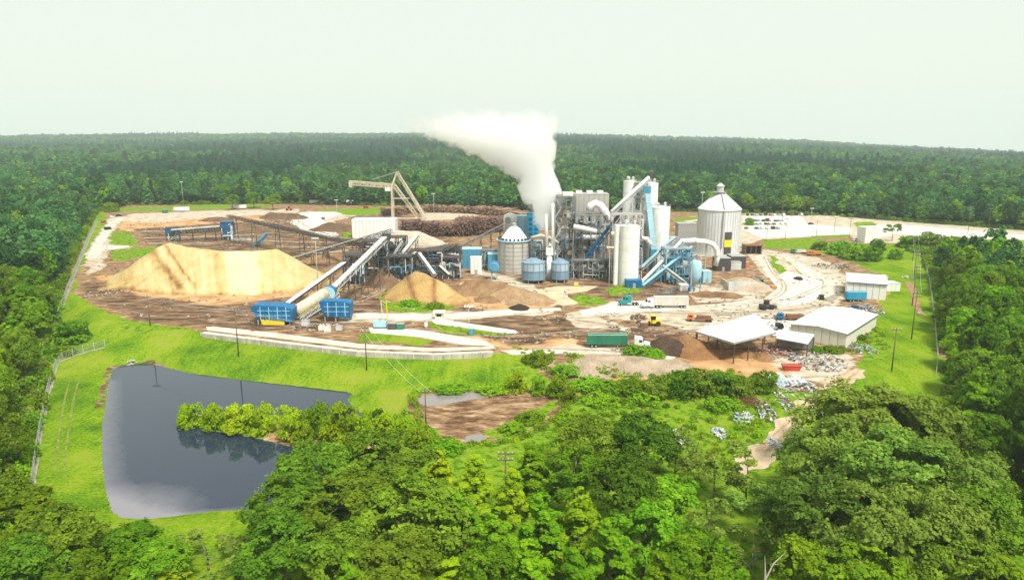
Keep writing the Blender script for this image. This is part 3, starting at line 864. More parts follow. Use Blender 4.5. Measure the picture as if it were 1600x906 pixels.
rest = rest[~((rest[:, 0] > 0) & (rest[:, 1] > 330) & (rest[:, 1] < 470))]
FAR = np.concatenate([rest, B])
def forest_object(name, label, pts, lods, wood_rng, npine=2, flat=False):
    n = len(pts)
    z = height(pts[:, 0], pts[:, 1])
    me = bpy.data.meshes.new(name + '_points')
    me.vertices.add(n)
    me.vertices.foreach_set('co', np.stack([pts[:, 0], pts[:, 1], z], 1).astype(np.float32).ravel())
    grow = np.where(pts[:, 1] > 2500, 1.7, np.where(pts[:, 1] > 1300, 1.35, np.where(pts[:, 1] > 600, 1.22, 1.0)))
    stand = fbm(pts[:, 0], pts[:, 1], 260, 1, 2)
    hs = (0.62 + 0.75 * wood_rng.random(n)) * (0.8 + 0.4 * stand)
    sc = np.stack([(0.85 + 0.4 * wood_rng.random(n)) * grow, (0.85 + 0.4 * wood_rng.random(n)) * grow, hs], 1)
    hs = np.where(pts[:, 1] > 1300, hs * (0.75 + 0.7 * wood_rng.random(n) ** 2), hs)
    sc[:, 2] = hs
    rot = np.stack([np.zeros(n), np.zeros(n), wood_rng.random(n) * 6.283], 1)
    a = me.attributes.new('tsize', 'FLOAT_VECTOR', 'POINT'); a.data.foreach_set('vector', sc.astype(np.float32).ravel())
    a = me.attributes.new('trot', 'FLOAT_VECTOR', 'POINT'); a.data.foreach_set('vector', rot.astype(np.float32).ravel())
    # stands of pine and of hardwood
    pine = (fbm(pts[:, 0], pts[:, 1] * 0.6, 420, 3, 3) > 0.52) & (pts[:, 1] > 900)
    nh = len(lods) - npine
    idx = np.where(pine & (npine > 0), nh + wood_rng.integers(0, max(npine, 1), n), wood_rng.integers(0, nh, n))
    if flat:
        sc = np.stack([0.5 + 1.0 * wood_rng.random(n)] * 3, 1)
        me.attributes['tsize'].data.foreach_set('vector', sc.astype(np.float32).ravel())
    a = me.attributes.new('tkind', 'INT', 'POINT'); a.data.foreach_set('value', idx.astype(np.int32))
    o = bpy.data.objects.new(name, me); COL.objects.link(o)
    ng = bpy.data.node_groups.new(name, 'GeometryNodeTree')
    ng.interface.new_socket('Geometry', in_out='INPUT', socket_type='NodeSocketGeometry')
    ng.interface.new_socket('Geometry', in_out='OUTPUT', socket_type='NodeSocketGeometry')
    N, L = ng.nodes, ng.links
    gi, go = N.new('NodeGroupInput'), N.new('NodeGroupOutput')
    gi_ = N.new('GeometryNodeGeometryToInstance')
    for l in reversed(lods):
        oi = N.new('GeometryNodeObjectInfo'); oi.inputs['Object'].default_value = l; oi.inputs['As Instance'].default_value = True
        L.new(oi.outputs['Geometry'], gi_.inputs[0])
    jn = N.new('GeometryNodeJoinGeometry')
    for l in list(gi_.inputs[0].links):
        pass
    N.remove(gi_)
    for n_ in [x for x in N if x.bl_idname == 'GeometryNodeObjectInfo']:
        L.new(n_.outputs['Geometry'], jn.inputs[0])
    io = N.new('GeometryNodeInstanceOnPoints'); io.inputs['Pick Instance'].default_value = True
    def named(nm, t):
        q = N.new('GeometryNodeInputNamedAttribute'); q.data_type = t; q.inputs['Name'].default_value = nm
        return next(s for s in q.outputs if s.enabled and s.name == 'Attribute')
    L.new(gi.outputs[0], io.inputs['Points']); L.new(jn.outputs[0], io.inputs['Instance'])
    L.new(named('tkind', 'INT'), io.inputs['Instance Index'])
    L.new(named('trot', 'FLOAT_VECTOR'), io.inputs['Rotation'])
    L.new(named('tsize', 'FLOAT_VECTOR'), io.inputs['Scale'])
    L.new(io.outputs[0], go.inputs[0])
    md = o.modifiers.new('trees', 'NODES'); md.node_group = ng
    return tag(o, label, kind='stuff')
LODS = []
for i, (kind, R, z0, z1, leaf) in enumerate((('round', 6.2, 1.5, 17, 'far'), ('round', 5.4, 2, 18.5, 'far'), ('round', 7.2, 1.5, 16, 'far'), ('round', 5.0, 1.5, 15, 'mid'), ('spire', 4.6, 1.5, 19, 'far'), ('pine', 3.6, 4, 19.5, 'pine'), ('pine', 3.2, 4, 18, 'pine'))):
    cm, L_ = crown_mesh('far_crown', 200 + i, kind, R, z0, z1, 1500, 0.56, LM[leaf], 0.5)
    o = bpy.data.objects.new('far_tree_source', cm)
    LODS.append(o)
order_ix = fr.permutation(len(FAR))
forest_object('forest', 'unbroken green forest rolling away to the horizon', FAR[order_ix], LODS, fr)
print('trees', N_TREE[0], 'forest points', len(FAR))

# ================================================================ PAINTS
M_WHITE = mat('white_paint', (0.78, 0.79, 0.76), 0.55, var=0.1, scale=0.25, dirt=0.5, dirtcol=(0.38, 0.31, 0.24))
M_ROOFW = mat('white_sheet_roof', (0.66, 0.675, 0.66), 0.45, var=0.12, scale=0.2, dirt=0.5, dirtcol=(0.40, 0.36, 0.30), streak=False)
M_CREAM = mat('cream_cladding', (0.62, 0.58, 0.47), 0.6, var=0.12, scale=0.2, dirt=0.35, dirtcol=(0.36, 0.3, 0.22))
M_BEIGE = mat('beige_steel', (0.56, 0.50, 0.38), 0.6, var=0.18, scale=0.3, dirt=0.4, dirtcol=(0.25, 0.17, 0.1))
M_GREY = mat('grey_steel', (0.34, 0.34, 0.33), 0.6, var=0.22, scale=0.4, dirt=0.45, dirtcol=(0.2, 0.15, 0.11))
M_LGREY = mat('light_grey_steel', (0.52, 0.53, 0.52), 0.55, var=0.18, scale=0.3, dirt=0.4, dirtcol=(0.3, 0.25, 0.2))
M_DARK = mat('dark_steel', (0.065, 0.062, 0.065), 0.7, var=0.3, scale=0.5, dirt=0.4, dirtcol=(0.14, 0.09, 0.06))
M_GALV = mat('galvanised', (0.68, 0.71, 0.72), 0.45, 0.1, var=0.14, scale=0.25, dirt=0.25, dirtcol=(0.4, 0.38, 0.34))
M_BLUE = mat('blue_paint', (0.005, 0.125, 0.30), 0.5, var=0.2, scale=0.4, dirt=0.32, dirtcol=(0.16, 0.16, 0.17))
M_MIDBLUE = mat('faded_blue_paint', (0.07, 0.27, 0.42), 0.55, var=0.2, scale=0.4, dirt=0.35, dirtcol=(0.2, 0.22, 0.24))
M_LBLUE = mat('pale_blue_paint', (0.34, 0.58, 0.68), 0.5, var=0.12, scale=0.3, dirt=0.3, dirtcol=(0.32, 0.33, 0.33))
M_SLATE = mat('slate_blue_tank', (0.17, 0.27, 0.37), 0.5, var=0.18, scale=0.3, dirt=0.35, dirtcol=(0.3, 0.3, 0.3))
M_TEAL = mat('teal_paint', (0.01, 0.24, 0.24), 0.4, var=0.1, scale=0.5, dirt=0.2)
M_GREEN = mat('green_paint', (0.02, 0.17, 0.10), 0.5, var=0.15, scale=0.4, dirt=0.3)
M_YELLOW = mat('yellow_paint', (0.78, 0.60, 0.03), 0.5, var=0.1, scale=0.5, dirt=0.3)
M_RED = mat('red_paint', (0.50, 0.05, 0.03), 0.5, var=0.15, scale=0.5, dirt=0.3)
M_ORANGE = mat('orange_paint', (0.55, 0.17, 0.04), 0.55, var=0.15, scale=0.5, dirt=0.35)
M_RUST = mat('rust', (0.20, 0.09, 0.045), 0.9, var=0.3, scale=0.6, dirt=0.4)
M_TYRE = mat('tyre', (0.025, 0.025, 0.025), 0.9, var=0.2)
M_GLASS = mat('dark_glass', (0.02, 0.025, 0.03), 0.12, var=0.05, dirt=0.0)
M_WOOD = mat('weathered_wood', (0.15, 0.11, 0.08), 0.9, var=0.25, scale=0.8, dirt=0.3)
M_WALL = mat('retaining_concrete', (0.46, 0.42, 0.36), 0.9, var=0.25, scale=0.5, dirt=0.5, dirtcol=(0.2, 0.16, 0.12))
M_BRANCH = mat('bare_branch', (0.42, 0.38, 0.33), 0.9, var=0.2)

def bulk(name, stops, scale=0.25, rough=0.95, tone_amt=1.0, bump=1.0):
    """loose material whose weathered and fresh parts come from the vertex attribute 'tone'"""
    m, nt, b = _nodes(name); N, L = nt.nodes, nt.links
    a = N.new('ShaderNodeAttribute'); a.attribute_name = 'tone'
    geo = N.new('ShaderNodeNewGeometry')
    n = N.new('ShaderNodeTexNoise'); n.inputs['Scale'].default_value = scale; n.inputs['Detail'].default_value = 8; n.inputs['Roughness'].default_value = 0.65
    L.new(geo.outputs['Position'], n.inputs[0])
    s = N.new('ShaderNodeMath'); s.operation = 'MULTIPLY_ADD'; s.inputs[1].default_value = 0.55; nf = N.new('ShaderNodeTexNoise'); nf.inputs['Scale'].default_value = 2.2; nf.inputs['Detail'].default_value = 5; nf.inputs['Roughness'].default_value = 0.8; L.new(geo.outputs['Position'], nf.inputs[0])
    mf = N.new('ShaderNodeMath'); mf.operation = 'MULTIPLY_ADD'; mf.inputs[1].default_value = 0.5; mf.inputs[2].default_value = -0.25; L.new(nf.outputs[0], mf.inputs[0])
    ad = N.new('ShaderNodeMath'); ad.operation = 'ADD'; L.new(mf.outputs[0], ad.inputs[0]); L.new(a.outputs['Fac'], ad.inputs[1])
    L.new(n.outputs[0], s.inputs[0]); L.new(ad.outputs[0], s.inputs[2])
    r = N.new('ShaderNodeValToRGB'); e = r.color_ramp.elements
    e[0].position, e[0].color = stops[0][0], (*stops[0][1], 1); e[1].position, e[1].color = stops[-1][0], (*stops[-1][1], 1)
    for p, c in stops[1:-1]:
        k = e.new(p); k.color = (*c, 1)
    L.new(s.outputs[0], r.inputs[0]); L.new(r.outputs[0], b.inputs['Base Color'])
    b.inputs['Roughness'].default_value = rough; b.inputs['Specular IOR Level'].default_value = 0.1
    n2 = N.new('ShaderNodeTexNoise'); n2.inputs['Scale'].default_value = 1.4; n2.inputs['Detail'].default_value = 6; L.new(geo.outputs['Position'], n2.inputs[0])
    bp = N.new('ShaderNodeBump'); bp.inputs['Strength'].default_value = bump; bp.inputs['Distance'].default_value = 0.8
    L.new(n2.outputs[0], bp.inputs['Height']); L.new(bp.outputs[0], b.inputs['Normal'])
    return m
M_CHIPS = bulk('fresh_chips', [(0.2, (0.20, 0.105, 0.045)), (0.38, (0.36, 0.225, 0.085)), (0.55, (0.48, 0.355, 0.145)), (0.75, (0.54, 0.45, 0.225)), (1.0, (0.58, 0.53, 0.35))])
M_TAN = bulk('tan_chips', [(0.2, (0.17, 0.085, 0.038)), (0.45, (0.35, 0.205, 0.078)), (0.65, (0.45, 0.30, 0.12)), (0.95, (0.54, 0.40, 0.19))])
M_BARKH = bulk('bark_fines', [(0.2, (0.05, 0.032, 0.025)), (0.5, (0.14, 0.085, 0.055)), (0.8, (0.27, 0.17, 0.10))])
M_DIRT = bulk('dug_earth', [(0.2, (0.10, 0.055, 0.032)), (0.42, (0.22, 0.125, 0.065)), (0.65, (0.36, 0.235, 0.13)), (0.9, (0.48, 0.36, 0.23))])
M_SAWD = bulk('damp_sawdust', [(0.2, (0.09, 0.05, 0.03)), (0.45, (0.24, 0.125, 0.055)), (0.7, (0.38, 0.22, 0.10)), (0.95, (0.48, 0.31, 0.15))])
M_ASH = bulk('pale_spoil', [(0.2, (0.26, 0.18, 0.12)), (0.5, (0.44, 0.35, 0.26)), (0.85, (0.64, 0.59, 0.50))])

M_STEEL = mat('darkened_steel', (0.17, 0.17, 0.175), 0.65, var=0.25, scale=0.4, dirt=0.4, dirtcol=(0.1, 0.08, 0.06))  # grey darkened so its colour carries the dark of the gaps between members
def heap(name, label, cat, m, cones, res=0.8, rough=0.5, tone=None, seed=0, base=0.0, kind=None, group=None):
    """cones: list of (x, y, top z, slope) or ridges (x0, y0, z0, x1, y1, z1, slope)"""
    lo = np.array([1e9, 1e9]); hi = -lo
    for c in cones:
        for q in ([c[:3]] if len(c) == 4 else [c[:3], c[3:6]]):
            r = (q[2] - base) / c[-1] + 3
            lo = np.minimum(lo, np.array(q[:2]) - r); hi = np.maximum(hi, np.array(q[:2]) + r)
    xs, ys = np.arange(lo[0], hi[0] + res, res), np.arange(lo[1], hi[1] + res, res)
    cx, cy = (lo + hi) / 2
    X, Y = np.meshgrid(xs, ys)
    z = np.full(X.shape, -9.0)
    wx, wy = X + (fbm(X, Y, 7, seed, 3) - 0.5) * 5 * rough, Y + (fbm(X, Y, 7, seed + 1, 3) - 0.5) * 5 * rough
    for c in cones:
        if len(c) == 4:
            d = np.hypot(wx - c[0], wy - c[1]); zt = c[2]
        else:
            ex, ey = c[3] - c[0], c[4] - c[1]
            t = np.clip(((wx - c[0]) * ex + (wy - c[1]) * ey) / (ex * ex + ey * ey), 0, 1)
            d = np.hypot(wx - c[0] - t * ex, wy - c[1] - t * ey); zt = c[2] + (c[5] - c[2]) * t
        d = np.sqrt(d * d + 1.2) - 1.0
        z = np.maximum(z, zt - c[-1] * d)
    z = z + (fbm(X, Y, 5, seed + 2, 4) - 0.5) * 1.4 * rough
    z = np.maximum(z, base - 0.6)
    me, x, y, zz = grid_mesh(name, xs, ys, lambda a, b_: z.ravel(), m)
    # drop the flat skirt
    at = me.attributes.new('tone', 'FLOAT', 'POINT')
    tv = np.full(x.shape, 0.22) if tone is None else tone(x, y, zz)
    at.data.foreach_set('value', (tv + (fbm(x, y, 4, seed + 3, 3) - 0.5) * 0.25).astype(np.float32))
    import bmesh
    bm = bmesh.new(); bm.from_mesh(me)
    dead = [f for f in bm.faces if all(v.co.z < base - 0.3 for v in f.verts)]
    bmesh.ops.delete(bm, geom=dead, context='FACES')
    for v in bm.verts:
        v.co.x -= cx; v.co.y -= cy
    bm.to_mesh(me); bm.free()
    o = bpy.data.objects.new(name, me); COL.objects.link(o); o.location = (float(cx), float(cy), 0)
    return tag(o, label, cat, group, kind)

# ================================================================ CONVEYORS
def conveyor(label, p, q, w, side, cover=None, legs=(), name='conveyor', leg_mat=None, side_mat=None, bays=None, drive=None, deck=None):
    """inclined belt gallery from p (foot) to q (head) with trestle legs at the given fractions"""
    p, q = Vector([float(a) for a in p]), Vector([float(a) for a in q])
    t = thing(name, label, 'conveyor', (p.x, p.y, 0))
    L = (q - p).length; bays = bays or max(4, int(L / (side * 1.8)))
    part('truss', side_mat or M_DARK, t, lambda b: b.truss(p, q, w, side, bays, 0.16 * max(1, side / 1.6)))
    up = Vector((0, 0, 1))
    part('belt', M_DARK if deck is None else deck, t, lambda b: b.beam(p + up * side * 0.1, q + up * side * 0.1, w * 0.85, 0.25))
    if cover is not None:
        c = part('cover', cover, t, lambda b: b.beam(p + up * (side * 0.5 + 0.15), q + up * (side * 0.5 + 0.15), w * 1.02, side * 0.34))
    for f in legs:
        a = p.lerp(q, f)
        if a.z < 1.5:
            continue
        def leg(b):
            d = (q - p); d.z = 0; d.normalize(); r = Vector((-d.y, d.x, 0))
            h = a.z - side / 2
            for s in (-1, 1):
                b.beam((a.x + r.x * s * w * 0.75, a.y + r.y * s * w * 0.75, -0.1), (a.x + r.x * s * w * 0.42, a.y + r.y * s * w * 0.42, h), 0.28)
            for k in range(max(1, int(h / 4))):
                z0, z1 = h * k / max(1, int(h / 4)), h * (k + 1) / max(1, int(h / 4))
                b.beam((a.x + r.x * w * 0.6, a.y + r.y * w * 0.6, z0 + 0.2), (a.x - r.x * w * 0.6, a.y - r.y * w * 0.6, z1), 0.16)
        part('trestle_leg', leg_mat or M_DARK, t, leg)
    if drive is not None:
        part('drive_house', drive, t, lambda b: b.box((q.x, q.y, q.z + 0.4), (w * 1.5, w * 1.7, side * 1.6)))
    return t
D = at_depth
conveyor('long dark stacker conveyor on thin legs running behind the big chip pile', D(588, 388, 345), D(357, 338, 440), 2.4, 1.7, None, (0.1, 0.3, 0.45, 0.62, 0.8, 0.95), bays=40)
conveyor('black conveyor climbing from the chip pile to the chipper tower', D(448, 409, 362), D(612, 361, 350), 2.4, 2.0, M_LGREY, (0.25, 0.4, 0.55, 0.75, 0.9), bays=26)
conveyor('white topped conveyor rising behind the blue receiving hopper', D(440, 484, 262), D(541, 411, 300), 1.9, 1.6, M_WHITE, (0.3, 0.55, 0.75, 0.97), bays=18, drive=M_DARK)
conveyor('longest grey covered conveyor climbing from the beige drum to the tower', D(505, 468, 262), D(604, 371, 312), 2.2, 1.7, M_LGREY, (0.2, 0.4, 0.6, 0.8, 0.98), bays=24, side_mat=M_LGREY, drive=M_DARK)
conveyor('short steep grey conveyor among the chipper frames beside the brown bark', D(602, 421, 318), D(629, 379, 322), 1.6, 1.4, M_LGREY, (0.5, 0.9), side_mat=M_GREY)
conveyor('steep grey conveyor ending at the pale ash mound', D(606, 425, 314), D(653, 369, 330), 1.8, 1.5, M_LGREY, (0.35, 0.7, 0.95), side_mat=M_GREY)
conveyor('low grey conveyor between the frames and the small tan pile', D(615, 424, 312), D(650, 396, 322), 1.5, 1.2, M_GREY, (0.6, 0.95))
conveyor('grey discharge chute sloping down onto the small tan chip pile', D(679, 430, 300), D(655, 397, 312), 1.3, 1.1, M_LGREY, (0.6, 0.95), side_mat=M_LGREY)
conveyor('short rusty chute dropping beside the small tan chip pile', D(702, 431, 305), D(687, 417, 312), 1.2, 1.0, M_BEIGE, (0.8,))
conveyor('black truss conveyor between the chipper frames and the blue screen house', D(662, 404, 330), D(716, 384, 350), 2.4, 2.2, None, (0.4, 0.8), bays=10)
conveyor('white covered conveyor rising to the grey cyclone hood by the logs', D(712, 390, 405), D(791, 351, 398), 2.4, 1.9, M_WHITE, (0.3, 0.5, 0.7, 0.88), side_mat=M_LGREY, bays=22)
conveyor('flat grey conveyor between two blue drive houses behind the big chip pile', D(268, 363, 445), D(348, 357, 455), 3.0, 2.6, M_LGREY, (0.15, 0.4, 0.65, 0.85), bays=18)
conveyor('small blue conveyor tilted up behind the big chip pile', D(394, 389, 425), D(417, 366, 430), 2.4, 2.0, M_MIDBLUE, (0.5,), side_mat=M_MIDBLUE)
conveyor('bright blue covered conveyor climbing past the process tower', D(917, 402, 335), D(968, 338, 330), 2.4, 2.2, M_BLUE, (0.25, 0.5, 0.75), side_mat=M_BLUE, leg_mat=M_LGREY, bays=16)
conveyor('topmost pale auger tube leaning on the wide white silo', D(1002, 420, 322), D(1053, 373, 330), 1.5, 1.3, M_LBLUE, (0.4, 0.75, 0.95), side_mat=M_LGREY, leg_mat=M_LGREY)
conveyor('long pale auger tube climbing from the blue bunker to the white duct', D(1000, 446, 312), D(1066, 378, 322), 1.7, 1.5, M_WHITE, (0.3, 0.55, 0.8, 0.97), side_mat=M_LBLUE, leg_mat=M_MIDBLUE)
conveyor('lowest pale blue auger tube climbing towards the domed bin', D(1004, 449, 308), D(1081, 388, 320), 1.5, 1.4, M_LBLUE, (0.35, 0.6, 0.85), side_mat=M_MIDBLUE, leg_mat=M_MIDBLUE)
conveyor('pale grey chute sloping down to the grey transfer box', D(1075, 446, 309), D(1036, 417, 314), 1.4, 1.2, M_LGREY, (0.5, 0.9), side_mat=M_LGREY)

# ================================================================ BULK HEAPS
def at_px(px, py, Y):
    return D(px, py, Y)
r0, r1, r2, r3, r4 = D(262, 379, 330), D(292, 386, 322), D(345, 392, 316), D(405, 392, 316), D(428, 389, 318)
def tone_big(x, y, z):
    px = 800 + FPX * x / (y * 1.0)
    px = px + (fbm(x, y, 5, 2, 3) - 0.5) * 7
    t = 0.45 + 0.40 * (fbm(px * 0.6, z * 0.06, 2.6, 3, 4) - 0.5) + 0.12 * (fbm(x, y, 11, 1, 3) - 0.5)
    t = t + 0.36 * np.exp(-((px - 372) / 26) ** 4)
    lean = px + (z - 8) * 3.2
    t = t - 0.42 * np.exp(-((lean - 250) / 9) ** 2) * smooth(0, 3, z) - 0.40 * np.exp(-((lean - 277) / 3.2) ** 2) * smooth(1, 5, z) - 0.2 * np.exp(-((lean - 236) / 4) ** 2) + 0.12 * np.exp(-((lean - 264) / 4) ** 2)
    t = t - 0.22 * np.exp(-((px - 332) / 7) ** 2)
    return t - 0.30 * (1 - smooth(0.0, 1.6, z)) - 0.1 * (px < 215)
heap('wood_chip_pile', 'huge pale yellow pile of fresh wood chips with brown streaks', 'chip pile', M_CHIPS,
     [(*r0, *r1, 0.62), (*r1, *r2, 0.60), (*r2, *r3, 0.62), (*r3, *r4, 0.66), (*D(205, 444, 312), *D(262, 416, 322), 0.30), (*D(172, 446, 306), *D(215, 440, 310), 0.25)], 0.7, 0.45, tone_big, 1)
s0, s1 = D(650, 424, 291), D(664, 427, 290)
def tone_small(x, y, z):
    px = 800 + FPX * x / y
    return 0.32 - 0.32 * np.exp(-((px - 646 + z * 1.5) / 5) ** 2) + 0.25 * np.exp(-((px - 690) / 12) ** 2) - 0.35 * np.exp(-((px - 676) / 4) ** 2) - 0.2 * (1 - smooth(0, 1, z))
heap('wood_chip_pile', 'smaller tan pile of wood chips below the conveyors', 'chip pile', M_TAN, [(*s0, *s1, 0.74), (*D(692, 445, 286), 0.7), (*D(712, 460, 280), 0.5)], 0.6, 0.4, tone_small, 4)
heap('earth_mound', 'low brown mound of dug earth beside the small tan chip pile', 'mound', M_DIRT, [(*D(745, 437, 300), *D(785, 441, 296), 0.42), (*D(762, 463, 281), 0.35)], 0.8, 0.9, None, 6)
heap('earth_mound', 'ochre earth bank at the end of the tan track with a dark hollow', 'mound', M_DIRT, [(*D(800, 446, 290), *D(845, 462, 279), 0.42), (*D(812, 466, 277), 0.42)], 0.8, 1.0, lambda x, y, z: 0.38 + 0 * x, 7)
heap('soot_pile', 'small black heap at the foot of the ochre earth bank', 'pile', M_BARKH, [(*D(812, 475, 268), 0.5)], 0.6, 0.7, lambda x, y, z: 0 * x - 0.15, 8)
heap('bark_pile', 'dark brown bark heap beside the white haul road', 'pile', M_BARKH, [(*D(515, 347, 505), *D(545, 352, 500), 0.4)], 1.2, 0.8, None, 9)
heap('bark_pile', 'low dark bark windrow at the back of the yard near the red loader', 'pile', M_BARKH, [(*D(425, 332, 580), *D(460, 333, 575), 0.4), (*D(325, 340, 560), *D(345, 339, 560), 0.35)], 1.2, 0.9, None, 2)
heap('ash_mound', 'pale grey mound beside the white steel building', 'mound', M_ASH, [(*D(625, 360, 440), *D(650, 361, 438), 0.45)], 0.9, 0.6, lambda x, y, z: 0.35 + 0 * x, 3)
heap('bark_pile', 'brown hog fuel spilling under the longest conveyor', 'pile', M_BARKH, [(*D(598, 413, 322), *D(606, 424, 314), 0.8)], 0.7, 0.9, lambda x, y, z: 0.3 + 0 * x, 5)
heap('sawdust_pile', 'orange brown sawdust heap sheltered under the open shed roof', 'pile', M_SAWD, [(*D(1112, 547, 208), *D(1160, 545, 209), 0.42), (*D(1192, 551, 205), 0.5)], 0.7, 0.8, lambda x, y, z: 0.12 + 0.2 * fbm(x, y, 6, 1, 2), 11)
heap('sawdust_pile', 'steep ochre bank of sawdust at the open side of the shed', 'pile', M_SAWD, [(*D(1074, 524, 214), *D(1092, 530, 211), 0.55)], 0.6, 0.7, lambda x, y, z: 0.2 + 0 * x, 12)
heap('soot_pile', 'black charred heap between the green trailer truck and the shed', 'pile', M_BARKH, [(*D(1046, 527, 216), *D(1062, 531, 213), 0.45)], 0.6, 0.8, lambda x, y, z: 0 * x, 13)
heap('spoil_mound', 'pinkish pale mound of spoil below the green trailer truck', 'mound', M_ASH, [(*D(925, 556, 202), *D(975, 558, 200), 0.28), (*D(1010, 563, 197), *D(1050, 566, 196), 0.26)], 0.8, 1.0, lambda x, y, z: 0.12 + 0 * x, 14, base=-0.8)
heap('earth_mound', 'reddish earth heap at the foot of the auger tower', 'mound', M_DIRT, [(*D(1025, 438, 316), *D(1045, 446, 308), 0.5)], 0.7, 0.8, lambda x, y, z: 0.2 + 0 * x, 15)
heap('earth_mound', 'long low brown bank between the tanker and the concrete bunker', 'mound', M_DIRT, [(*D(1105, 455, 292), *D(1145, 458, 289), 0.32)], 0.7, 1.0, lambda x, y, z: 0.15 + 0 * x, 16)
heap('earth_mound', 'sandy ridge at the far side of the yard near the white trailers', 'mound', M_ASH, [(*D(250, 340, 580), *D(300, 341, 570), 0.25)], 1.4, 0.9, None, 17)
heap('rubbish_mound', 'dark reddish heap at the right edge behind the woods', 'mound', M_BARKH, [(*D(1585, 377, 450), *D(1620, 376, 455), 0.5)], 1.0, 1.0, lambda x, y, z: 0.25 + 0 * x, 18)
for i, (a, b_, lab) in enumerate((((560, 404, 350), (596, 402, 345), 'trampled bark strip under the black climbing conveyor'), ((470, 402, 375), (520, 396, 380), 'thin dirt berm behind the tip of the big chip pile'), ((230, 372, 470), (330, 370, 470), 'low dirt berm behind the big chip pile'))):
    heap('earth_mound', lab, 'mound', M_DIRT, [(*D(*a), *D(*b_), 0.3)], 0.9, 1.0, None, 20 + i)

# ---------------------------------------------------------------- logs
def log_pile(label, pts, hgt, depth, n, seed, m):
    rng = np.random.default_rng(seed)
    P = [np.array(p) for p in pts]
    ln = [np.hypot(*(P[i + 1] - P[i])) for i in range(len(P) - 1)]; tot = sum(ln)
    c = sum(P) / len(P)
    t = thing('log_pile', label, 'log pile', (c[0], c[1], 0))
    b = MB()
    for k in range(n):
        s = rng.random() * tot; i = 0
        while i < len(ln) - 1 and s > ln[i]:
            s -= ln[i]; i += 1
        d = (P[i + 1] - P[i]) / ln[i]; nrm = np.array([-d[1], d[0]])
        pos = P[i] + d * s
        hh = hgt * (0.75 + 0.5 * fbm(np.array([pos[0]]), np.array([pos[1]]), 14, 1, 2)[0])
        z = rng.random() ** 0.6 * hh
        off = rng.normal() * 0.5 + (rng.random() - 0.5) * 0.6 * (1 - z / hgt) * depth
        r = 0.22 + 0.2 * rng.random(); Ln = depth * (0.8 + 0.4 * rng.random()) / 2
        tilt = rng.normal() * 0.10; yaw = rng.normal() * 0.12
        ax = np.array([nrm[0] * math.cos(yaw) - nrm[1] * math.sin(yaw), nrm[0] * math.sin(yaw) + nrm[1] * math.cos(yaw)])
        m_ = pos + nrm * off
        b.tube((m_[0] - ax[0] * Ln, m_[1] - ax[1] * Ln, z - tilt * Ln), (m_[0] + ax[0] * Ln, m_[1] + ax[1] * Ln, z + tilt * Ln), r * 1.2, r * 0.8, 6)
    o = b.build('logs', m, t)
    o['kind'] = 'stuff'
    core = MB()
    for i in range(len(P) - 1):
        core.beam((P[i][0], P[i][1], hgt * 0.3), (P[i + 1][0], P[i + 1][1], hgt * 0.3), depth * 0.7, hgt * 0.6)
    core.build('core', M_BARKH, t)
    return t
def log_mat(name, a, b2):
    m, nt, bs = _nodes(name); N, L = nt.nodes, nt.links
    g = N.new('ShaderNodeNewGeometry')
    mx = N.new('ShaderNodeMix'); mx.data_type = 'RGBA'; mx.inputs[6].default_value = (*a, 1); mx.inputs[7].default_value = (*b2, 1)
    L.new(g.outputs['Random Per Island'], mx.inputs[0]); L.new(mx.outputs[2], bs.inputs['Base Color']); bs.inputs['Roughness'].default_value = 0.95
    return m
M_LOG = log_mat('log_bark', (0.085, 0.045, 0.032), (0.40, 0.25, 0.15))
M_LOG2 = log_mat('old_log_bark', (0.055, 0.03, 0.03), (0.25, 0.14, 0.10))
log_pile('back arc of stacked brown logs curving round the log crane', W([(606, 338), (625, 334), (660, 331), (700, 331), (745, 333), (790, 338), (828, 345)]), 5.6, 13, 2600, 1, M_LOG)
log_pile('front arc of stacked dark logs below the log crane', W([(640, 361), (668, 366), (700, 368), (735, 367), (770, 362), (796, 356)]), 8.0, 12, 2700, 2, M_LOG2)
log_pile('middle row of stacked logs between the two log arcs', W([(715, 345), (760, 346), (805, 349)]), 3.4, 12, 800, 3, M_LOG)

# ---------------------------------------------------------------- log crane
cr = Yof(343)
t = thing('log_crane', 'beige lattice log crane with a long jib above the log arcs', 'crane', D(640, 343, cr))
apex, hinge, foot1, foot2, tip = D(619, 269, cr), D(612, 291, cr), D(613, 343, cr), D(664, 341, cr), D(545, 286, cr)
off = np.array([0, 7.0, 0])
part('jib', M_BEIGE, t, lambda b: b.truss(hinge + [0, 3, 0], tip + [0, 3, 0], 3.0, 3.0, 12, 0.55).box(tip + [0.8, 3, -1.2], (2.6, 3.2, 4.2)))
part('jib_walkway', M_BEIGE, t, lambda b: b.beam(hinge + [-1, 3, 0.4], tip + [3, 3, 0.4], 2.6, 1.4))
part('tie_bar', M_GREY, t, lambda b: b.beam(apex, D(580, 281, cr) + [0, 3, 0], 0.5).beam(apex + off, D(580, 281, cr) + [0, 4, 0], 0.5))
for o_ in (0, 1):
    part('front_leg', M_BEIGE, t, lambda b: b.beam(foot1 + off * o_, hinge + off * o_, 1.3).beam(hinge + off * o_, apex + off * 0.5, 0.9))
    part('rear_leg', M_BEIGE, t, lambda b: b.truss(foot2 + off * o_, apex + off * 0.5, 1.5, 1.7, 16, 0.42))
part('stair_leg', M_BEIGE, t, lambda b: b.truss(D(655, 343, cr) + [0, 3, 0], hinge + [1, 3, 1], 2.2, 2.4, 12, 0.5))
part('portal_beam', M_BEIGE, t, lambda b: b.beam(D(613, 325, cr), D(613, 325, cr) + off, 0.8).beam(D(612, 310, cr), D(640, 310, cr), 0.7).beam(D(613, 341, cr), D(668, 341, cr), 1.0))
part('operator_cab', M_WHITE, t, lambda b: b.box(D(606, 296, cr) + [0, 3, 0], (5, 4, 3)))
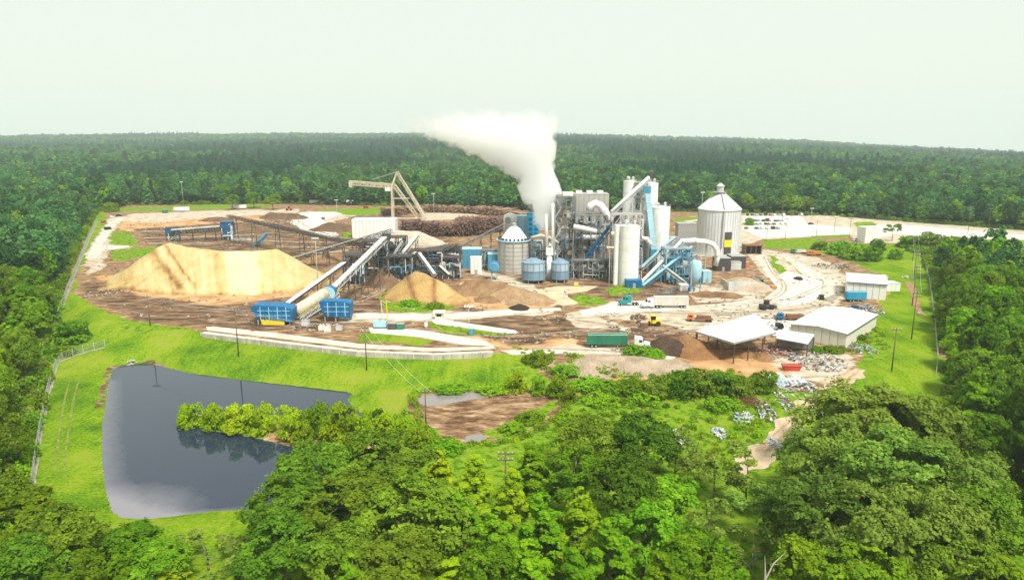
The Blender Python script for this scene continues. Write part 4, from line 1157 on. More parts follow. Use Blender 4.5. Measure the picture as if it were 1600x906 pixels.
part('grapple_rope', M_DARK, t, lambda b: b.beam(D(553, 290, cr) + [0, 3, 0], D(553, 300, cr) + [0, 3, 0], 0.12))

# ---------------------------------------------------------------- clad boxes
def clad_box(name, label, c, sx, sy, h, wall, roof=None, rz=0.0, panel=3.0, cat='building', door=None, pitch=0.0, z0=0.0):
    """rectangular shed: separate cladding panels on all four faces and a roof"""
    c = Vector((float(c[0]), float(c[1]), z0))
    t = thing(name, label, cat, c, world_parts=False); t.rotation_euler = (0, 0, rz)
    core = MB(); core.box((0, 0, h / 2), (sx - 0.3, sy - 0.3, h - 0.1)); core.build('frame', M_DARK, t)
    def run(L, fn):
        n = max(1, round(L / panel)); w = L / n
        for i in range(n):
            fn(-L / 2 + w * (i + 0.5), w * 0.95)
    cache = {}
    def pan(x, y, sx_, sy_):
        key = (round(sx_, 3), round(sy_, 3))
        if key not in cache:
            b = MB(); b.box((0, 0, h / 2), (sx_, sy_, h)); cache[key] = new_mesh('wall_panel', b.v, b.f, wall)
        o = bpy.data.objects.new('wall_panel', cache[key]); COL.objects.link(o); o.parent = t; o.location = (x, y, 0)
    run(sx, lambda u, w: (pan(u, -sy / 2, w, 0.12), pan(u, sy / 2, w, 0.12)))
    run(sy, lambda u, w: (pan(-sx / 2, u, 0.12, w), pan(sx / 2, u, 0.12, w)))
    r = MB()
    if pitch:
        ov = 0.5
        for s in (-1, 1):
            r.add([(-sx / 2 - ov, s * (sy / 2 + ov), h), (sx / 2 + ov, s * (sy / 2 + ov), h), (sx / 2 + ov, 0, h + pitch), (-sx / 2 - ov, 0, h + pitch),
                   (-sx / 2 - ov, s * (sy / 2 + ov), h + 0.18), (sx / 2 + ov, s * (sy / 2 + ov), h + 0.18), (sx / 2 + ov, 0, h + pitch + 0.18), (-sx / 2 - ov, 0, h + pitch + 0.18)], BOXF)
        ro_ = r.build('roof', roof or wall, t)
        sm = MB()
        for k in range(int(sx / 1.5)):
            x_ = -sx / 2 + 1.5 * (k + 0.5)
            for s in (-1, 1):
                sm.beam((x_, s * (sy / 2 + 0.45), h + 0.22), (x_, s * 0.02, h + pitch + 0.2), 0.1, 0.1)
        sm.beam((-sx / 2 - 0.5, 0, h + pitch + 0.22), (sx / 2 + 0.5, 0, h + pitch + 0.22), 0.35, 0.14)
        sm.build('roof_seam', M_LGREY, ro_)
        for s in (-1, 1):
            ev = MB(); ev.beam((-sx / 2 - 0.5, s * (sy / 2 + 0.56), h + 0.02), (sx / 2 + 0.5, s * (sy / 2 + 0.56), h + 0.02), 0.12, 0.3); ev.build('gutter', M_DARK, t)
        for s in (-1, 1):
            g = MB(); x = s * (sx / 2 - 0.02)
            g.add([(x, -sy / 2, h - 0.05), (x, sy / 2, h - 0.05), (x, 0, h + pitch - 0.02), (x + 0.08 * s, -sy / 2, h - 0.05), (x + 0.08 * s, sy / 2, h - 0.05), (x + 0.08 * s, 0, h + pitch - 0.02)], [(0, 1, 2), (5, 4, 3), (0, 3, 4, 1), (1, 4, 5, 2), (2, 5, 3, 0)])
            g.build('gable', wall, t)
    else:
        r.box((0, 0, h + 0.12), (sx + 0.3, sy + 0.3, 0.24)).build('roof', roof or wall, t)
    for (side, u, w, dh) in (door or ()):
        b = MB()
        if side == 'f': b.box((u, -sy / 2 - 0.09, dh / 2), (w, 0.1, dh))
        elif side == 'l': b.box((-sx / 2 - 0.09, u, dh / 2), (0.1, w, dh))
        else: b.box((sx / 2 + 0.09, u, dh / 2), (0.1, w, dh))
        b.build('door', M_GREY, t)
    return t
Yb = Yof(372)
clad_box('steel_building', 'windowless white clad building beside the chipper tower', D(587, 372, Yb + 7), 28, 14, 11.8, M_WHITE, M_WHITE, 0.02, 2.4)

# ---------------------------------------------------------------- receiving hoppers
def hopper(label, px0, px1, ptop, pbot, Y, skew, ribs, m, base_m=None, drop=0.35):
    a, b_ = D(px0, pbot, Y), D(px1, pbot, Y)
    zt = D((px0 + px1) / 2, ptop, Y)[2]
    c = (a + b_) / 2; Lx = b_[0] - a[0]; dep = Lx * 0.42
    t = thing('receiving_hopper', label, 'hopper', (c[0], Y + dep / 2, 0))
    h0 = zt * drop
    def body(b):
        pts = [(a[0], zt - skew * 0.5), (a[0] + Lx * 0.1, zt), (b_[0] - Lx * 0.22, zt - skew * 0.25), (b_[0], zt - skew), (b_[0] - Lx * 0.03, h0 - skew * 0.3), (a[0] + Lx * 0.25, h0 + skew * 0.6), (a[0] + Lx * 0.12, h0 + skew * 1.0)]
        b.profile(pts[::-1], Y, Y + dep)
    part('bin', m, t, body)
    for k in range(ribs):
        x = a[0] + Lx * (0.14 + 0.82 * k / (ribs - 1))
        part('rib', M_LBLUE if k % 2 else m, t, lambda b: b.box((x, Y - 0.12, (zt + h0) / 2 - skew * 0.1), (0.22, 0.22, (zt - h0) * 0.82)))
    for f in (0.35, 0.65):
        part('stiffener', M_LBLUE, t, lambda b: b.box((c[0] + Lx * 0.06, Y - 0.1, h0 + (zt - h0) * f), (Lx * 0.8, 0.16, 0.16)))
    for x in (a[0] + Lx * 0.16, c[0], b_[0] - Lx * 0.08):
        for y in (Y + 0.6, Y + dep - 0.6):
            part('leg', M_GREY, t, lambda b: b.box((x, y, h0 * 0.55), (0.4, 0.4, h0 * 1.2)))
    if base_m:
        part('base', base_m, t, lambda b: b.box((c[0] + Lx * 0.02, Y + 0.4, 1.0), (Lx * 0.55, 0.6, 2.0)))
    return t
hopper('ribbed bright blue receiving hopper with a yellow base at the conveyor foot', 393, 458, 477, 513, 243, 1.6, 9, M_BLUE, M_YELLOW, 0.2)
hopper('second blue hopper with bracing beside the beige drum', 500, 549, 470, 508, 247, 1.0, 7, M_BLUE, None, 0.22)
p_, q_ = Vector(D(462, 487, 250)), Vector(D(508, 458, 264))
t = thing('conveyor', 'fat beige half round drum cover on a steel deck between two blue hoppers', 'conveyor', (p_.x, p_.y, 0))
part('drum_cover', M_BEIGE, t, lambda b: b.tube(p_, q_, 2.2, 2.2, 16), True)
for k in range(6):
    c_ = p_.lerp(q_, (k + 0.5) / 6)
    part('hoop', M_CREAM, t, lambda b: b.tube(c_, c_ + (q_ - p_).normalized() * 0.25, 2.3, 2.3, 16))
part('deck', M_LGREY, t, lambda b: b.truss(p_ - Vector((0, 0, 2.8)), q_ + (q_ - p_) * 0.35 - Vector((0, 0, 2.8)), 4.4, 1.6, 10, 0.3))
part('handrail', M_YELLOW, t, lambda b: b.beam(p_ + Vector((1.6, -1.9, -1.4)), q_ + (q_ - p_) * 0.5 + Vector((1.6, -1.9, -1.4)), 0.15))
for f in (0.1, 0.6, 1.2):
    c_ = p_.lerp(q_, f)
    part('trestle_leg', M_GREY, t, lambda b: b.beam((c_.x - 2, c_.y, -0.1), (c_.x - 1.6, c_.y, c_.z - 3), 0.4).beam((c_.x + 2, c_.y, -0.1), (c_.x + 1.6, c_.y, c_.z - 3), 0.4))
c_ = D(515, 457, 266)
t = thing('dust_hood', 'round bright blue hood at the upper end of the beige drum', 'hood', (c_[0], c_[1], 0))
part('drum', M_BLUE, t, lambda b: b.tube((c_[0], c_[1] - 2.2, c_[2]), (c_[0], c_[1] + 2.2, c_[2]), 2.5, 2.5, 20))
part('rim', M_LBLUE, t, lambda b: b.tube((c_[0], c_[1] - 2.4, c_[2]), (c_[0], c_[1] - 2.15, c_[2]), 2.7, 2.7, 20))
part('leg', M_GREY, t, lambda b: b.box((c_[0] - 1.5, c_[1], c_[2] / 2 - 1), (0.4, 0.4, c_[2] - 2)))
part('leg', M_GREY, t, lambda b: b.box((c_[0] + 1.5, c_[1], c_[2] / 2 - 1), (0.4, 0.4, c_[2] - 2)))

# ---------------------------------------------------------------- steel frames
def frame(name, label, px0, px1, ptop, Y, dep, nx, ny, levels, m, fill=(), t_=0.35, cat='steel frame', floors=True, z0=0.0, plat=None):
    """open multi-storey steel structure; fill: (kind, fx, fy, z, sx, sy, sz, material) pieces inside, in shares of the frame"""
    a, b_ = D(px0, ptop, Y), D(px1, ptop, Y)
    H = a[2]; Lx = b_[0] - a[0]; x0 = a[0]
    t = thing(name, label, cat, (x0 + Lx / 2, Y + dep / 2, 0))
    for i in range(nx + 1):
        for j in range(ny + 1):
            x, y = x0 + Lx * i / nx, Y + dep * j / ny
            part('column', m, t, lambda b: b.box((x, y, (H + z0) / 2 - 0.1), (t_, t_, H - z0)))
    for k in range(1, levels + 1):
        z = z0 + (H - z0) * k / levels
        def beams(b):
            for j in range(ny + 1):
                b.beam((x0, Y + dep * j / ny, z), (x0 + Lx, Y + dep * j / ny, z), t_ * 0.8)
            for i in range(nx + 1):
                b.beam((x0 + Lx * i / nx, Y, z), (x0 + Lx * i / nx, Y + dep, z), t_ * 0.8)
            # hand rails
            for y in (Y - 0.2, Y + dep + 0.2):
                b.beam((x0, y, z + 1.1), (x0 + Lx, y, z + 1.1), 0.1); b.beam((x0, y, z + 0.6), (x0 + Lx, y, z + 0.6), 0.07)
        part('floor_beam', m, t, beams)
        if floors:
            part('platform', plat or (M_DARK if m is M_DARK else M_STEEL if m is M_STEEL else M_GREY), t, lambda b: b.box((x0 + Lx / 2, Y + dep / 2, z + 0.25), (Lx * 0.96, dep * 0.92, 0.12)))
    def brace(b):
        for k in range(levels):
            z0_, z1_ = z0 + (H - z0) * k / levels, z0 + (H - z0) * (k + 1) / levels
            for i in range(nx):
                if (i + k) % 2 == 0:
                    b.beam((x0 + Lx * i / nx, Y - 0.05, z0_), (x0 + Lx * (i + 1) / nx, Y - 0.05, z1_), t_ * 0.55)
                else:
                    b.beam((x0 + Lx * (i + 1) / nx, Y - 0.05, z0_), (x0 + Lx * i / nx, Y - 0.05, z1_), t_ * 0.55)
    part('bracing', m, t, brace)
    pr = random.Random(int(px0 * 7 + ptop))
    def pipes(b):
        for _ in range(int(10 + Lx)):
            r_ = pr.uniform(0.12, 0.34)
            x, y, z = x0 + Lx * pr.uniform(0, 1), Y + dep * pr.uniform(-0.06, 0.6), z0 + (H - z0) * pr.uniform(0.05, 0.95)
            if pr.random() < 0.5:
                b.tube((x, y, z), (x, y, max(z0 + 0.3, z - pr.uniform(2, 9))), r_, r_, 6)
            else:
                x2 = min(x0 + Lx, x + pr.uniform(2, 8)); b.tube((x, y, z), (x2, y, z + pr.uniform(-1, 1)), r_, r_, 6)
                b.tube((x2, y, z), (x2, y, max(z0 + 0.3, z - pr.uniform(1, 5))), r_, r_, 6)
    part('pipework', pr.choice((M_LGREY, M_WHITE, M_GALV)), t, pipes)
    if H > 9:
        part('pipework', pr.choice((M_MIDBLUE, M_LBLUE)), t, pipes)
    for (nm, kind, fx, fy, fz, sx, sy, sz, mm) in fill:
        cx, cy, cz = x0 + Lx * fx, Y + dep * fy, z0 + (H - z0) * fz
        if kind == 'box':
            part(nm, mm, t, lambda b: b.box((cx, cy, cz), (sx, sy, sz)))
        elif kind == 'cyl':
            part(nm, mm, t, lambda b: b.lathe((cx, cy, cz - sz / 2), [(sx * 0.25, -sx * 0.5), (sx / 2, 0), (sx / 2, sz), (sx * 0.25, sz + sx * 0.2)], 16), True)
        elif kind == 'hcyl':
            part(nm, mm, t, lambda b: b.tube((cx - sx / 2, cy, cz), (cx + sx / 2, cy, cz), sz / 2, sz / 2, 14), False)
        elif kind == 'stair':
            def st(b):
                n = levels
                for k in range(n):
                    za, zb = z0 + (H - z0) * k / n, z0 + (H - z0) * (k + 1) / n
                    xa, xb = (cx - sx / 2, cx + sx / 2) if k % 2 else (cx + sx / 2, cx - sx / 2)
                    b.beam((xa, cy, za), (xb, cy, zb), 0.9, 0.2)
                    b.beam((xa, cy - 0.5, za + 1), (xb, cy - 0.5, zb + 1), 0.08)
            part(nm, mm, t, st)
    return t
def rnd_fill(n, seed, mats, big=2.5):
    r = random.Random(seed); out = []
    for _ in range(n):
        k = r.choice(('box', 'cyl', 'hcyl', 'box'))
        m = r.choice(mats); s = r.uniform(0.5, 1.0) * big
        nm = {'box': 'machine_housing', 'cyl': 'vessel', 'hcyl': 'duct'}[k]
        out.append((nm, k, r.uniform(0.12, 0.88), r.uniform(0.1, 0.8), r.uniform(0.06, 0.9), s * r.uniform(0.8, 1.8), s, s * r.uniform(0.6, 1.4) * (0.5 if k == 'hcyl' else 1), m))
    return out
frame('chipper_frame', 'dark steel frame beneath the head of the longest conveyor', 566, 602, 378, 318, 10, 3, 2, 4, M_DARK, rnd_fill(34, 1, (M_DARK, M_DARK, M_GREY, M_DARK, M_RUST), 2.2), 0.4)
frame('chipper_frame', 'tall dark steel frame with blue machines left of the ash mound', 603, 632, 372, 335, 9, 2, 2, 4, M_DARK, rnd_fill(34, 2, (M_DARK, M_MIDBLUE, M_DARK, M_LGREY, M_RUST), 2.2), 0.4)
frame('screen_frame', 'dark screening frame with pale blue boxes above the small tan pile', 645, 690, 393, 325, 10, 3, 2, 3, M_DARK, rnd_fill(36, 3, (M_DARK, M_DARK, M_LBLUE, M_DARK, M_RUST), 2.2), 0.4)
frame('screen_frame', 'squat dark screen house frame at the foot of the white covered conveyor', 686, 716, 390, 345, 10, 2, 2, 3, M_DARK, rnd_fill(32, 4, (M_DARK, M_MIDBLUE, M_DARK, M_LGREY, M_DARK), 2.2), 0.4)
frame('transfer_tower', 'dark lattice tower at the head of the white topped conveyor', 536, 566, 400, 312, 9, 2, 2, 3, M_DARK, rnd_fill(30, 5, (M_DARK, M_GREY, M_DARK, M_RUST), 2.2), 0.4)
frame('transfer_tower', 'blue topped drive tower at the right end of the flat conveyor', 344, 360, 350, 452, 6, 1, 1, 3, M_DARK, [('drive_house', 'box', 0.5, 0.5, 0.82, 6.5, 6, 6.5, M_BLUE), ('drive_house', 'box', 0.5, 0.5, 0.3, 5, 5, 4, M_MIDBLUE)], 0.4)
frame('transfer_tower', 'blue drive tower at the left end of the flat conveyor', 258, 272, 357, 448, 6, 1, 1, 2, M_DARK, [('drive_house', 'box', 0.5, 0.5, 0.72, 6, 6, 5, M_BLUE)], 0.4)
frame('sorting_deck', 'cluttered grey log sorting deck right of the blue drive tower', 360, 392, 376, 448, 5, 4, 1, 2, M_GREY, rnd_fill(10, 7, (M_GREY, M_DARK, M_LGREY), 1.6), 0.3)
frame('crusher_frame', 'low black crusher frame right behind the small tan chip pile', 604, 642, 402, 312, 8, 3, 1, 2, M_DARK, rnd_fill(34, 8, (M_DARK, M_DARK, M_RUST, M_GREY), 2.4), 0.4)
frame('crusher_frame', 'black crusher frame above the brown earth mound', 686, 718, 404, 325, 8, 3, 1, 2, M_DARK, rnd_fill(34, 9, (M_DARK, M_DARK, M_GREY, M_MIDBLUE), 2.4), 0.4)
frame('pipe_rack', 'dark pipe rack crowded with vessels between round tank and exhaust stack', 832, 870, 376, 338, 8, 3, 1, 4, M_STEEL, rnd_fill(40, 41, (M_STEEL, M_DARK, M_LGREY, M_GREY, M_MIDBLUE, M_WHITE), 1.9), 0.3)
frame('pipe_rack', 'low grey pipe rack under the open steel tower', 893, 958, 408, 326, 6, 5, 1, 2, M_STEEL, rnd_fill(44, 42, (M_STEEL, M_DARK, M_LGREY, M_MIDBLUE, M_GREY), 1.8), 0.28)
frame('pipe_rack', 'pale blue pipe rack behind the lowest auger', 1052, 1096, 398, 330, 6, 4, 1, 3, M_LGREY, rnd_fill(40, 43, (M_LBLUE, M_LGREY, M_DARK, M_GREY, M_MIDBLUE), 1.7), 0.26)
frame('pipe_rack', 'dark pipe rack at the foot of the cyclone', 752, 780, 392, 352, 6, 3, 1, 3, M_STEEL, rnd_fill(30, 44, (M_STEEL, M_DARK, M_BLUE, M_LGREY), 1.7), 0.28)
# blue process houses between the chipper and the round tank
for i, (x0, x1, yt, Y, m, lab) in enumerate(((722, 752, 390, 352, M_MIDBLUE, 'long blue clad machine house behind the earth mound'), (762, 782, 398, 345, M_MIDBLUE, 'small blue housing beside the round tank wall'))):
    a, b_ = D(x0, yt, Y), D(x1, yt, Y)
    clad_box('machine_house', lab, ((a[0] + b_[0]) / 2, Y + 4), b_[0] - a[0], 7, a[2], m, M_LBLUE, 0.03, 2.2)
c_ = D(772, 416, 325)
t = thing('storage_tank', 'bright blue horizontal drum lying in front of the round tank', 'tank', (c_[0], c_[1], 0))
part('shell', M_BLUE, t, lambda b: b.tube((c_[0], c_[1] - 2.5, c_[2]), (c_[0], c_[1] + 2.5, c_[2]), 2.6, 2.6, 20))
part('end_cap', M_MIDBLUE, t, lambda b: b.tube((c_[0], c_[1] - 2.8, c_[2]), (c_[0], c_[1] - 2.5, c_[2]), 1.9, 2.6, 20))
for s in (-1, 1):
    part('saddle', M_GREY, t, lambda b: b.box((c_[0] + s * 1.2, c_[1], 0.6 * (c_[2] - 2)), (0.6, 4, max(0.5, 1.3 * (c_[2] - 2)))))

# ---------------------------------------------------------------- round tank with cone
Y = 336; a, b_ = D(776, 375, Y), D(831, 375, Y); cx, R = (a[0] + b_[0]) / 2, (b_[0] - a[0]) / 2; cy = Y + R
zw, za = D(803, 374, cy)[2], D(803, 353, cy)[2]
t = thing('round_tank', 'big beige round tank with a white cone roof and ringed eave', 'tank', (cx, cy, 0))
part('wall', mat('stone_grey_paint', (0.47, 0.455, 0.41), 0.6, var=0.15, scale=0.3, dirt=0.35, dirtcol=(0.28, 0.24, 0.19)), t, lambda b: b.lathe((cx, cy, 0), [(R * 0.97, 0.0), (R * 0.97, zw)], 40))
for k in range(8):
    z = zw * (k + 0.5) / 8
    part('hoop', M_GREY, t, lambda b: b.lathe((cx, cy, z), [(R * 0.985, 0), (R * 0.985, 0.14)], 40))
cr_ = part('cone_roof', M_WHITE, t, lambda b: b.lathe((cx, cy, zw), [(R * 0.8, 0.2), (R * 0.35, (za - zw) * 0.8), (R * 0.12, za - zw)], 40))
part('eave_ring', M_LBLUE, t, lambda b: b.lathe((cx, cy, zw), [(R * 1.04, -0.3), (R * 1.04, 0.2)], 40))
for k in range(24):
    a_ = 2 * math.pi * k / 24
    part('vent_box', M_DARK, t, lambda b: b.box((cx + R * 0.9 * math.cos(a_), cy + R * 0.9 * math.sin(a_), zw + 0.7), (0.9, 0.9, 1.0), a_))
part('top_cap', M_GREY, cr_, lambda b: b.lathe((cx, cy, za), [(R * 0.14, -0.1), (R * 0.14, 1.2), (0.1, 1.6)], 20))
for k in range(5):
    a_ = math.pi * (1.15 + 0.17 * k)
    part('pilaster', M_GREY, t, lambda b: b.box((cx + R * math.cos(a_), cy + R * math.sin(a_), zw / 2), (0.35, 0.35, zw), a_))
# cyclone
c_ = D(797, 342, 378)
t = thing('cyclone', 'grey white rounded cyclone hood at the head of the covered conveyor', 'cyclone', (c_[0], c_[1], 0))
part('drum', M_WHITE, t, lambda b: b.lathe((c_[0], c_[1], 0), [(0.8, c_[2] - 8), (3.4, c_[2] - 3), (3.6, c_[2] + 0.5), (2.9, c_[2] + 2.3), (1.0, c_[2] + 3.2)], 24), True)
part('inlet', M_GREY, t, lambda b: b.tube((c_[0] - 1.2, c_[1] - 3.8, c_[2] - 0.4), (c_[0] - 1.2, c_[1] - 1, c_[2] - 0.4), 1.7, 1.7, 14))
for sx, sy in ((-1, -1), (1, -1), (1, 1), (-1, 1)):
    part('leg', M_LGREY, t, lambda b: b.box((c_[0] + sx * 2.6, c_[1] + sy * 2.6, (c_[2] - 2) / 2), (0.4, 0.4, c_[2] - 2)))
part('skirt', M_BEIGE, t, lambda b: b.box((c_[0] - 1, c_[1], c_[2] - 6), (5.5, 5.5, 3.5)))
# blue filter houses
a, b_ = D(805, 338, 385), D(824, 338, 385)
clad_box('filter_house', 'pale turquoise filter house left of the steam', ((a[0] + b_[0]) / 2, 388), b_[0] - a[0], 6, a[2], M_LBLUE, M_LBLUE, 0, 1.6)
a, b_ = D(824, 334, 382), D(843, 334, 382)
t = clad_box('filter_house', 'bright blue louvred filter tower half hidden by steam', ((a[0] + b_[0]) / 2, 385), b_[0] - a[0], 6, a[2], mat('sky_blue_paint', (0.03, 0.36, 0.55), 0.5, var=0.15, scale=0.4, dirt=0.25, dirtcol=(0.1, 0.15, 0.2)), M_BLUE, 0, 2.2)
for k in range(4):
    for s in (-1, 1):
        b = MB(); b.box((s * 1.5, -3.12, a[2] * (0.55 + 0.11 * k)), (2.0, 0.14, 1.6)); b.build('louvre', M_BLUE, t)
# exhaust stack
Y = 326
t = thing('exhaust_stack', 'slim white exhaust stack with a flared foot between the slate tanks', 'chimney', D(858, 447, Y))
pb, pt = D(858, 447, Y), D(858, 398, Y)
part('shaft', M_WHITE, t, lambda b: b.lathe((pb[0], Y, 0), [(2.3, -0.2), (1.35, 3.2), (1.3, pt[2])], 20), True)
part('breech_box', M_WHITE, t, lambda b: b.box((pb[0], Y, pt[2] + 1.6), (3.2, 3.0, 3.2)))
pt2 = D(864, 318, Y)
part('flue', M_WHITE, t, lambda b: b.tube((pb[0] + 1.4, Y, pt[2]), (pt2[0], Y, pt2[2]), 0.62, 0.62, 12), True)
part('flue', M_LGREY, t, lambda b: b.tube((pb[0] - 1.0, Y + 1.5, pt[2]), (D(853, 330, Y)[0], Y + 1.5, D(853, 335, Y)[2]), 0.8, 0.8, 12), True)
part('ladder', M_GREY, t, lambda b: b.beam((pb[0] + 2.4, Y - 0.8, 2), (pt2[0] + 0.9, Y - 0.8, pt2[2] - 1), 0.35, 0.12))
# slate tanks
def slate(label, px0, px1, ptop, Y):
    a, b_ = D(px0, ptop, Y), D(px1, ptop, Y); cx, R = (a[0] + b_[0]) / 2, (b_[0] - a[0]) / 2; cy = Y + R
    z1 = D(px0, ptop, cy)[2] - 1.4; z0 = 1.7
    t = thing('slurry_tank', label, 'tank', (cx, cy, 0))
    zm = z0 + (z1 - z0) * 0.5
    part('lower_shell', M_SLATE, t, lambda b: b.lathe((cx, cy, 0), [(R * 0.96, z0), (R * 0.96, zm)], 28))
    part('upper_shell', mat('pale_slate_tank', (0.34, 0.44, 0.52), 0.5, var=0.18, scale=0.3, dirt=0.35, dirtcol=(0.3, 0.3, 0.3)), t, lambda b: b.lathe((cx, cy, 0), [(R * 0.965, zm), (R * 0.965, z1)], 28))
    part('roof', M_SLATE, t, lambda b: b.lathe((cx, cy, z1), [(R, 0), (R * 0.3, 1.6), (0.3, 1.8)], 28))
    for z in (z0, zm, z1 - 0.3):
        part('band', M_SLATE, t, lambda b: b.lathe((cx, cy, z), [(R, 0), (R, 0.25)], 28))
    for k in range(12):
        a_ = 2 * math.pi * k / 12
        part('rib', M_SLATE, t, lambda b: b.box((cx + R * 0.98 * math.cos(a_), cy + R * 0.98 * math.sin(a_), (z0 + z1) / 2), (0.2, 0.2, z1 - z0), a_))
        if k % 2 == 0:
            part('leg', M_GREY, t, lambda b: b.box((cx + R * 0.85 * math.cos(a_), cy + R * 0.85 * math.sin(a_), z0 / 2), (0.45, 0.45, z0)))
    part('discharge_cone', M_LGREY, t, lambda b: b.lathe((cx, cy, 0.4), [(0.8, 0), (R * 0.8, z0 - 0.3)], 20))
    return t
slate('slate blue banded tank left of the white exhaust stack', 815, 853, 404, 313)
slate('slate blue banded tank right of the white exhaust stack', 862, 891, 405, 315)
# process tower
rf = rnd_fill(34, 11, (M_GREY, M_LGREY, M_BEIGE, M_DARK, M_WHITE, M_DARK, M_STEEL), 2.6)
frame('process_tower', 'tall open steel process tower crowded with vessels beside the steam', 871, 900, 308, 345, 12, 2, 2, 7, M_STEEL,
      rf + [('vessel', 'cyl', 0.5, 0.35, 0.45, 5, 5, 10, M_LGREY), ('vessel', 'cyl', 0.55, 0.3, 0.75, 4.5, 5, 6, M_BEIGE), ('stair', 'stair', 0.02, -0.15, 0, 3.2, 1, 1, M_LGREY), ('top_house', 'box', 0.6, 0.5, 1.02, 5, 6, 2.4, M_WHITE)], 0.4)
frame('process_tower', 'lower open steel tower with white ducts between the tall tower and blue conveyor', 899, 950, 338, 343, 12, 4, 2, 5, M_STEEL,
      rnd_fill(54, 12, (M_GREY, M_LGREY, M_WHITE, M_DARK, M_STEEL, M_MIDBLUE, M_BEIGE, M_DARK), 2.4) + [('vessel', 'cyl', 0.3, 0.4, 0.3, 5, 5, 9, M_BEIGE), ('duct', 'hcyl', 0.6, 0.1, 0.62, 12, 1, 2.4, M_WHITE), ('vessel', 'cyl', 0.75, 0.3, 0.25, 5.5, 5, 7, M_LGREY)], 0.38)
a, b_ = D(897, 304, 362), D(952, 304, 362)
t = clad_box('boiler_house', 'weathered grey clad boiler house rising behind the process tower', ((a[0] + b_[0]) / 2, 368), b_[0] - a[0], 11, a[2], mat('weathered_cladding', (0.44, 0.43, 0.38), 0.7, var=0.15, scale=0.2, dirt=0.45, dirtcol=(0.27, 0.22, 0.17)), M_GREY, 0, 2.4)
for k in range(3):
    b = MB(); b.box((-6 + 5.5 * k, 0, a[2] + 0.9), (3.0, 3.5, 1.3)); b.build('roof_fan', M_WHITE, t)
t = thing('curved_duct', 'big white bent duct hooking over the boiler house front', 'duct', D(938, 345, 352))
part('pipe', M_WHITE, t, lambda b: b.path([D(921, 330, 352), D(923, 321, 352), D(930, 318, 352), D(938, 321, 352), D(945, 331, 352), D(953, 345, 350)], 1.9, 12), True)
part('collar', M_LGREY, t, lambda b: b.tube(D(943, 328, 352), D(945, 331, 352), 2.2, 2.2, 12))
part('support', M_GREY, t, lambda b: b.box((D(921, 340, 352)[0], 352, D(921, 334, 352)[2] / 2), (0.6, 0.6, D(921, 334, 352)[2])))
for i, (pts, r, m, lab) in enumerate((([(896, 354), (912, 357), (932, 362)], 1.3, M_WHITE, 'white slanted duct across the open steel tower'), ([(938, 392), (946, 392), (946, 352), (960, 350)], 0.5, M_LGREY, 'thin grey riser pipe beside the blue conveyor'), ([(830, 372), (845, 368), (860, 372), (872, 380)], 0.9, M_BEIGE, 'beige pipe bending from the round tank to the stack'), ([(833, 376), (847, 376), (848, 392)], 0.5, M_LGREY, 'grey elbow pipe beside the round tank'))):
    P = [D(a_, b2, 338) for a_, b2 in pts]
    t = thing('pipe_run', lab, 'pipe', (P[0][0], P[0][1], 0))
    part('pipe', m, t, lambda b: b.path(P, r, 10), True)
    part('pipe_stand', M_GREY, t, lambda b: b.box((P[0][0], P[0][1] + 0.2, P[0][2] / 2), (0.35, 0.35, P[0][2])).box((P[-1][0], P[-1][1] + 0.2, P[-1][2] / 2), (0.35, 0.35, P[-1][2])))

# ---------------------------------------------------------------- white silos
def silo(label, px0, px1, ptop, Y, m, bands=6, cone=1.0, base=0.0, rails=True, name='silo'):
    a, b_ = D(px0, ptop, Y), D(px1, ptop, Y); cx, R = (a[0] + b_[0]) / 2, (b_[0] - a[0]) / 2; cy = Y + R
    H = D(px0, ptop, cy)[2]
    t = thing(name, label, 'silo', (cx, cy, 0))
    part('shell', m, t, lambda b: b.lathe((cx, cy, 0), [(R, base), (R, H)], 40))
    for k in range(1, bands):
        part('seam_band', M_LGREY, t, lambda b: b.lathe((cx, cy, H * k / bands), [(R * 1.008, 0), (R * 1.008, 0.12)], 40))
    rf_ = part('roof', m, t, lambda b: b.lathe((cx, cy, H), [(R * 1.02, 0), (R * 1.02, 0.25), (R * 0.2, cone), (0.1, cone)], 40))
    if rails:
        def rail(b):
            for z in (0.7, 1.3):
                for k in range(24):
                    a0, a1 = 2 * math.pi * k / 24, 2 * math.pi * (k + 1) / 24
                    b.beam((cx + R * math.cos(a0), cy + R * math.sin(a0), H + z), (cx + R * math.cos(a1), cy + R * math.sin(a1), H + z), 0.09)
            for k in range(24):
                a0 = 2 * math.pi * k / 24
                b.box((cx + R * math.cos(a0), cy + R * math.sin(a0), H + 0.7), (0.09, 0.09, 1.3))
        part('guard_rail', M_GREY, rf_, rail)
        for k in range(3):
            part('roof_vent', M_LGREY, rf_, lambda b: b.lathe((cx + R * 0.5 * math.cos(k * 2.1), cy + R * 0.5 * math.sin(k * 2.1), H + 0.3), [(0.5, 0), (0.5, 1.6), (0.8, 1.7), (0.1, 2.3)], 10))
    return t, cx, cy, R, H
t, cx, cy, R, H = silo('tall plain white silo standing in front at the blue bunker', 970, 1003, 353, 310, M_WHITE, 5, 0.8)
part('ladder_cage', M_GREY, t, lambda b: b.beam((cx - R * 0.85, cy - R * 0.75, 0.5), (cx - R * 0.85, cy - R * 0.75, H), 0.5, 0.3))
silo('slim white standpipe silo hugging the front white silo', 961, 969, 352, 312, M_WHITE, 5, 0.5, rails=False)
silo('upper left white silo behind the steel head frame', 976, 996, 284, 352, M_WHITE, 8, 0.8)
silo('tallest white silo behind the pale blue elevator', 1007, 1031, 287, 352, M_WHITE, 8, 0.8)
silo('wide white silo with a railed roof right of the pale blue elevator', 1018, 1051, 324, 338, M_WHITE, 6, 0.9)
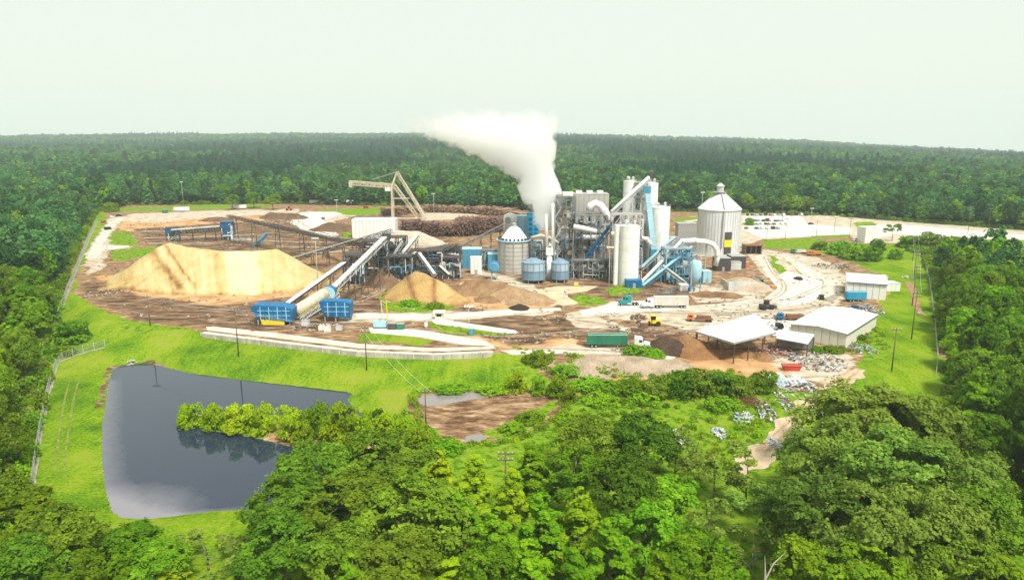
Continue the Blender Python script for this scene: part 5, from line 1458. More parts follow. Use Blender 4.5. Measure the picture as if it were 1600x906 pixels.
frame('head_frame', 'dark steel head frame with platforms between the upper white silos', 994, 1012, 286, 348, 7, 2, 1, 6, M_GREY, rnd_fill(12, 21, (M_GREY, M_LBLUE, M_LGREY, M_DARK), 2.0), 0.3)
frame('head_frame', 'blue grey platform frame above the front white silo', 958, 1006, 336, 322, 8, 4, 1, 5, M_LGREY, rnd_fill(20, 22, (M_MIDBLUE, M_LBLUE, M_WHITE, M_GREY, M_BLUE), 2.2), 0.3)
p_, q_ = D(1021, 390, 332), D(1011, 296, 335)
t = thing('bucket_elevator', 'pale blue leaning bucket elevator between the white silos', 'elevator', (p_[0], p_[1], 0))
part('casing', M_LBLUE, t, lambda b: b.beam(p_, q_, 2.4, 2.2))
part('head', M_MIDBLUE, t, lambda b: b.box(q_, (3.2, 3.2, 3.0)))
part('boot', M_MIDBLUE, t, lambda b: b.box((p_[0], p_[1], p_[2] / 2), (3.2, 3.2, p_[2] + 0.5)))
for k in range(7):
    c_ = p_ + (q_ - p_) * (k + 0.5) / 7
    part('flange', M_WHITE, t, lambda b: b.beam(c_, c_ + (q_ - p_) * 0.006, 2.7, 2.5))
p_, q_ = D(955, 331, 334), D(1017, 274, 344)
t = thing('transfer_pipe', 'long white sloping pipe rising to the peak of the silo group', 'pipe', (p_[0], p_[1], 0))
part('pipe', M_WHITE, t, lambda b: b.tube(p_, q_, 0.8, 0.8, 12), True)
part('truss', M_LGREY, t, lambda b: b.truss(np.array(p_) - [0, 0, 1.3], np.array(q_) - [0, 0, 1.3], 1.0, 1.2, 18, 0.14))
part('head_box', M_DARK, t, lambda b: b.box(q_, (2.5, 2.4, 2.6)))
for f in (0.02, 0.55):
    c_ = np.array(p_) + (np.array(q_) - np.array(p_)) * f
    part('post', M_LGREY, t, lambda b: b.box((c_[0], c_[1], c_[2] / 2 - 0.6), (0.5, 0.5, c_[2] - 1)))
for i, (y0, y1, x0, x1, lab) in enumerate(((365, 367, 955, 972, 'short white level duct entering the front silo top'), (372, 384, 1003, 1018, 'stubby white elbow pipe leaving the front silo'))):
    P = [D(x0, y0, 320), D((x0 + x1) / 2, y0 + 1, 320), D(x1, y1, 320)]
    t = thing('pipe_run', lab, 'pipe', (P[0][0], P[0][1], 0))
    part('pipe', M_WHITE, t, lambda b: b.path(P, 1.0, 10), True)
    part('flange', M_LGREY, t, lambda b: b.tube(P[1], P[1] + (P[2] - P[1]) * 0.12, 1.25, 1.25, 10))

# ---------------------------------------------------------------- ribbed silo
Y = 392; a, b_ = D(1092, 326, Y + 12), D(1157, 326, Y + 12); cx, R = (a[0] + b_[0]) / 2, (b_[0] - a[0]) / 2; cy = Y + 12
H, AP = a[2], D(1124, 299, cy)[2]
t = thing('ribbed_silo', 'wide galvanised ribbed silo with cone roof and yellow door panel', 'silo', (cx, cy, 0))
NR = 44
part('shell', M_GALV, t, lambda b: b.lathe((cx, cy, 0), [(R * 0.985, 0), (R * 0.985, H)], 64))
rib_mesh = None
for k in range(NR):
    a_ = 2 * math.pi * k / NR
    part('rib', M_LGREY, t, lambda b: b.box((cx + R * 0.99 * math.cos(a_), cy + R * 0.99 * math.sin(a_), H / 2), (0.28, 0.22, H), a_))
for k in range(10):
    part('hoop', M_GALV, t, lambda b: b.lathe((cx, cy, H * (k + 0.6) / 10), [(R * 0.992, 0), (R * 0.992, 0.1)], 64))
cr_ = part('cone_roof', M_GALV, t, lambda b: b.lathe((cx, cy, H), [(R * 1.03, -0.2), (R * 1.03, 0.1), (R * 0.12, AP - H), (0.1, AP - H + 0.2)], 64))
for k in range(36):
    a_ = 2 * math.pi * k / 36
    part('roof_rib', M_LGREY, cr_, lambda b: b.beam((cx + R * 1.02 * math.cos(a_), cy + R * 1.02 * math.sin(a_), H + 0.15), (cx + R * 0.13 * math.cos(a_), cy + R * 0.13 * math.sin(a_), AP + 0.05), 0.16))
part('head_house', M_LGREY, cr_, lambda b: b.lathe((cx - 0.3, cy, AP), [(1.9, -0.4), (1.9, 2.6), (2.3, 2.7), (2.3, 3.0), (0.4, 4.6)], 16))
part('head_platform', M_GREY, cr_, lambda b: b.box((cx - 1.2, cy - 1, AP - 0.4), (6.5, 5, 0.25)).box((cx - 1.2, cy - 3.4, AP + 0.6), (6.5, 0.1, 0.1)).box((cx - 4.4, cy - 1, AP + 0.6), (0.1, 5, 0.1)))
def on_silo(px, rr=1.03):
    # bearing on the shell facing the camera that shows at that column
    for k in range(2000):
        th = math.pi + math.pi * k / 2000
        x, y = cx + R * rr * math.cos(th), cy + R * rr * math.sin(th)
        if 800 + FPX * x / (y * math.cos(PITCH) + (CAMZ - 8) * math.sin(PITCH)) >= px:
            return th
th = on_silo(1138)
for z0, z1, m, nm in ((0.8, 4.6, M_DARK, 'lower_door'), (4.8, 8.8, M_YELLOW, 'yellow_door'), (9.0, 13.2, M_DARK, 'upper_door')):
    part(nm, m, t, lambda b: b.box((cx + R * 1.0 * math.cos(th), cy + R * 1.0 * math.sin(th), (z0 + z1) / 2), (0.7, 4.6 if m is M_YELLOW else 3.8, z1 - z0), th))
th2 = on_silo(1128)
part('fill_pipe', M_GREY, t, lambda b: b.path([(cx + R * 1.05 * math.cos(th2), cy + R * 1.05 * math.sin(th2), 4), (cx + R * 1.05 * math.cos(th2), cy + R * 1.05 * math.sin(th2), H * 0.8), (cx + R * 1.0 * math.cos(th2 + 0.03), cy + R * 1.0 * math.sin(th2), H + 1.2), (cx + R * 0.3 * math.cos(th2), cy + R * 0.3 * math.sin(th2), AP - 1)], 0.3, 8))
part('base_ring', M_CONC, t, lambda b: b.lathe((cx, cy, -0.2), [(R * 1.05, 0), (R * 1.05, 0.7)], 48))

# ---------------------------------------------------------------- auger tower, domed bin, white duct
frame('auger_tower', 'blue steel tower of pipes and machines below the white duct', 1040, 1082, 390, 316, 9, 3, 2, 4, M_MIDBLUE, rnd_fill(28, 31, (M_MIDBLUE, M_LBLUE, M_GREY, M_DARK, M_LGREY, M_BLUE), 2.2), 0.35)
c_ = D(1088, 443, 306); z0, z1 = 4.2, D(1088, 409, 306)[2]; R = 2.75
t = thing('domed_bin', 'pale blue domed bin on legs at the end of the augers', 'bin', (c_[0], c_[1] + R, 0))
part('shell', M_LBLUE, t, lambda b: b.lathe((c_[0], c_[1] + R, 0), [(R * 0.4, z0 - 2), (R, z0), (R, z1 - 1.4), (R * 0.8, z1 - 0.4), (R * 0.4, z1 + 0.1), (0.1, z1 + 0.3)], 24), True)
for sx, sy in ((-1, -1), (1, -1), (1, 1), (-1, 1)):
    part('leg', M_MIDBLUE, t, lambda b: b.box((c_[0] + sx * 2, c_[1] + R + sy * 2, z0 / 2), (0.4, 0.4, z0 + 1)))
part('ladder', M_GREY, t, lambda b: b.box((c_[0] - R * 0.8, c_[1] + 0.5, z1 / 2), (0.5, 0.15, z1)))
t = thing('pale_duct', 'thick white duct bending down beside the ribbed silo', 'duct', D(1122, 415, 330))
part('pipe', M_WHITE, t, lambda b: b.path([D(1064, 377, 326), D(1085, 376, 328), (D(1104, 378, 330)), D(1114, 382, 330), D(1120, 390, 330), D(1121, 402, 330), D(1118, 415, 330)], 1.25, 12), True)
part('collar', M_LGREY, t, lambda b: b.tube(D(1084, 376, 328), D(1087, 376, 328), 1.5, 1.5, 12))
part('collar', M_LGREY, t, lambda b: b.tube(D(1120.5, 398, 330), D(1120.8, 400, 330), 1.5, 1.5, 12))
part('stand', M_GREY, t, lambda b: b.box((D(1104, 378, 331)[0], 331, D(1104, 382, 331)[2] / 2), (0.5, 0.5, D(1104, 382, 331)[2])))
for i, (x0, x1, yt, Y, dep, m, lab, nm) in enumerate(((1063, 1076, 446, 299, 4, M_LGREY, 'grey louvred transfer box at the foot of the pale chute', 'transfer_box'), (1077, 1085, 450, 298, 4, M_BLUE, 'dark blue control cabinet beside the grey transfer box', 'control_cabinet'),
        (979, 1003, 439, 306, 5, M_BLUE, 'low blue bunker at the foot of the white silo', 'feed_bunker'), (1099, 1112, 425, 316, 5, M_LBLUE, 'pale blue pump house behind the domed bin', 'pump_house'), (1120, 1142, 404, 345, 7, M_DARK, 'black machine shed in front of the ribbed silo', 'machine_shed'), (1143, 1166, 401, 352, 8, M_DARK, 'black roofed lean to right of the ribbed silo', 'machine_shed'),
        (1040, 1060, 372, 350, 6, M_GREY, 'grey pump house behind the auger heads', 'pump_house'), (895, 915, 425, 332, 6, M_DARK, 'dark low pump house under the blue conveyor', 'pump_house'), (925, 950, 412, 330, 6, M_GREY, 'grey machine room under the open steel tower', 'machine_room'), (735, 752, 403, 338, 4, M_WHITE, 'small white hut in front of the long blue machine house', 'hut'), (1060, 1090, 350, 430, 8, M_GREY, 'long grey roofed workshop left of the ribbed silo', 'workshop'))):
    a, b_ = D(x0, yt, Y), D(x1, yt, Y)
    clad_box(nm, lab, ((a[0] + b_[0]) / 2, Y + dep / 2), b_[0] - a[0], dep, max(1.5, a[2]), m, M_GREY if m is M_DARK else m, 0.02, 1.8, door=[('f', 0, 1.2, 2.1)])
# concrete bunker
a, b_ = D(1138, 452, 300), D(1186, 448, 304)
t = thing('concrete_bunker', 'grey concrete bunker walls with pale fill beside the truck yard', 'bunker', ((a[0] + b_[0]) / 2, 303, 0))
n = 8
for k in range(n):
    x = a[0] + (b_[0] - a[0]) * (k + 0.5) / n
    part('wall_panel', M_LGREY, t, lambda b: b.box((x, 300 + 0.4 * k, 2.0), ((b_[0] - a[0]) / n * 0.96, 0.4, 4.0 - 0.25 * k)))
for s, x in ((0, a[0]), (1, b_[0])):
    part('side_wall', M_WALL, t, lambda b: b.box((x, 306 + 2 * s, 1.8), (0.4, 10, 3.6)))
heap('ash_mound', 'white heap of ash inside the concrete bunker', 'mound', M_ASH, [(*D(1155, 432, 308), *D(1172, 434, 306), 0.5)], 0.6, 0.6, lambda x, y, z: 0.2 + 0 * x, 30)
a = D(1177, 396, 396)
t = thing('timber_shed', 'small brown open fronted shed at the top of the haul road', 'shed', (a[0], 399, 0))
part('roof', M_RUST, t, lambda b: b.box((a[0], 399, 5.0), (10, 7, 0.3)))
part('back_wall', M_WOOD, t, lambda b: b.box((a[0], 402, 2.4), (9.4, 0.2, 4.8)))
for s in (-1, 1):
    part('side_wall', M_WOOD, t, lambda b: b.box((a[0] + s * 4.6, 399, 2.4), (0.2, 6, 4.8)))
for k in range(4):
    part('post', M_WOOD, t, lambda b: b.box((a[0] - 4.4 + 2.9 * k, 396, 2.4), (0.3, 0.3, 4.8)))

# ---------------------------------------------------------------- warehouses
def px_box(p_fl, p_fr, p_l):
    """ground corners: front, right, left as photo pixels -> centre, size along front-right, size along front-left, rotation"""
    f, r, l = at_level(*p_fl), at_level(*p_fr), at_level(*p_l)
    u, v = r - f, l - f
    c = f + (u + v) / 2
    return c, float(np.hypot(u[0], u[1])), float(np.hypot(v[0], v[1])), math.atan2(u[1], u[0])
def warehouse(label, p_f, p_r, p_l, h, pitch, wall, along='u', door=None):
    c, lu, lv, rz = px_box(p_f, p_r, p_l)
    if along == 'u':
        return clad_box('warehouse', label, c, lu, lv, h, wall, M_ROOFW, rz, 2.6, 'warehouse', door, pitch)
    return clad_box('warehouse', label, c, lv, lu, h, wall, M_ROOFW, rz + math.pi / 2, 2.6, 'warehouse', door, pitch)
wh = warehouse('long white roofed warehouse with cream end wall near the open shed', (1314, 546), (1362, 514), (1241, 525), 4.6, 0.9, mat('pale_cladding', (0.68, 0.66, 0.58), 0.6, var=0.1, scale=0.2, dirt=0.3, dirtcol=(0.4, 0.34, 0.26)), 'u')
t = warehouse('upper white warehouse beside the mown power line strip', (1320, 464), (1381, 469), (1322, 449), 6.5, 1.4, M_WHITE, 'u')
a = D(1390, 450, 300)
clad_box('warehouse_annex', 'small white lean to on the grass end of the upper warehouse', (a[0] + 1, 302), 6, 6, 3.2, M_WHITE, M_ROOFW, 0.05, 2.0)
a, b_ = D(1350, 356, 440), D(1376, 356, 440)
clad_box('pump_station', 'plain white box building beyond the shrubs near the public road', ((a[0] + b_[0]) / 2, 444), b_[0] - a[0], 8, a[2], M_WHITE, M_ROOFW, 0.2, 2.4)
# open shed
zr = 6.2
front = [np.array(at_level(*p, zr)) for p in ((1146, 537), (1212, 524), (1180, 494), (1087, 518))]
f0 = front
t = thing('open_shed', 'open sided shed with a broad white roof over sawdust', 'shed', (float(np.mean([p[0] for p in f0])), float(np.mean([p[1] for p in f0])), 0))
def roofpoly(b, P, th=0.25, dz=(0, 0, 0, 0)):
    V = [(p[0], p[1], p[2] + d) for p, d in zip(P, dz)] + [(p[0], p[1], p[2] + th + d) for p, d in zip(P, dz)]
    b.add(V, BOXF)
part('roof', M_ROOFW, t, lambda b: roofpoly(b, [f0[3], f0[0], f0[1], f0[2]], 0.25, (0, 0.2, 0.9, 0.7)))
part('fascia', M_GREY, t, lambda b: b.beam(f0[3] + [0, -0.1, -0.1], f0[0] + [0, -0.1, 0.1], 0.2, 0.5).beam(f0[0] + [0, -0.1, 0.1], f0[1] + [0, -0.1, 0.8], 0.2, 0.5))
for p, q, n in ((f0[3], f0[0], 3), (f0[0], f0[1], 3), (f0[3], f0[2], 3), (f0[2], f0[1], 2)):
    for k in range(n):
        c_ = p + (q - p) * (k + 0.08) / n
        part('post', M_DARK, t, lambda b: b.box((c_[0], c_[1], zr / 2 - 0.8), (0.32, 0.32, zr + 1.6)))
def shed_seams(b):
    for k in range(14):
        f = (k + 0.5) / 14
        p, q = f0[3] + (f0[2] - f0[3]) * f + [0, 0, 0.27 + 0.7 * f], f0[0] + (f0[1] - f0[0]) * f + [0, 0, 0.47 + 0.7 * f]
        b.beam(p, q, 0.1, 0.1)
part('roof_seam', M_LGREY, t, shed_seams)
for k in range(6):
    p, q = f0[3] + (f0[2] - f0[3]) * (k + 0.5) / 6, f0[0] + (f0[1] - f0[0]) * (k + 0.5) / 6
    part('rafter', M_DARK, t, lambda b: b.beam(p - [0, 0, 0.25], q - [0, 0, 0.05], 0.2, 0.35))
l0 = [np.array(at_level(*p, 4.2)) for p in ((1213, 529), (1262, 538), (1272, 527), (1216, 519))]
t = thing('lean_to', 'low white roofed lean to between the open shed and the warehouse', 'shed', (float(l0[0][0]), float(l0[0][1]), 0))
part('roof', M_ROOFW, t, lambda b: roofpoly(b, l0, 0.2, (0, 0, 0.8, 0.8)))
for c_ in l0:
    part('post', M_DARK, t, lambda b: b.box((c_[0], c_[1], 1.8), (0.25, 0.25, 4.6)))
part('back_wall', M_GREY, t, lambda b: b.beam(l0[2] - [0, 0, 2], l0[3] - [0, 0, 2], 0.15, 4))

# ---------------------------------------------------------------- retaining wall
Pw = [np.array(p) for p in BRINK if WALL_X0 - 0.5 <= p[0] <= WALL_X1 + 0.5]
cum = [0]
for i in range(len(Pw) - 1):
    cum.append(cum[-1] + float(np.hypot(*(Pw[i + 1] - Pw[i]))))
t = thing('retaining_wall', 'long weathered concrete panel retaining wall above the pond lawn', 'wall', (float(Pw[0][0]), float(Pw[0][1]), -3))
NP = int(cum[-1] / 3.0)
def on_wall(s):
    i = min(np.searchsorted(cum, s, 'right') - 1, len(Pw) - 2)
    f = (s - cum[i]) / (cum[i + 1] - cum[i])
    return Pw[i] + (Pw[i + 1] - Pw[i]) * f
for k in range(NP):
    a, b_ = on_wall(cum[-1] * k / NP), on_wall(cum[-1] * (k + 1) / NP)
    d = (b_ - a) / np.hypot(*(b_ - a))
    jog = random.uniform(-0.05, 0.05); top = 0.35 + random.uniform(-0.06, 0.06); fade = 1.0 - 0.75 * max(0, (k / NP - 0.8) / 0.2)
    part('panel', M_WALL, t, lambda b: b.beam((a[0] + d[0] * 0.08, a[1] + d[1] * 0.08 - 1.9 + jog, (top - 3.4) / 2), (b_[0] - d[0] * 0.08, b_[1] - d[1] * 0.08 - 1.9 + jog, (top - 3.4) / 2), 0.35, top + 3.4))
    part('coping', M_CONC2, t, lambda b: b.beam((a[0], a[1] - 0.75, -0.02), (b_[0], b_[1] - 0.75, -0.02), 2.3, 0.3))
    if k % 2 == 0:
        part('post', M_CONC, t, lambda b: b.box((a[0], a[1] - 2.08, -1.4), (0.3, 0.3, 4.0)))

# ---------------------------------------------------------------- fences
M_MESH = mat('chain_link', (0.38, 0.38, 0.36), 0.6, var=0.1)
def fence(label, px, h=2.4, step=3.0, wires=5, flat=None):
    pts = [G(a, b) if flat is None else at_level(a, b, flat) for a, b in px]
    t = thing('chain_link_fence', label, 'fence', pts[0])
    wire = MB(); n_post = 0
    for i in range(len(pts) - 1):
        L = float(np.hypot(*(pts[i + 1] - pts[i])[:2])); n = max(1, int(L / step))
        for k in range(n):
            p = pts[i] + (pts[i + 1] - pts[i]) * k / n; q = pts[i] + (pts[i + 1] - pts[i]) * (k + 1) / n
            p[2], q[2] = ground_z(p[0], p[1]), ground_z(q[0], q[1])
            part('post', M_LGREY, t, lambda b: b.box((p[0], p[1], p[2] + h / 2), (0.12, 0.12, h)))
            for w in range(wires):
                z = h * (0.08 + 0.9 * w / (wires - 1))
                wire.beam(p + [0, 0, z], q + [0, 0, z], 0.035)
            for u in range(4):
                s = p + (q - p) * u / 4; e = p + (q - p) * (u + 1) / 4
                wire.beam(s + [0, 0, 0.1], e + [0, 0, h * 0.95], 0.02); wire.beam(e + [0, 0, 0.1], s + [0, 0, h * 0.95], 0.02)
    wire.build('mesh', M_MESH, t)
    # worn strip of gravel under the fence
    return t
fence('long chain link fence between the woods and the left verge', [(152, 345), (134, 385), (118, 425), (103, 462), (92, 490), (86, 512)])
fence('chain link fence bending round the pond lawn beside the woods', [(164, 541), (130, 550), (98, 562), (88, 572), (76, 610), (66, 660), (56, 720), (50, 765)])
fence('thin fence along the woods by the power pole strip', [(1440, 395), (1452, 440), (1460, 500), (1465, 560), (1462, 590)], 1.8)
def strip(name, px, w, label, m, lift=0.05):
    P = [G(a, b)[:2] for a, b in px]; V, F = [], []
    Q = []
    E = [2 * P[0] - P[1]] + P + [2 * P[-1] - P[-2]]
    for i in range(1, len(E) - 2):
        n = max(2, int(np.hypot(*(E[i + 1] - E[i])) / 1.5))
        for k in range(n):
            u = k / n; a, b, c, d_ = E[i - 1], E[i], E[i + 1], E[i + 2]
            Q.append(0.5 * (2 * b + (c - a) * u + (2 * a - 5 * b + 4 * c - d_) * u * u + (3 * b - a - 3 * c + d_) * u ** 3))
    Q.append(P[-1])
    for i, q in enumerate(Q):
        d = Q[min(i + 1, len(Q) - 1)] - Q[max(i - 1, 0)]; d = d / (np.hypot(*d) + 1e-9); nrm = np.array([-d[1], d[0]])
        wob = (fbm(np.array([q[0]]), np.array([q[1]]), 4, 1, 2)[0] - 0.5) * w * 0.8
        for s in (-1, 0, 1):
            e = q + nrm * (s * w / 2 + wob * (s != 0) * s)
            V.append((e[0], e[1], ground_z(e[0], e[1]) + lift))
    for i in range(len(Q) - 1):
        for s in (0, 1):
            F.append((i * 3 + s, i * 3 + s + 1, i * 3 + s + 4, i * 3 + s + 3))
    me = new_mesh(name, V, F, m); o = bpy.data.objects.new(name, me); COL.objects.link(o)
    return tag(o, label, kind='structure')
M_GRAVEL = mat('gravel', (0.28, 0.25, 0.19), 0.95, var=0.25, scale=0.6, dirt=0.4, dirtcol=(0.22, 0.2, 0.13), streak=False)
strip('path', [(164, 543), (130, 552), (98, 564), (88, 574), (76, 612), (66, 662), (56, 722), (49, 768)], 1.0, 'gravel strip under the pond fence', M_GRAVEL, 0.08)
strip('path', [(152, 346), (134, 386), (118, 426), (103, 463), (92, 491), (86, 513)], 1.1, 'gravel strip under the long left fence', M_GRAVEL, 0.08)
strip('path', [(1290, 470), (1310, 460)], 3, 'short gravel track by the upper warehouse', M_GRAVEL, 0.09)
strip('track', [(1345, 577), (1302, 606), (1264, 640), (1226, 673), (1188, 708), (1150, 740)], 5.5, 'sandy track running down from the yard to the rubbish tip', mat('sandy_earth', (0.47, 0.36, 0.25), 0.95, var=0.25, scale=0.3, dirt=0.6, dirtcol=(0.27, 0.19, 0.10), streak=False), 0.07)
M_RUT = mat('wheel_rut', (0.38, 0.27, 0.17), 0.95, var=0.25, scale=0.5, dirt=0.45, dirtcol=(0.3, 0.24, 0.12), streak=False)
for k, dx in enumerate((-7, 9)):
    strip('track', [(1335 + dx, 578), (1300 + dx, 606), (1262 + dx, 640), (1225 + dx, 672), (1190 + dx, 705)], 0.8, ('left' if dx < 0 else 'right') + ' wheel rut of the sandy track down to the rubbish tip', M_RUT, 0.12)
strip('ditch', [(1418, 441), (1424, 450), (1428, 465), (1434, 482), (1442, 492)], 2.4, 'eroded reddish ditch crossing the mown strip', mat('red_clay', (0.30, 0.16, 0.10), 0.95, var=0.3, scale=0.6, dirt=0.3), 0.08)

M_TRK = mat('tyre_track', (0.36, 0.27, 0.19), 0.95, var=0.3, scale=0.4, dirt=0.6, dirtcol=(0.22, 0.15, 0.1), streak=False)
for i, (pts, lab) in enumerate((([(1300, 476), (1240, 484), (1160, 488), (1080, 490), (1000, 488), (930, 494)], 'wheel track across the pale yard before the trucks'), ([(1290, 444), (1262, 458), (1225, 470), (1150, 477), (1080, 480)], 'wheel track curving over the white apron'), ([(1196, 402), (1208, 425), (1225, 445), (1215, 462), (1170, 474)], 'wheel track down the haul road from the brown shed'),
        ([(900, 500), (960, 508), (1040, 516), (1090, 516), (1180, 506)], 'dark wheel track on the brown yard behind the green trailer'), ([(770, 546), (860, 545), (960, 549), (1040, 556)], 'wheel track in front of the green trailer'), ([(700, 520), (790, 526), (880, 520), (960, 512)], 'wheel track across the mud below the earth mounds'), ([(330, 504), (450, 498), (560, 470), (600, 452)], 'wheel track between the chip pile and the hoppers'), ([(480, 336), (470, 348), (500, 362), (540, 372)], 'wheel track on the far haul road'))):
    for dx in (-1, 1):
        strip('wheel_track', [(a_ + 3 * dx, b2 + 0.9 * dx) for a_, b2 in pts], 0.7, lab + (', inner rut' if dx < 0 else ', outer rut'), M_TRK, 0.095)
M_MOWN = mat('worn_turf', (0.17, 0.19, 0.035), 0.95, var=0.3, scale=0.5, dirt=0.6, dirtcol=(0.12, 0.2, 0.012), streak=False)
for i, dx in enumerate((22, 36)):
    strip('mower_track', [(88 + dx, 590), (78 + dx, 630), (70 + dx, 680), (64 + dx, 740)], 0.5, ('first' if i == 0 else 'second') + ' faint wheel line in the turf beside the pond fence', M_MOWN, 0.05)
M_ROW = mat('dusty_row', (0.46, 0.38, 0.29), 0.95, var=0.3, scale=0.3, dirt=0.6, dirtcol=(0.28, 0.2, 0.14), streak=False)
for i, (x0, y0, x1, y1, w_, lab) in enumerate(((215, 362, 345, 357, 3, 'topmost pale strip in the log storage yard'), (225, 372, 400, 366, 2.4, 'second pale strip in the log storage yard'), (230, 380, 350, 379, 2.0, 'third pale strip just behind the chip pile crest'), (370, 374, 520, 379, 2.2, 'pale strip below the long stacker conveyor'), (430, 385, 560, 386, 2.0, 'pale strip beside the black climbing conveyor'), (470, 396, 545, 391, 2.4, 'short pale strip near the foot of the black conveyor'), (620, 378, 700, 381, 2.4, 'pale strip between the logs and the screen frames'))):
    strip('path', [(x0, y0), ((x0 + x1) / 2, (y0 + y1) / 2 + 1), (x1, y1)], w_, lab, M_ROW, 0.085)
# ---------------------------------------------------------------- poles
def utility_pole(label, px, pb, ptop, arms=2, group=None, mast=False, Y=None, name=None, mt=None, r=0.17):
    p = G(px, pb) if Y is None else at_depth(px, pb, Y)
    H = at_depth(px, ptop, p[1])[2] - p[2]
    t = thing(name or ('light_mast' if mast else 'utility_pole'), label, 'light mast' if mast else 'utility pole', p, group)
    m = mt or (M_LGREY if mast else M_WOOD)
    part('shaft', m, t, lambda b: b.tube((p[0], p[1], p[2] - 0.5), (p[0], p[1], p[2] + H), r * 1.2, r * 0.75, 8), True)
    for k in range(arms):
        z = p[2] + H - 0.5 - 1.3 * k
        ca_ = part('crossarm', m, t, lambda b: b.box((p[0], p[1] - 0.15, z), (3.0, 0.18, 0.22)))
        if not mast:
            for s in (-1.3, -0.5, 0.5, 1.3):
                part('insulator', M_LGREY, ca_, lambda b: b.lathe((p[0] + s, p[1] - 0.15, z + 0.1), [(0.09, 0), (0.12, 0.15), (0.05, 0.3)], 6))
        else:
            for s in (-1.2, -0.4, 0.4, 1.2):
                part('floodlight', M_WHITE, ca_, lambda b: b.box((p[0] + s, p[1] - 0.3, z + 0.2), (0.6, 0.4, 0.55)))
    return p, H
poles = []
PL = [((235, 510, 461), 'utility pole on the turf slope below the big chip pile'), ((373, 557, 482), 'utility pole standing before the white end of the retaining wall'), ((573, 578, 509), 'utility pole in the middle of the lawn above the pond'),
      ((666, 676, 609), 'utility pole at the edge of the sludge basin')]
for (a, b, c), lab in PL:
    poles.append(utility_pole(lab, a, b, c, 1 if a != 573 else 2))
RP = [((1424, 530, 455), 'nearest tall pole in the right mown strip with a dark shaft'), ((1425, 478, 415), 'second tall pole in the right mown strip'), ((1427, 440, 392), 'third pole in the right mown strip'), ((1393, 580, 512), 'lone pole leaning over the weedy edge by the warehouse'), ((1426, 408, 368), 'farthest pole in the right mown strip')]
rpoles = [utility_pole(lab, a, b, c, 2 if i < 3 else 1) for i, ((a, b, c), lab) in enumerate(RP)]
utility_pole('pole with white insulators rising among the bright foreground trees', 790, 790, 704, 2)
for (a, b, c, lab) in ((1198, 372, 340, 'dark pole at the left corner of the car park'), (1227, 373, 341, 'dark pole in front of the parked cars'), (1275, 372, 345, 'slim pole at the car park exit'), (1303, 366, 340, 'slim pole beside the tan parking field'), (1327, 372, 341, 'slim pole left of the white pump station'), (1222, 345, 314, 'pale pole at the tree line behind the car park'), (1253, 338, 316, 'pole by the far parked vans'), (1542, 372, 325, 'grey pole in front of the far right woods'), (1512, 366, 322, 'second grey pole in front of the far right woods'), (445, 402, 366, 'thin dark post in the log yard'), (402, 392, 350, 'thin dark post behind the chip pile crest')):
    utility_pole(lab, a, b, c, 1, r=0.14)
for (a, b, c, lab) in ((497, 448, 371, 'white light mast with floodlights behind the second blue hopper'), (951, 462, 385, 'slim white light mast left of the white silo'), (733, 524, 477, 'white light mast beside the teal booth'), (880, 492, 461, 'thin white mast beside the tan track'), (287, 322, 284, 'white floodlight mast against the far left woods'), (1095, 352, 300, 'tall light mast beside the ribbed silo'), (527, 343, 312, 'white light mast on the far haul road'), (678, 335, 302, 'white light mast behind the back log arc'), (1267, 345, 325, 'white light mast over the car park')):
    utility_pole(lab, a, b, c, 1, mast=True, r=0.13)
# wires
def wire(label, p, q, sag, r=0.035):
    p, q = np.array(p), np.array(q); N = 14
    P = [p + (q - p) * k / N - [0, 0, sag * 4 * (k / N) * (1 - k / N)] for k in range(N + 1)]
    return single('power_cable', label, 'cable', M_LGREY, lambda b: b.path(P, r, 4), P[0])
def top(pole, dx=0.0, dz=-0.3):
    p, H = pole
    return [p[0] + dx, p[1] - 0.15, p[2] + H + dz]
for i in range(3):
    n = ('first', 'second', 'third')[i]
    for dx, s in ((-1.3, 'left'), (1.3, 'right')):
        wire(f'{s} power cable of the {n} span above the pond lawn', top(poles[i], dx), top(poles[i + 1], dx), 1.2)
for i, (a, b) in enumerate(((0, 1), (1, 2), (2, 4))):
    n = ('nearest', 'middle', 'far')[i]
    for dx, s in ((-1.3, 'left'), (1.3, 'right')):
        wire(f'{s} power cable of the {n} span over the right mown strip', top(rpoles[a], dx), top(rpoles[b], dx), 1.0)

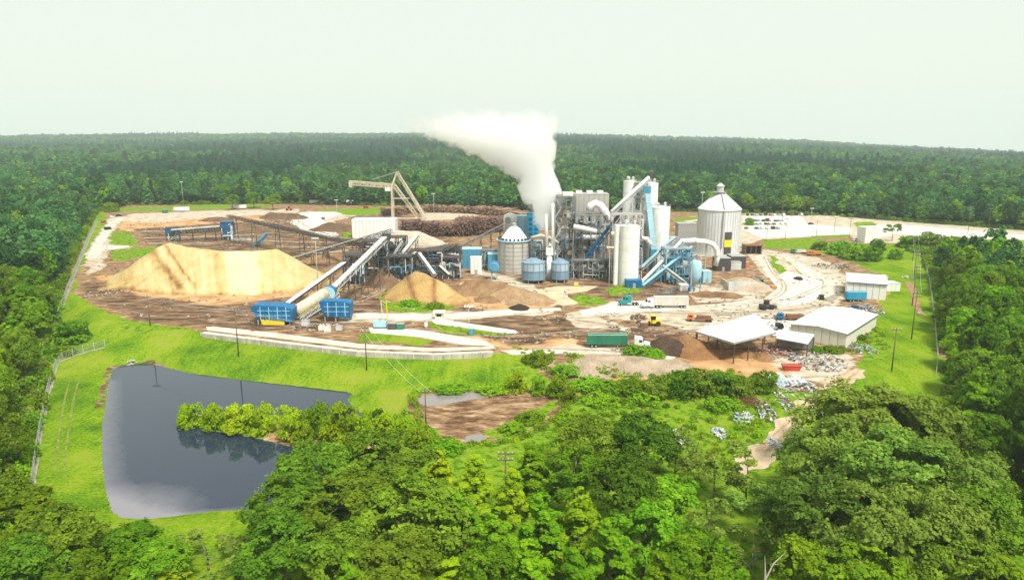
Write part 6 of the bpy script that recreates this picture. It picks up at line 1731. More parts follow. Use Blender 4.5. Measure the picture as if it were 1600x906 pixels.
# ---------------------------------------------------------------- vehicles (local metres, nose towards +X)
def wheel(b, x, y, r, w):
    b.tube((x, y - w / 2, r), (x, y + w / 2, r), r, r, 14)
def hub(w, x, y, s):
    part('rim', M_LGREY, w, lambda b: b.tube((x, y + s * 0.2, 0.52), (x, y + s * 0.26, 0.52), 0.27, 0.24, 10))
def place(t, p, rz):
    t.location = (float(p[0]), float(p[1]), float(p[2]) if len(p) > 2 else 0.0)
    t.rotation_euler = (0, 0, rz)
    return t
def tractor(label, p, rz, paint, name='truck_tractor'):
    t = thing(name, label, 'truck', world_parts=False)
    part('cab', paint, t, lambda b: b.profile([(0.2, 1.0), (2.6, 1.0), (2.6, 2.0), (2.35, 2.2), (1.0, 2.35), (0.55, 3.3), (0.1, 3.75), (-1.9, 3.95), (-1.9, 1.0)], -1.2, 1.2))
    part('hood', paint, t, lambda b: b.box((2.0, 0, 1.45), (1.7, 1.9, 1.25)))
    part('windscreen', M_GLASS, t, lambda b: b.add([(0.98, -1.0, 2.45), (0.98, 1.0, 2.45), (0.58, 1.0, 3.3), (0.58, -1.0, 3.3), (1.06, -1.0, 2.45), (1.06, 1.0, 2.45), (0.66, 1.0, 3.3), (0.66, -1.0, 3.3)], BOXF))
    for s in (-1, 1):
        part('side_window', M_GLASS, t, lambda b: b.box((0.0, s * 1.21, 2.8), (0.9, 0.05, 0.7)))
        part('fuel_tank', M_LGREY, t, lambda b: b.tube((-2.0, s * 1.0, 0.85), (-0.3, s * 1.0, 0.85), 0.35, 0.35, 10))
        part('exhaust_pipe', M_LGREY, t, lambda b: b.tube((-2.05, s * 1.05, 1.0), (-2.05, s * 1.05, 4.2), 0.09, 0.09, 8))
        for x in (2.0, -3.2, -4.5):
            hub(part('wheel', M_TYRE, t, lambda b: wheel(b, x, s * 1.0, 0.52, 0.45)), x, s * 1.0, s)
    part('chassis', M_DARK, t, lambda b: b.box((-1.6, 0, 0.8), (6.8, 1.0, 0.3)))
    part('bumper', M_LGREY, t, lambda b: b.box((2.95, 0, 0.75), (0.2, 2.3, 0.4)))
    return place(t, p, rz)
def box_trailer(label, p, rz, paint, L=14.0, h=2.9, z0=1.15, name='box_trailer', rib=True, cat='trailer'):
    t = thing(name, label, cat, world_parts=False)
    part('body', paint, t, lambda b: b.box((0, 0, z0 + h / 2), (L, 2.5, h)))
    if rib:
        n = int(L / 1.2)
        for k in range(n):
            for s in (-1, 1):
                part('rib', paint, t, lambda b: b.box((-L / 2 + L * (k + 0.5) / n, s * 1.28, z0 + h / 2), (0.14, 0.08, h * 0.96)))
    part('top_rail', M_LGREY, t, lambda b: b.box((0, -1.26, z0 + h), (L, 0.12, 0.16)).box((0, 1.26, z0 + h), (L, 0.12, 0.16)))
    part('underframe', M_DARK, t, lambda b: b.box((0, 0, z0 - 0.15), (L * 0.96, 1.1, 0.3)))
    for x in (-L / 2 + 1.4, -L / 2 + 2.7):
        for s in (-1, 1):
            hub(part('wheel', M_TYRE, t, lambda b: wheel(b, x, s * 1.0, 0.52, 0.45)), x, s * 1.0, s)
    part('landing_leg', M_GREY, t, lambda b: b.box((L / 2 - 3.2, 0.9, z0 / 2), (0.15, 0.15, z0)).box((L / 2 - 3.2, -0.9, z0 / 2), (0.15, 0.15, z0)))
    return place(t, p, rz)
def car(label, p, rz, paint, van=False, group=None, name=None, pickup=False):
    key = (paint.name, van, pickup)
    if key not in CARS:
        b = MB()
        if van:
            pr = [(-2.5, 0.45), (2.45, 0.45), (2.5, 1.0), (1.6, 1.25), (1.0, 2.1), (-2.5, 2.15)]
        elif pickup:
            pr = [(-2.7, 0.5), (2.6, 0.5), (2.65, 1.05), (1.2, 1.15), (0.7, 1.8), (-0.7, 1.82), (-0.85, 1.1), (-2.7, 1.1)]
        else:
            pr = [(-2.2, 0.35), (2.2, 0.35), (2.25, 0.8), (1.2, 0.95), (0.6, 1.45), (-1.1, 1.48), (-1.8, 1.0), (-2.25, 0.95)]
        b.profile(pr, -0.9, 0.9); nb = len(b.f)
        if van: b.box((1.25, 0, 1.7), (0.75, 1.84, 0.55)); b.box((-0.6, 0, 1.65), (2.6, 1.84, 0.5))
        elif pickup: b.box((-0.02, 0, 1.5), (1.35, 1.84, 0.42))
        else: b.box((-0.3, 0, 1.2), (2.0, 1.84, 0.34))
        ng = len(b.f)
        for x in (-1.45, 1.45):
            for s in (-1, 1):
                wheel(b, x, s * 0.82, 0.36, 0.25)
        me = new_mesh('car_body', b.v, b.f, paint); me.materials.append(M_GLASS); me.materials.append(M_TYRE)
        me.polygons.foreach_set('material_index', [0] * nb + [1] * (ng - nb) + [2] * (len(b.f) - ng)); me.update()
        CARS[key] = me
    o = bpy.data.objects.new(name or ('van' if van else 'pickup_truck' if pickup else 'car'), CARS[key]); COL.objects.link(o)
    place(o, p, rz)
    return tag(o, label, 'van' if van else 'pickup' if pickup else 'car', group)
CARS = {}
M_CW, M_CB, M_CS, M_CR, M_CBL = mat('car_white', (0.75, 0.75, 0.75), 0.3, var=0.03, dirt=0.1), mat('car_black', (0.02, 0.02, 0.022), 0.3, var=0.03, dirt=0.1), mat('car_silver', (0.36, 0.37, 0.38), 0.35, 0.3, var=0.03, dirt=0.1), mat('car_red', (0.32, 0.03, 0.03), 0.35, var=0.03, dirt=0.1), mat('car_blue', (0.03, 0.08, 0.2), 0.35, var=0.03, dirt=0.1)
g0 = lambda px, py: at_level(px, py, 0.0)
lift = lambda p, z=0.06: (p[0], p[1], p[2] + z)
PI = math.pi
# green trailer truck
a, b_ = g0(917, 541), g0(980, 543)
box_trailer('green box trailer coupled behind a white cab', lift((a + b_) / 2), 0.0, M_GREEN, float(b_[0] - a[0]), 3.1)
tractor('white cab pulling the green trailer', lift(g0(1001, 545)), -0.25, M_CW)
# tanker truck pair
a, b_ = g0(1022, 482), g0(1075, 481)
box_trailer('long dusty white ribbed trailer behind the teal truck', lift((a + b_) / 2 + [0, 1, 0]), PI, mat('dusty_white', (0.60, 0.57, 0.51), 0.7, var=0.1, scale=0.5, dirt=0.5, dirtcol=(0.36, 0.3, 0.22)), float(b_[0] - a[0]), 3.3)
tractor('white cab coupled to the long dusty trailer', lift(g0(1013, 481)), PI + 0.05, M_CW)
tractor('teal truck parked ahead of the white cab', lift(g0(978, 477)), PI + 0.08, M_TEAL)
# trailers at the back of the yard
for (x, y, L, rz, lab) in ((284, 331, 13, 0.05, 'white box trailer at the far left under the floodlight mast'), (373, 327, 14, 0.0, 'white box trailer before the far woods left of the red loader'), (491, 319, 9, 0.0, 'short white box trailer where the haul road meets the woods'), (548, 319, 8, 0.0, 'small white trailer far behind the log crane')):
    box_trailer(lab, g0(x, y), rz, M_WHITE, L * 1.0, 2.9)
a = g0(1336, 471)
box_trailer('bright blue trailer parked against the upper warehouse', a, 0.05, mat('azure_paint', (0.02, 0.30, 0.48), 0.5, var=0.12, scale=0.4, dirt=0.25), 8.0, 3.0)
# loaders and plant
def loader(label, p, rz, paint, name='wheel_loader'):
    t = thing(name, label, 'loader', world_parts=False)
    part('body', paint, t, lambda b: b.profile([(-3.0, 0.9), (0.2, 0.9), (0.2, 2.0), (-3.0, 2.2)], -1.1, 1.1))
    part('cab', M_GLASS, t, lambda b: b.box((-0.3, 0, 2.75), (1.6, 1.5, 1.5)))
    part('cab_roof', paint, t, lambda b: b.box((-0.3, 0, 3.6), (1.9, 1.8, 0.18)))
    part('front_frame', paint, t, lambda b: b.box((1.3, 0, 1.2), (1.8, 1.3, 0.9)))
    for s in (-1, 1):
        part('lift_arm', paint, t, lambda b: b.beam((0.8, s * 0.75, 2.0), (3.6, s * 0.75, 0.9), 0.25, 0.4))
        for x in (-1.9, 1.6):
            part('wheel', M_TYRE, t, lambda b: wheel(b, x, s * 1.15, 0.85, 0.7))
    part('bucket', M_GREY, t, lambda b: b.profile([(3.5, 0.2), (4.8, 0.15), (4.7, 0.3), (3.9, 0.5), (3.7, 1.5), (3.5, 1.5)], -1.5, 1.5))
    return place(t, p, rz)
loader('red loader working far back on the haul road', g0(452, 329), 0.2, M_RED)
loader('green loader parked beside the concrete bunker', g0(1188, 449), 2.9, M_GREEN)
loader('dark loader on the brown earth below the round tank', g0(790, 455), 0.8, M_DARK)
loader('yellow loader parked among the scrap beside the trucks', g0(1019, 508), PI, M_YELLOW)
loader('small dark loader on the pale yard before the bunker', g0(1198, 483), 0.3, M_DARK)
def flatbed(label, p, rz, paint, deckm, L=8.0, load=None):
    t = thing('flatbed_truck', label, 'truck', world_parts=False)
    part('cab', paint, t, lambda b: b.profile([(L / 2 - 2, 0.7), (L / 2, 0.7), (L / 2 + 0.1, 1.5), (L / 2 - 0.4, 2.5), (L / 2 - 2, 2.6)], -1.1, 1.1))
    part('window', M_GLASS, t, lambda b: b.box((L / 2 - 1.0, 0, 2.05), (1.0, 2.25, 0.6)))
    part('deck', deckm, t, lambda b: b.box((-1.1, 0, 1.05), (L - 2.4, 2.3, 0.3)))
    for x in (L / 2 - 1, -L / 2 + 1, -L / 2 + 2.2):
        for s in (-1, 1):
            part('wheel', M_TYRE, t, lambda b: wheel(b, x, s * 0.95, 0.5, 0.4))
    if load:
        part('load', load, t, lambda b: b.box((-1.2, 0, 1.7), (L - 4, 1.8, 1.0)))
    return place(t, p, rz)
flatbed('orange truck with a bare deck on the pale yard', g0(1094, 502), PI - 0.15, M_ORANGE, M_RUST, 9, M_RUST)
flatbed('blue cab flatbed truck before the warehouse roof', g0(1236, 500), PI - 0.1, M_BLUE, M_RUST, 10, M_RUST)
flatbed('dark flatbed truck parked between warehouse and open shed', g0(1205, 516), 0.2, M_CB, M_GREY, 8)
flatbed('orange tipper truck beside the shrubs at the haul road', g0(1272, 399), PI, M_ORANGE, M_ORANGE, 8, M_ORANGE)
flatbed('green roll off truck beside the orange tipper', g0(1248, 396), PI, M_GREEN, M_LGREY, 9, M_LGREY)
# cars
car('black pickup truck parked at the far left corner of the yard', g0(186, 338), 0.1, M_CB, pickup=True)
car('white car beside the black pickup at the far left corner', g0(176, 340), 1.2, M_CW)
car('dark van driving on the white gravel track', g0(169, 359), 1.1, M_CB, van=True)
car('dark car alone on the broad white apron', g0(1247, 437), 1.9, M_CB)
car('dark pickup near the lower edge of the white apron', g0(1283, 467), 1.3, M_CB, pickup=True)
car('black pickup under the lower side of the warehouse roof', g0(1250, 498), 0.5, M_CB, pickup=True)
car('silver pickup beside the bright blue trailer', g0(1352, 482), 0.4, M_CS, pickup=True)
car('blue pickup between the warehouse and the bright blue trailer', g0(1335, 484), 0.3, M_CBL, pickup=True)
car('black car between the warehouse and the bright blue trailer', g0(1318, 487), 2.0, M_CB)
car('white van nearest the white pump station', g0(1338, 377), 0.2, M_CW, van=True)
car('black car on the tan field behind the car park', g0(1267, 351), 0.3, M_CB)
car('white car on the public road behind the woods', g0(1520, 368), -0.1, M_CW)
car('white van farther along the public road', g0(1556, 369), -0.1, M_CW, van=True)
car('red car parked behind the log crane', g0(572, 326), 0.0, M_CR, van=True)
car('small red car at the left fence gate', g0(162, 348), 1.4, M_CR)
rr = random.Random(4)
ORD = 'first second third fourth fifth sixth seventh eighth ninth tenth eleventh twelfth thirteenth fourteenth'.split()
paints = (M_CW, M_CB, M_CS, M_CW, M_CBL, M_CB, M_CS, M_CR)
for row, (y, x0, x1, n) in enumerate(((337, 1168, 1258, 14), (346, 1166, 1225, 10), (351, 1164, 1228, 11), (358, 1166, 1215, 7))):
    nm = ('row by the woods', 'back row of the car park', 'middle row of the car park', 'front row of the car park')[row]
    for k in range(n):
        if rr.random() < 0.12:
            continue
        m = rr.choice(paints); v = rr.random() < 0.25
        p = g0(x0 + (x1 - x0) * k / (n - 1) + rr.uniform(-0.6, 0.6), y + rr.uniform(-0.3, 0.3))
        lab = {'car_white': 'white', 'car_black': 'black', 'car_silver': 'silver', 'car_blue': 'dark blue', 'car_red': 'dark red'}[m.name] + (' van, ' if v else ' car, ') + ORD[k] + ' from the left in the ' + nm
        car(lab, lift(p, 0.07), PI / 2 + rr.uniform(-0.1, 0.1), m, van=v, group=nm)

# ---------------------------------------------------------------- small yard things
p = g0(737, 523)
t = thing('portable_toilet', 'teal portable toilet booth on the lawn strip', 'toilet', p)
part('cabin', M_TEAL, t, lambda b: b.box((p[0], p[1], 1.15), (1.8, 1.8, 2.3)))
part('roof', M_LBLUE, t, lambda b: b.prism([(p[0] - 1, p[1] - 1), (p[0] + 1, p[1] - 1), (p[0] + 1, p[1] + 1), (p[0] - 1, p[1] + 1)], 2.3, 2.55))
part('door', M_MIDBLUE, t, lambda b: b.box((p[0], p[1] - 0.95, 1.1), (1.0, 0.06, 1.9)))
p = g0(686, 499)
t = thing('weigh_hut', 'small weigh hut with a wide flat white canopy roof', 'hut', p)
part('wall', M_CREAM, t, lambda b: b.box((p[0], p[1] + 1, 1.3), (3.0, 2.4, 2.6)))
part('roof', M_ROOFW, t, lambda b: b.box((p[0], p[1] + 1, 2.75), (4.4, 3.8, 0.25)))
part('window', M_GLASS, t, lambda b: b.box((p[0], p[1] - 0.22, 1.6), (1.8, 0.08, 0.9)))
part('door', M_GREY, t, lambda b: b.box((p[0] - 1.52, p[1] + 1, 1.0), (0.06, 0.9, 2.0)))
p = g0(666, 513)
t = thing('card_reader_post', 'white card reader cabinet on the weighbridge ramp', 'cabinet', p)
part('cabinet', M_WHITE, t, lambda b: b.box((p[0], p[1], 1.4), (1.0, 0.9, 1.4)))
part('pedestal', M_LGREY, t, lambda b: b.box((p[0], p[1], 0.35), (0.5, 0.5, 0.8)))
p = g0(594, 512)
t = thing('fuel_tank', 'pale blue fuel tank box beside the two yellow masts', 'tank', p)
part('shell', M_LBLUE, t, lambda b: b.box((p[0], p[1], 1.5), (4.4, 2.4, 1.9)))
part('skid', M_DARK, t, lambda b: b.box((p[0], p[1], 0.3), (4.6, 2.0, 0.5)))
part('filler_cap', M_GREY, t, lambda b: b.lathe((p[0], p[1], 2.4), [(0.4, 0), (0.4, 0.4), (0.1, 0.5)], 10))
for i, x in enumerate((598, 606)):
    p = g0(x, 500 + i)
    t = thing('yellow_mast', ('left' if i == 0 else 'right') + ' pale yellow loading arm mast behind the fuel tank', 'mast', p)
    h = at_depth(x, 470, p[1])[2]
    part('column', M_YELLOW if i else M_CREAM, t, lambda b: b.tube((p[0], p[1], 0), (p[0] - 0.4, p[1], h), 0.25, 0.16, 8))
    part('arm', M_CREAM, t, lambda b: b.tube((p[0] - 0.4, p[1], h), (p[0] + 1.2, p[1], h - 0.6), 0.12, 0.1, 6))
    part('base_plate', M_GREY, t, lambda b: b.box((p[0], p[1], 0.15), (1.4, 1.4, 0.3)))
for i, (x, y, m, lab, s) in enumerate(((503, 516, M_WHITE, 'white bulk bag beside the second blue hopper', 1.5), (512, 518, M_WHITE, 'second white bulk bag beside the blue hopper', 1.6), (530, 516, M_LGREY, 'grey crate under the second blue hopper', 1.6), (478, 509, M_LGREY, 'grey crate under the beige drum', 2.0), (613, 514, M_DARK, 'black generator skid right of the fuel tank', 2.2), (626, 514, M_GREEN, 'green pump skid right of the fuel tank', 2.0), (1006, 512, M_RUST, 'rusty steel box beside the yellow loader', 2.0), (830, 437, M_WHITE, 'white box at the feet of the left slate tank', 2.4), (900, 446, M_YELLOW, 'yellow bollard box right of the slate tanks', 1.4), (1208, 452, M_ORANGE, 'orange skip near the concrete bunker', 1.6), (1148, 421, M_LGREY, 'grey container behind the concrete bunker', 4.0), (1165, 417, M_ORANGE, 'orange machine beside the concrete bunker', 2.4), (258, 333, M_GREEN, 'green skip near the far left white trailer', 3.0), (505, 343, M_DARK, 'black bin on the white haul road', 1.8), (616, 379, M_WHITE, 'white control cabin on the ash mound side', 3.0))):
    p = g0(x, y)
    t = thing('crate' if m is not M_WHITE else 'storage_box', lab, 'box', p)
    part('body', m, t, lambda b: b.box((p[0], p[1], s * 0.5), (s * 1.3, s, s)))
    part('lid', M_GREY if m is not M_WHITE else M_CREAM, t, lambda b: b.box((p[0], p[1], s + 0.06), (s * 1.35, s * 1.05, 0.12)))
    part('skid', M_DARK, t, lambda b: b.box((p[0], p[1], 0.06), (s * 1.2, s * 1.06, 0.14)))

# ---------------------------------------------------------------- scrap and rubbish
def scrap(label, cxp, cyp, rx, ry, n, seed, mats, size=1.0, hmax=1.2, name='scrap_heap'):
    r = random.Random(seed); c = G(cxp, cyp); sc = mpp(c[1])
    t = thing(name, label, 'scrap', c)
    bs = {m.name: (m, MB()) for m in mats}
    for _ in range(n):
        a_, q = r.random() * 6.28, math.sqrt(r.random())
        x, y = c[0] + math.cos(a_) * q * rx * sc, c[1] + math.sin(a_) * q * ry * sc * 4.2
        m = r.choice(mats); b = bs[m.name][1]
        z = ground_z(x, y) + r.random() * hmax * (1 - q)
        L, w, h = size * r.uniform(0.25, 1.3), size * r.uniform(0.1, 0.5), size * r.uniform(0.05, 0.3)
        az, ti = r.random() * 6.28, r.uniform(-0.5, 0.5)
        d = Vector((math.cos(az) * math.cos(ti), math.sin(az) * math.cos(ti), math.sin(ti))) * (L / 2)
        b.beam(Vector((x, y, z + h / 2 + abs(d.z))) - d, Vector((x, y, z + h / 2 + abs(d.z))) + d, w, h)
    for m, b in bs.values():
        if b.v:
            o = b.build({'rust': 'rusty_scrap', 'grey_steel': 'grey_scrap', 'dark_steel': 'dark_scrap'}.get(m.name, 'pale_scrap'), m, t); o['kind'] = 'stuff'
    t['kind'] = 'stuff'
    return t
M_TRASHW = mat('white_rubbish', (0.5, 0.51, 0.50), 0.7, var=0.15, dirt=0.2)
M_TRASHB = mat('blue_grey_rubbish', (0.30, 0.38, 0.42), 0.7, var=0.2, dirt=0.2)
mixA = (M_TRASHW, M_TRASHB, M_GREY, M_TRASHW, M_RUST, M_DARK)
for i, (x, y, rx, ry, n, s, lab, ms) in enumerate((
        (1275, 565, 48, 13, 150, 1.0, 'pale rubbish strewn below the lean to', mixA), (1215, 552, 36, 6, 110, 1.0, 'red and grey junk stored under the lean to', (M_RED, M_GREY, M_DARK, M_LGREY, M_RUST)), (1238, 602, 36, 12, 70, 1.2, 'white torn sheets beside the sandy track', (M_TRASHW, M_TRASHW, M_TRASHB)),
        (1195, 642, 16, 8, 70, 1.0, 'heap of grey and white rubbish beside the red brush', mixA), (1225, 628, 12, 8, 50, 0.9, 'small pale rubbish heap near the sandy track', mixA), (1345, 545, 26, 8, 70, 0.8, 'scattered white litter in the weeds by the warehouse', (M_TRASHW, M_TRASHB, M_GREY)),
        (1160, 655, 18, 5, 30, 1.2, 'long white scraps lying on the weedy slope', (M_TRASHW, M_TRASHB)), (1125, 678, 12, 5, 26, 1.2, 'pale boards lying in the grass', (M_TRASHW, M_TRASHB)), (1212, 695, 9, 6, 30, 1.0, 'white rubbish bags on the edge of the track', (M_TRASHW, M_TRASHW, M_TRASHB)),
        (1060, 690, 20, 10, 60, 0.9, 'scattered scrap showing between the foreground trees', mixA), (1350, 486, 30, 8, 110, 1.0, 'car parts and scrap behind the white roofed warehouse', (M_DARK, M_GREY, M_TRASHW, M_TRASHB, M_RUST)), (1225, 497, 20, 4, 50, 1.0, 'low scrap row along the pale slab', (M_DARK, M_RUST, M_GREY)),
        (1150, 492, 40, 4, 60, 0.8, 'low row of grey scrap along the haul road', (M_GREY, M_LGREY, M_RUST)), (1000, 500, 14, 8, 90, 1.1, 'tangle of rusty scrap beside the yellow loader', (M_RUST, M_DARK, M_RUST)), (1300, 417, 34, 6, 110, 1.2, 'grey scrap line above the upper warehouse', (M_GREY, M_DARK, M_TRASHB, M_RUST, M_LGREY)),
        (945, 492, 30, 4, 70, 0.7, 'broken concrete rubble at the edge of the dusty standing', (M_LGREY, M_WALL, M_TRASHW)), (400, 348, 70, 6, 160, 1.4, 'loose bark and offcuts across the log yard', (M_RUST, M_DARK, M_WALL)), (300, 358, 70, 6, 120, 1.4, 'offcuts scattered behind the flat conveyor', (M_RUST, M_DARK, M_WALL)),
        (160, 458, 30, 8, 50, 1.0, 'white and dark litter on the mud at the tip of the chip pile', (M_TRASHW, M_DARK, M_WALL)), (500, 512, 46, 6, 90, 1.0, 'odds and ends lying under the two hoppers', (M_TRASHW, M_DARK, M_RUST, M_GREY, M_BEIGE)), (640, 440, 60, 12, 170, 1.2, 'splintered wood under the chipper frames', (M_RUST, M_DARK, M_WOOD)), (900, 432, 50, 8, 110, 1.0, 'pipe offcuts around the slate tanks', (M_GREY, M_DARK, M_LGREY, M_RUST)), (1060, 455, 40, 6, 80, 0.9, 'scrap below the auger tower', (M_GREY, M_DARK, M_MIDBLUE)),
        (206, 568, 8, 2, 26, 0.9, 'grey boulders at the far corner of the pond', (M_LGREY, M_WALL)), (1420, 434, 10, 2, 14, 1.2, 'white plastic scraps near the eroded ditch', (M_TRASHW, M_TRASHB)), (1440, 492, 5, 3, 20, 0.8, 'white rubble at the end of the eroded ditch', (M_TRASHW, M_WALL)), (530, 385, 60, 10, 140, 1.3, 'dark offcuts below the long stacker conveyor', (M_DARK, M_RUST, M_WOOD)), (720, 410, 40, 8, 110, 1.2, 'pallets and steel beside the screen frames', (M_DARK, M_MIDBLUE, M_WOOD, M_LGREY)), (1140, 412, 30, 8, 90, 1.3, 'black machinery parts before the ribbed silo', (M_DARK, M_GREY, M_DARK, M_MIDBLUE)))):
    scrap(lab, x, y, rx, ry, int(n * (1.7 if i < 11 else 1.2)), 50 + i, ms, s)
for i, (x, y, L, w, m, lab) in enumerate(((1240, 598, 7, 2.4, M_TRASHW, 'long white torn sheet lying beside the sandy track'), (1222, 600, 4, 3, M_TRASHB, 'blue grey panel beside the white torn sheet'), (1212, 590, 5, 2, M_TRASHW, 'white board leaning near the red skip'), (1190, 522, 5, 3, M_RED, 'faded red panel under the lean to'))):
    p = G(x, y)
    single('scrap_sheet', lab, 'sheet', m, lambda b: b.add([(p[0] - L / 2, p[1] - w, p[2] + 0.2), (p[0] + L / 2, p[1] - w * 0.6, p[2] + 0.3), (p[0] + L / 2 * 0.8, p[1] + w, p[2] + 0.9), (p[0] - L / 2 * 0.9, p[1] + w * 0.8, p[2] + 0.7), (p[0] - L / 2, p[1] - w, p[2] + 0.26), (p[0] + L / 2, p[1] - w * 0.6, p[2] + 0.36), (p[0] + L / 2 * 0.8, p[1] + w, p[2] + 0.96), (p[0] - L / 2 * 0.9, p[1] + w * 0.8, p[2] + 0.76)], BOXF), p)
p = G(1236, 578)
t = thing('rusty_skip', 'rusty red skip on the pale ground below the lean to', 'skip', p)
part('bin', M_RED, t, lambda b: b.add([(p[0] - 2, p[1] - 1, p[2]), (p[0] + 2, p[1] - 1, p[2]), (p[0] + 2, p[1] + 1, p[2]), (p[0] - 2, p[1] + 1, p[2]), (p[0] - 2.6, p[1] - 1.2, p[2] + 1.5), (p[0] + 2.6, p[1] - 1.2, p[2] + 1.5), (p[0] + 2.6, p[1] + 1.2, p[2] + 1.5), (p[0] - 2.6, p[1] + 1.2, p[2] + 1.5)], BOXF))
part('rim', M_RUST, t, lambda b: b.box((p[0], p[1] - 1.22, p[2] + 1.5), (5.3, 0.15, 0.2)).box((p[0], p[1] + 1.22, p[2] + 1.5), (5.3, 0.15, 0.2)))

# ================================================================ FOREGROUND TREES AND SHRUBS
FT = [
    # key, px, top, height, width px, label
    ('oak', 500, 700, 14, 150, 'dark oak whose crown leans over the near right bank of the pond'),
    ('oak', 590, 684, 15, 170, 'dark oak with bluish gaps beside the island shrubs'),
    ('poplar', 680, 700, 13, 100, 'pale lime tree on the far right of the dark grove'),
    ('oak', 455, 752, 14, 150, 'dark oak at the left shoulder of the foreground grove'),
    ('oak', 545, 750, 15, 170, 'dark oak in the middle of the foreground grove below the pond'),
    ('oak', 640, 760, 15, 180, 'dark spreading oak in the heart of the foreground grove'),
    ('gum', 720, 765, 14, 110, 'bright tree behind the other gum trees'),
    ('oak', 440, 815, 13, 140, 'dark round tree above the lower left lawn corner'),
    ('oak', 530, 830, 13, 150, 'dark tree at the bottom of the foreground grove'),
    ('oak', 620, 838, 13, 150, 'dark bottom edge tree below the heart of the grove'),
    ('gum', 548, 862, 13, 90, 'bright pointed sapling at the bottom edge before the dark grove'),
    ('gum', 640, 872, 12, 80, 'small bright sapling at the bottom edge'),
    ('poplar', 705, 868, 12, 110, 'lime green bushy tree at the bottom edge'),
    ('poplar', 742, 706, 13, 90, 'lime green tree just left of the pole with white insulators'),
    ('poplar', 832, 690, 14, 90, 'brightest lime tree right of the pole with white insulators'),
    ('poplar', 800, 728, 12, 70, 'slim lime tree in front of the pole with white insulators'),
    ('gum', 775, 790, 15, 110, 'bright gum tree below the pole with white insulators'),
    ('gum', 850, 765, 16, 120, 'tall bright gum tree in the centre of the foreground'),
    ('gum', 905, 760, 16, 120, 'tallest bright gum tree with many pointed clusters'),
    ('gum', 955, 805, 15, 110, 'bright gum tree overlapping the tallest gum on its right'),
    ('gum', 830, 840, 14, 130, 'bright green tree at the bottom under the gum trees'),
    ('gum', 900, 850, 14, 120, 'bright green tree at the bottom right of the gum trees'),
    ('maple', 765, 850, 13, 120, 'mid green tree at the bottom between grove and gums'),
    ('gum', 1035, 862, 13, 110, 'round bright tree at the bottom edge right of the gums'),
    ('oak', 930, 656, 12, 110, 'dark oak reaching up to the sludge basin ditch'),
    ('oak', 1000, 655, 13, 120, 'dark oak in front of the scattered scrap'),
    ('sparse', 1058, 668, 12, 90, 'airy tree beside the weedy slope'),
    ('maple', 900, 708, 13, 110, 'green tree behind the tallest bright gum'),
    ('oak', 975, 722, 14, 130, 'dark dense oak right of the tallest bright gum'),
    ('maple', 1045, 745, 12, 100, 'green tree below the scattered scrap'),
    ('maple', 1010, 790, 14, 120, 'mid green tree right of the gum cluster'),
    ('sparse', 1120, 700, 12, 110, 'thin grey green tree on the weedy slope'),
    ('sparse', 1172, 690, 13, 120, 'airy grey green tree left of the sandy track'),
    ('sparse', 1205, 740, 12, 120, 'airy tree near the foot of the sandy track'),
    ('sparse', 1105, 770, 12, 110, 'airy tree between the thin trees and the dark oaks'),
    ('maple', 1085, 835, 13, 120, 'mid green tree at the bottom below the thin trees'),
    ('gum', 1135, 840, 13, 110, 'bright sapling at the bottom below the thin trees'),
    ('sparse', 1180, 815, 11, 110, 'sparse tree over a small lawn gap at the bottom'),
    ('poplar', 1235, 775, 9, 70, 'small lime shrub tree at the left flank of the great oak'),
    ('grand_oak', 1345, 612, 18, 190, 'great olive oak whose crown meets the mown strip'),
    ('grand_oak', 1430, 632, 18, 180, 'great olive oak right of the crown that meets the mown strip'),
    ('grand_oak', 1310, 680, 17, 180, 'great olive oak beside the sandy track'),
    ('grand_oak', 1400, 690, 18, 210, 'central great olive oak with bare limbs showing'),
    ('grand_oak', 1480, 705, 17, 190, 'great olive oak beside the dark right hand woods'),
    ('grand_oak', 1290, 765, 16, 190, 'olive oak below the sandy track end'),
    ('grand_oak', 1370, 780, 17, 200, 'olive oak below the central great oak'),
    ('grand_oak', 1460, 785, 17, 190, 'olive oak in front of the dark right hand woods'),
    ('oak', 1545, 775, 16, 160, 'dark tree near the lower right corner'),
    ('maple', 1275, 850, 13, 130, 'mid green bottom tree with a bare branch beside it'),
    ('maple', 1350, 860, 14, 140, 'mid green bottom tree under the olive oaks'),
    ('gum', 1420, 852, 13, 110, 'green pointed tree at the bottom under the olive oaks'),
    ('oak', 1500, 850, 14, 150, 'dark bottom tree left of the corner'),
    ('gum', 1570, 862, 13, 120, 'bright leafy tree in the lower right corner'),
    ('maple', 35, 770, 13, 130, 'dark green tree in the lower left corner above the others'),
    ('oak', 90, 800, 12, 130, 'dark leafy tree beside the lower left turf'),
    ('oak', 20, 850, 12, 150, 'dark tree filling the lower left corner'),
    ('maple', 100, 862, 10, 110, 'mid green tree at the bottom left edge'),
    ('greenbush', 165, 828, 5, 80, 'dark bush below the corner of the pond'),
    ('maple', 205, 818, 8, 90, 'small dark tree below the scummy pond corner'),
    ('greenbush', 128, 832, 5, 60, 'low dark bush between the corner trees and the pond'),
    ('maple', 240, 850, 8, 100, 'small mid green tree below the pond bank'),
    ('gum', 180, 866, 8, 80, 'small pointed tree at the bottom left'),
    ('poplar', 262, 878, 6, 90, 'low lime bush at the bottom left of the lawn'),
    ('sparse', 320, 830, 7, 110, 'bare grey twiggy shrub on the lawn below the pond'),
    ('sparse', 375, 850, 7, 110, 'bare grey twiggy shrub near the dark grove'),
    ('poplar', 415, 880, 6, 90, 'pale green bush at the foot of the dark grove'),
]
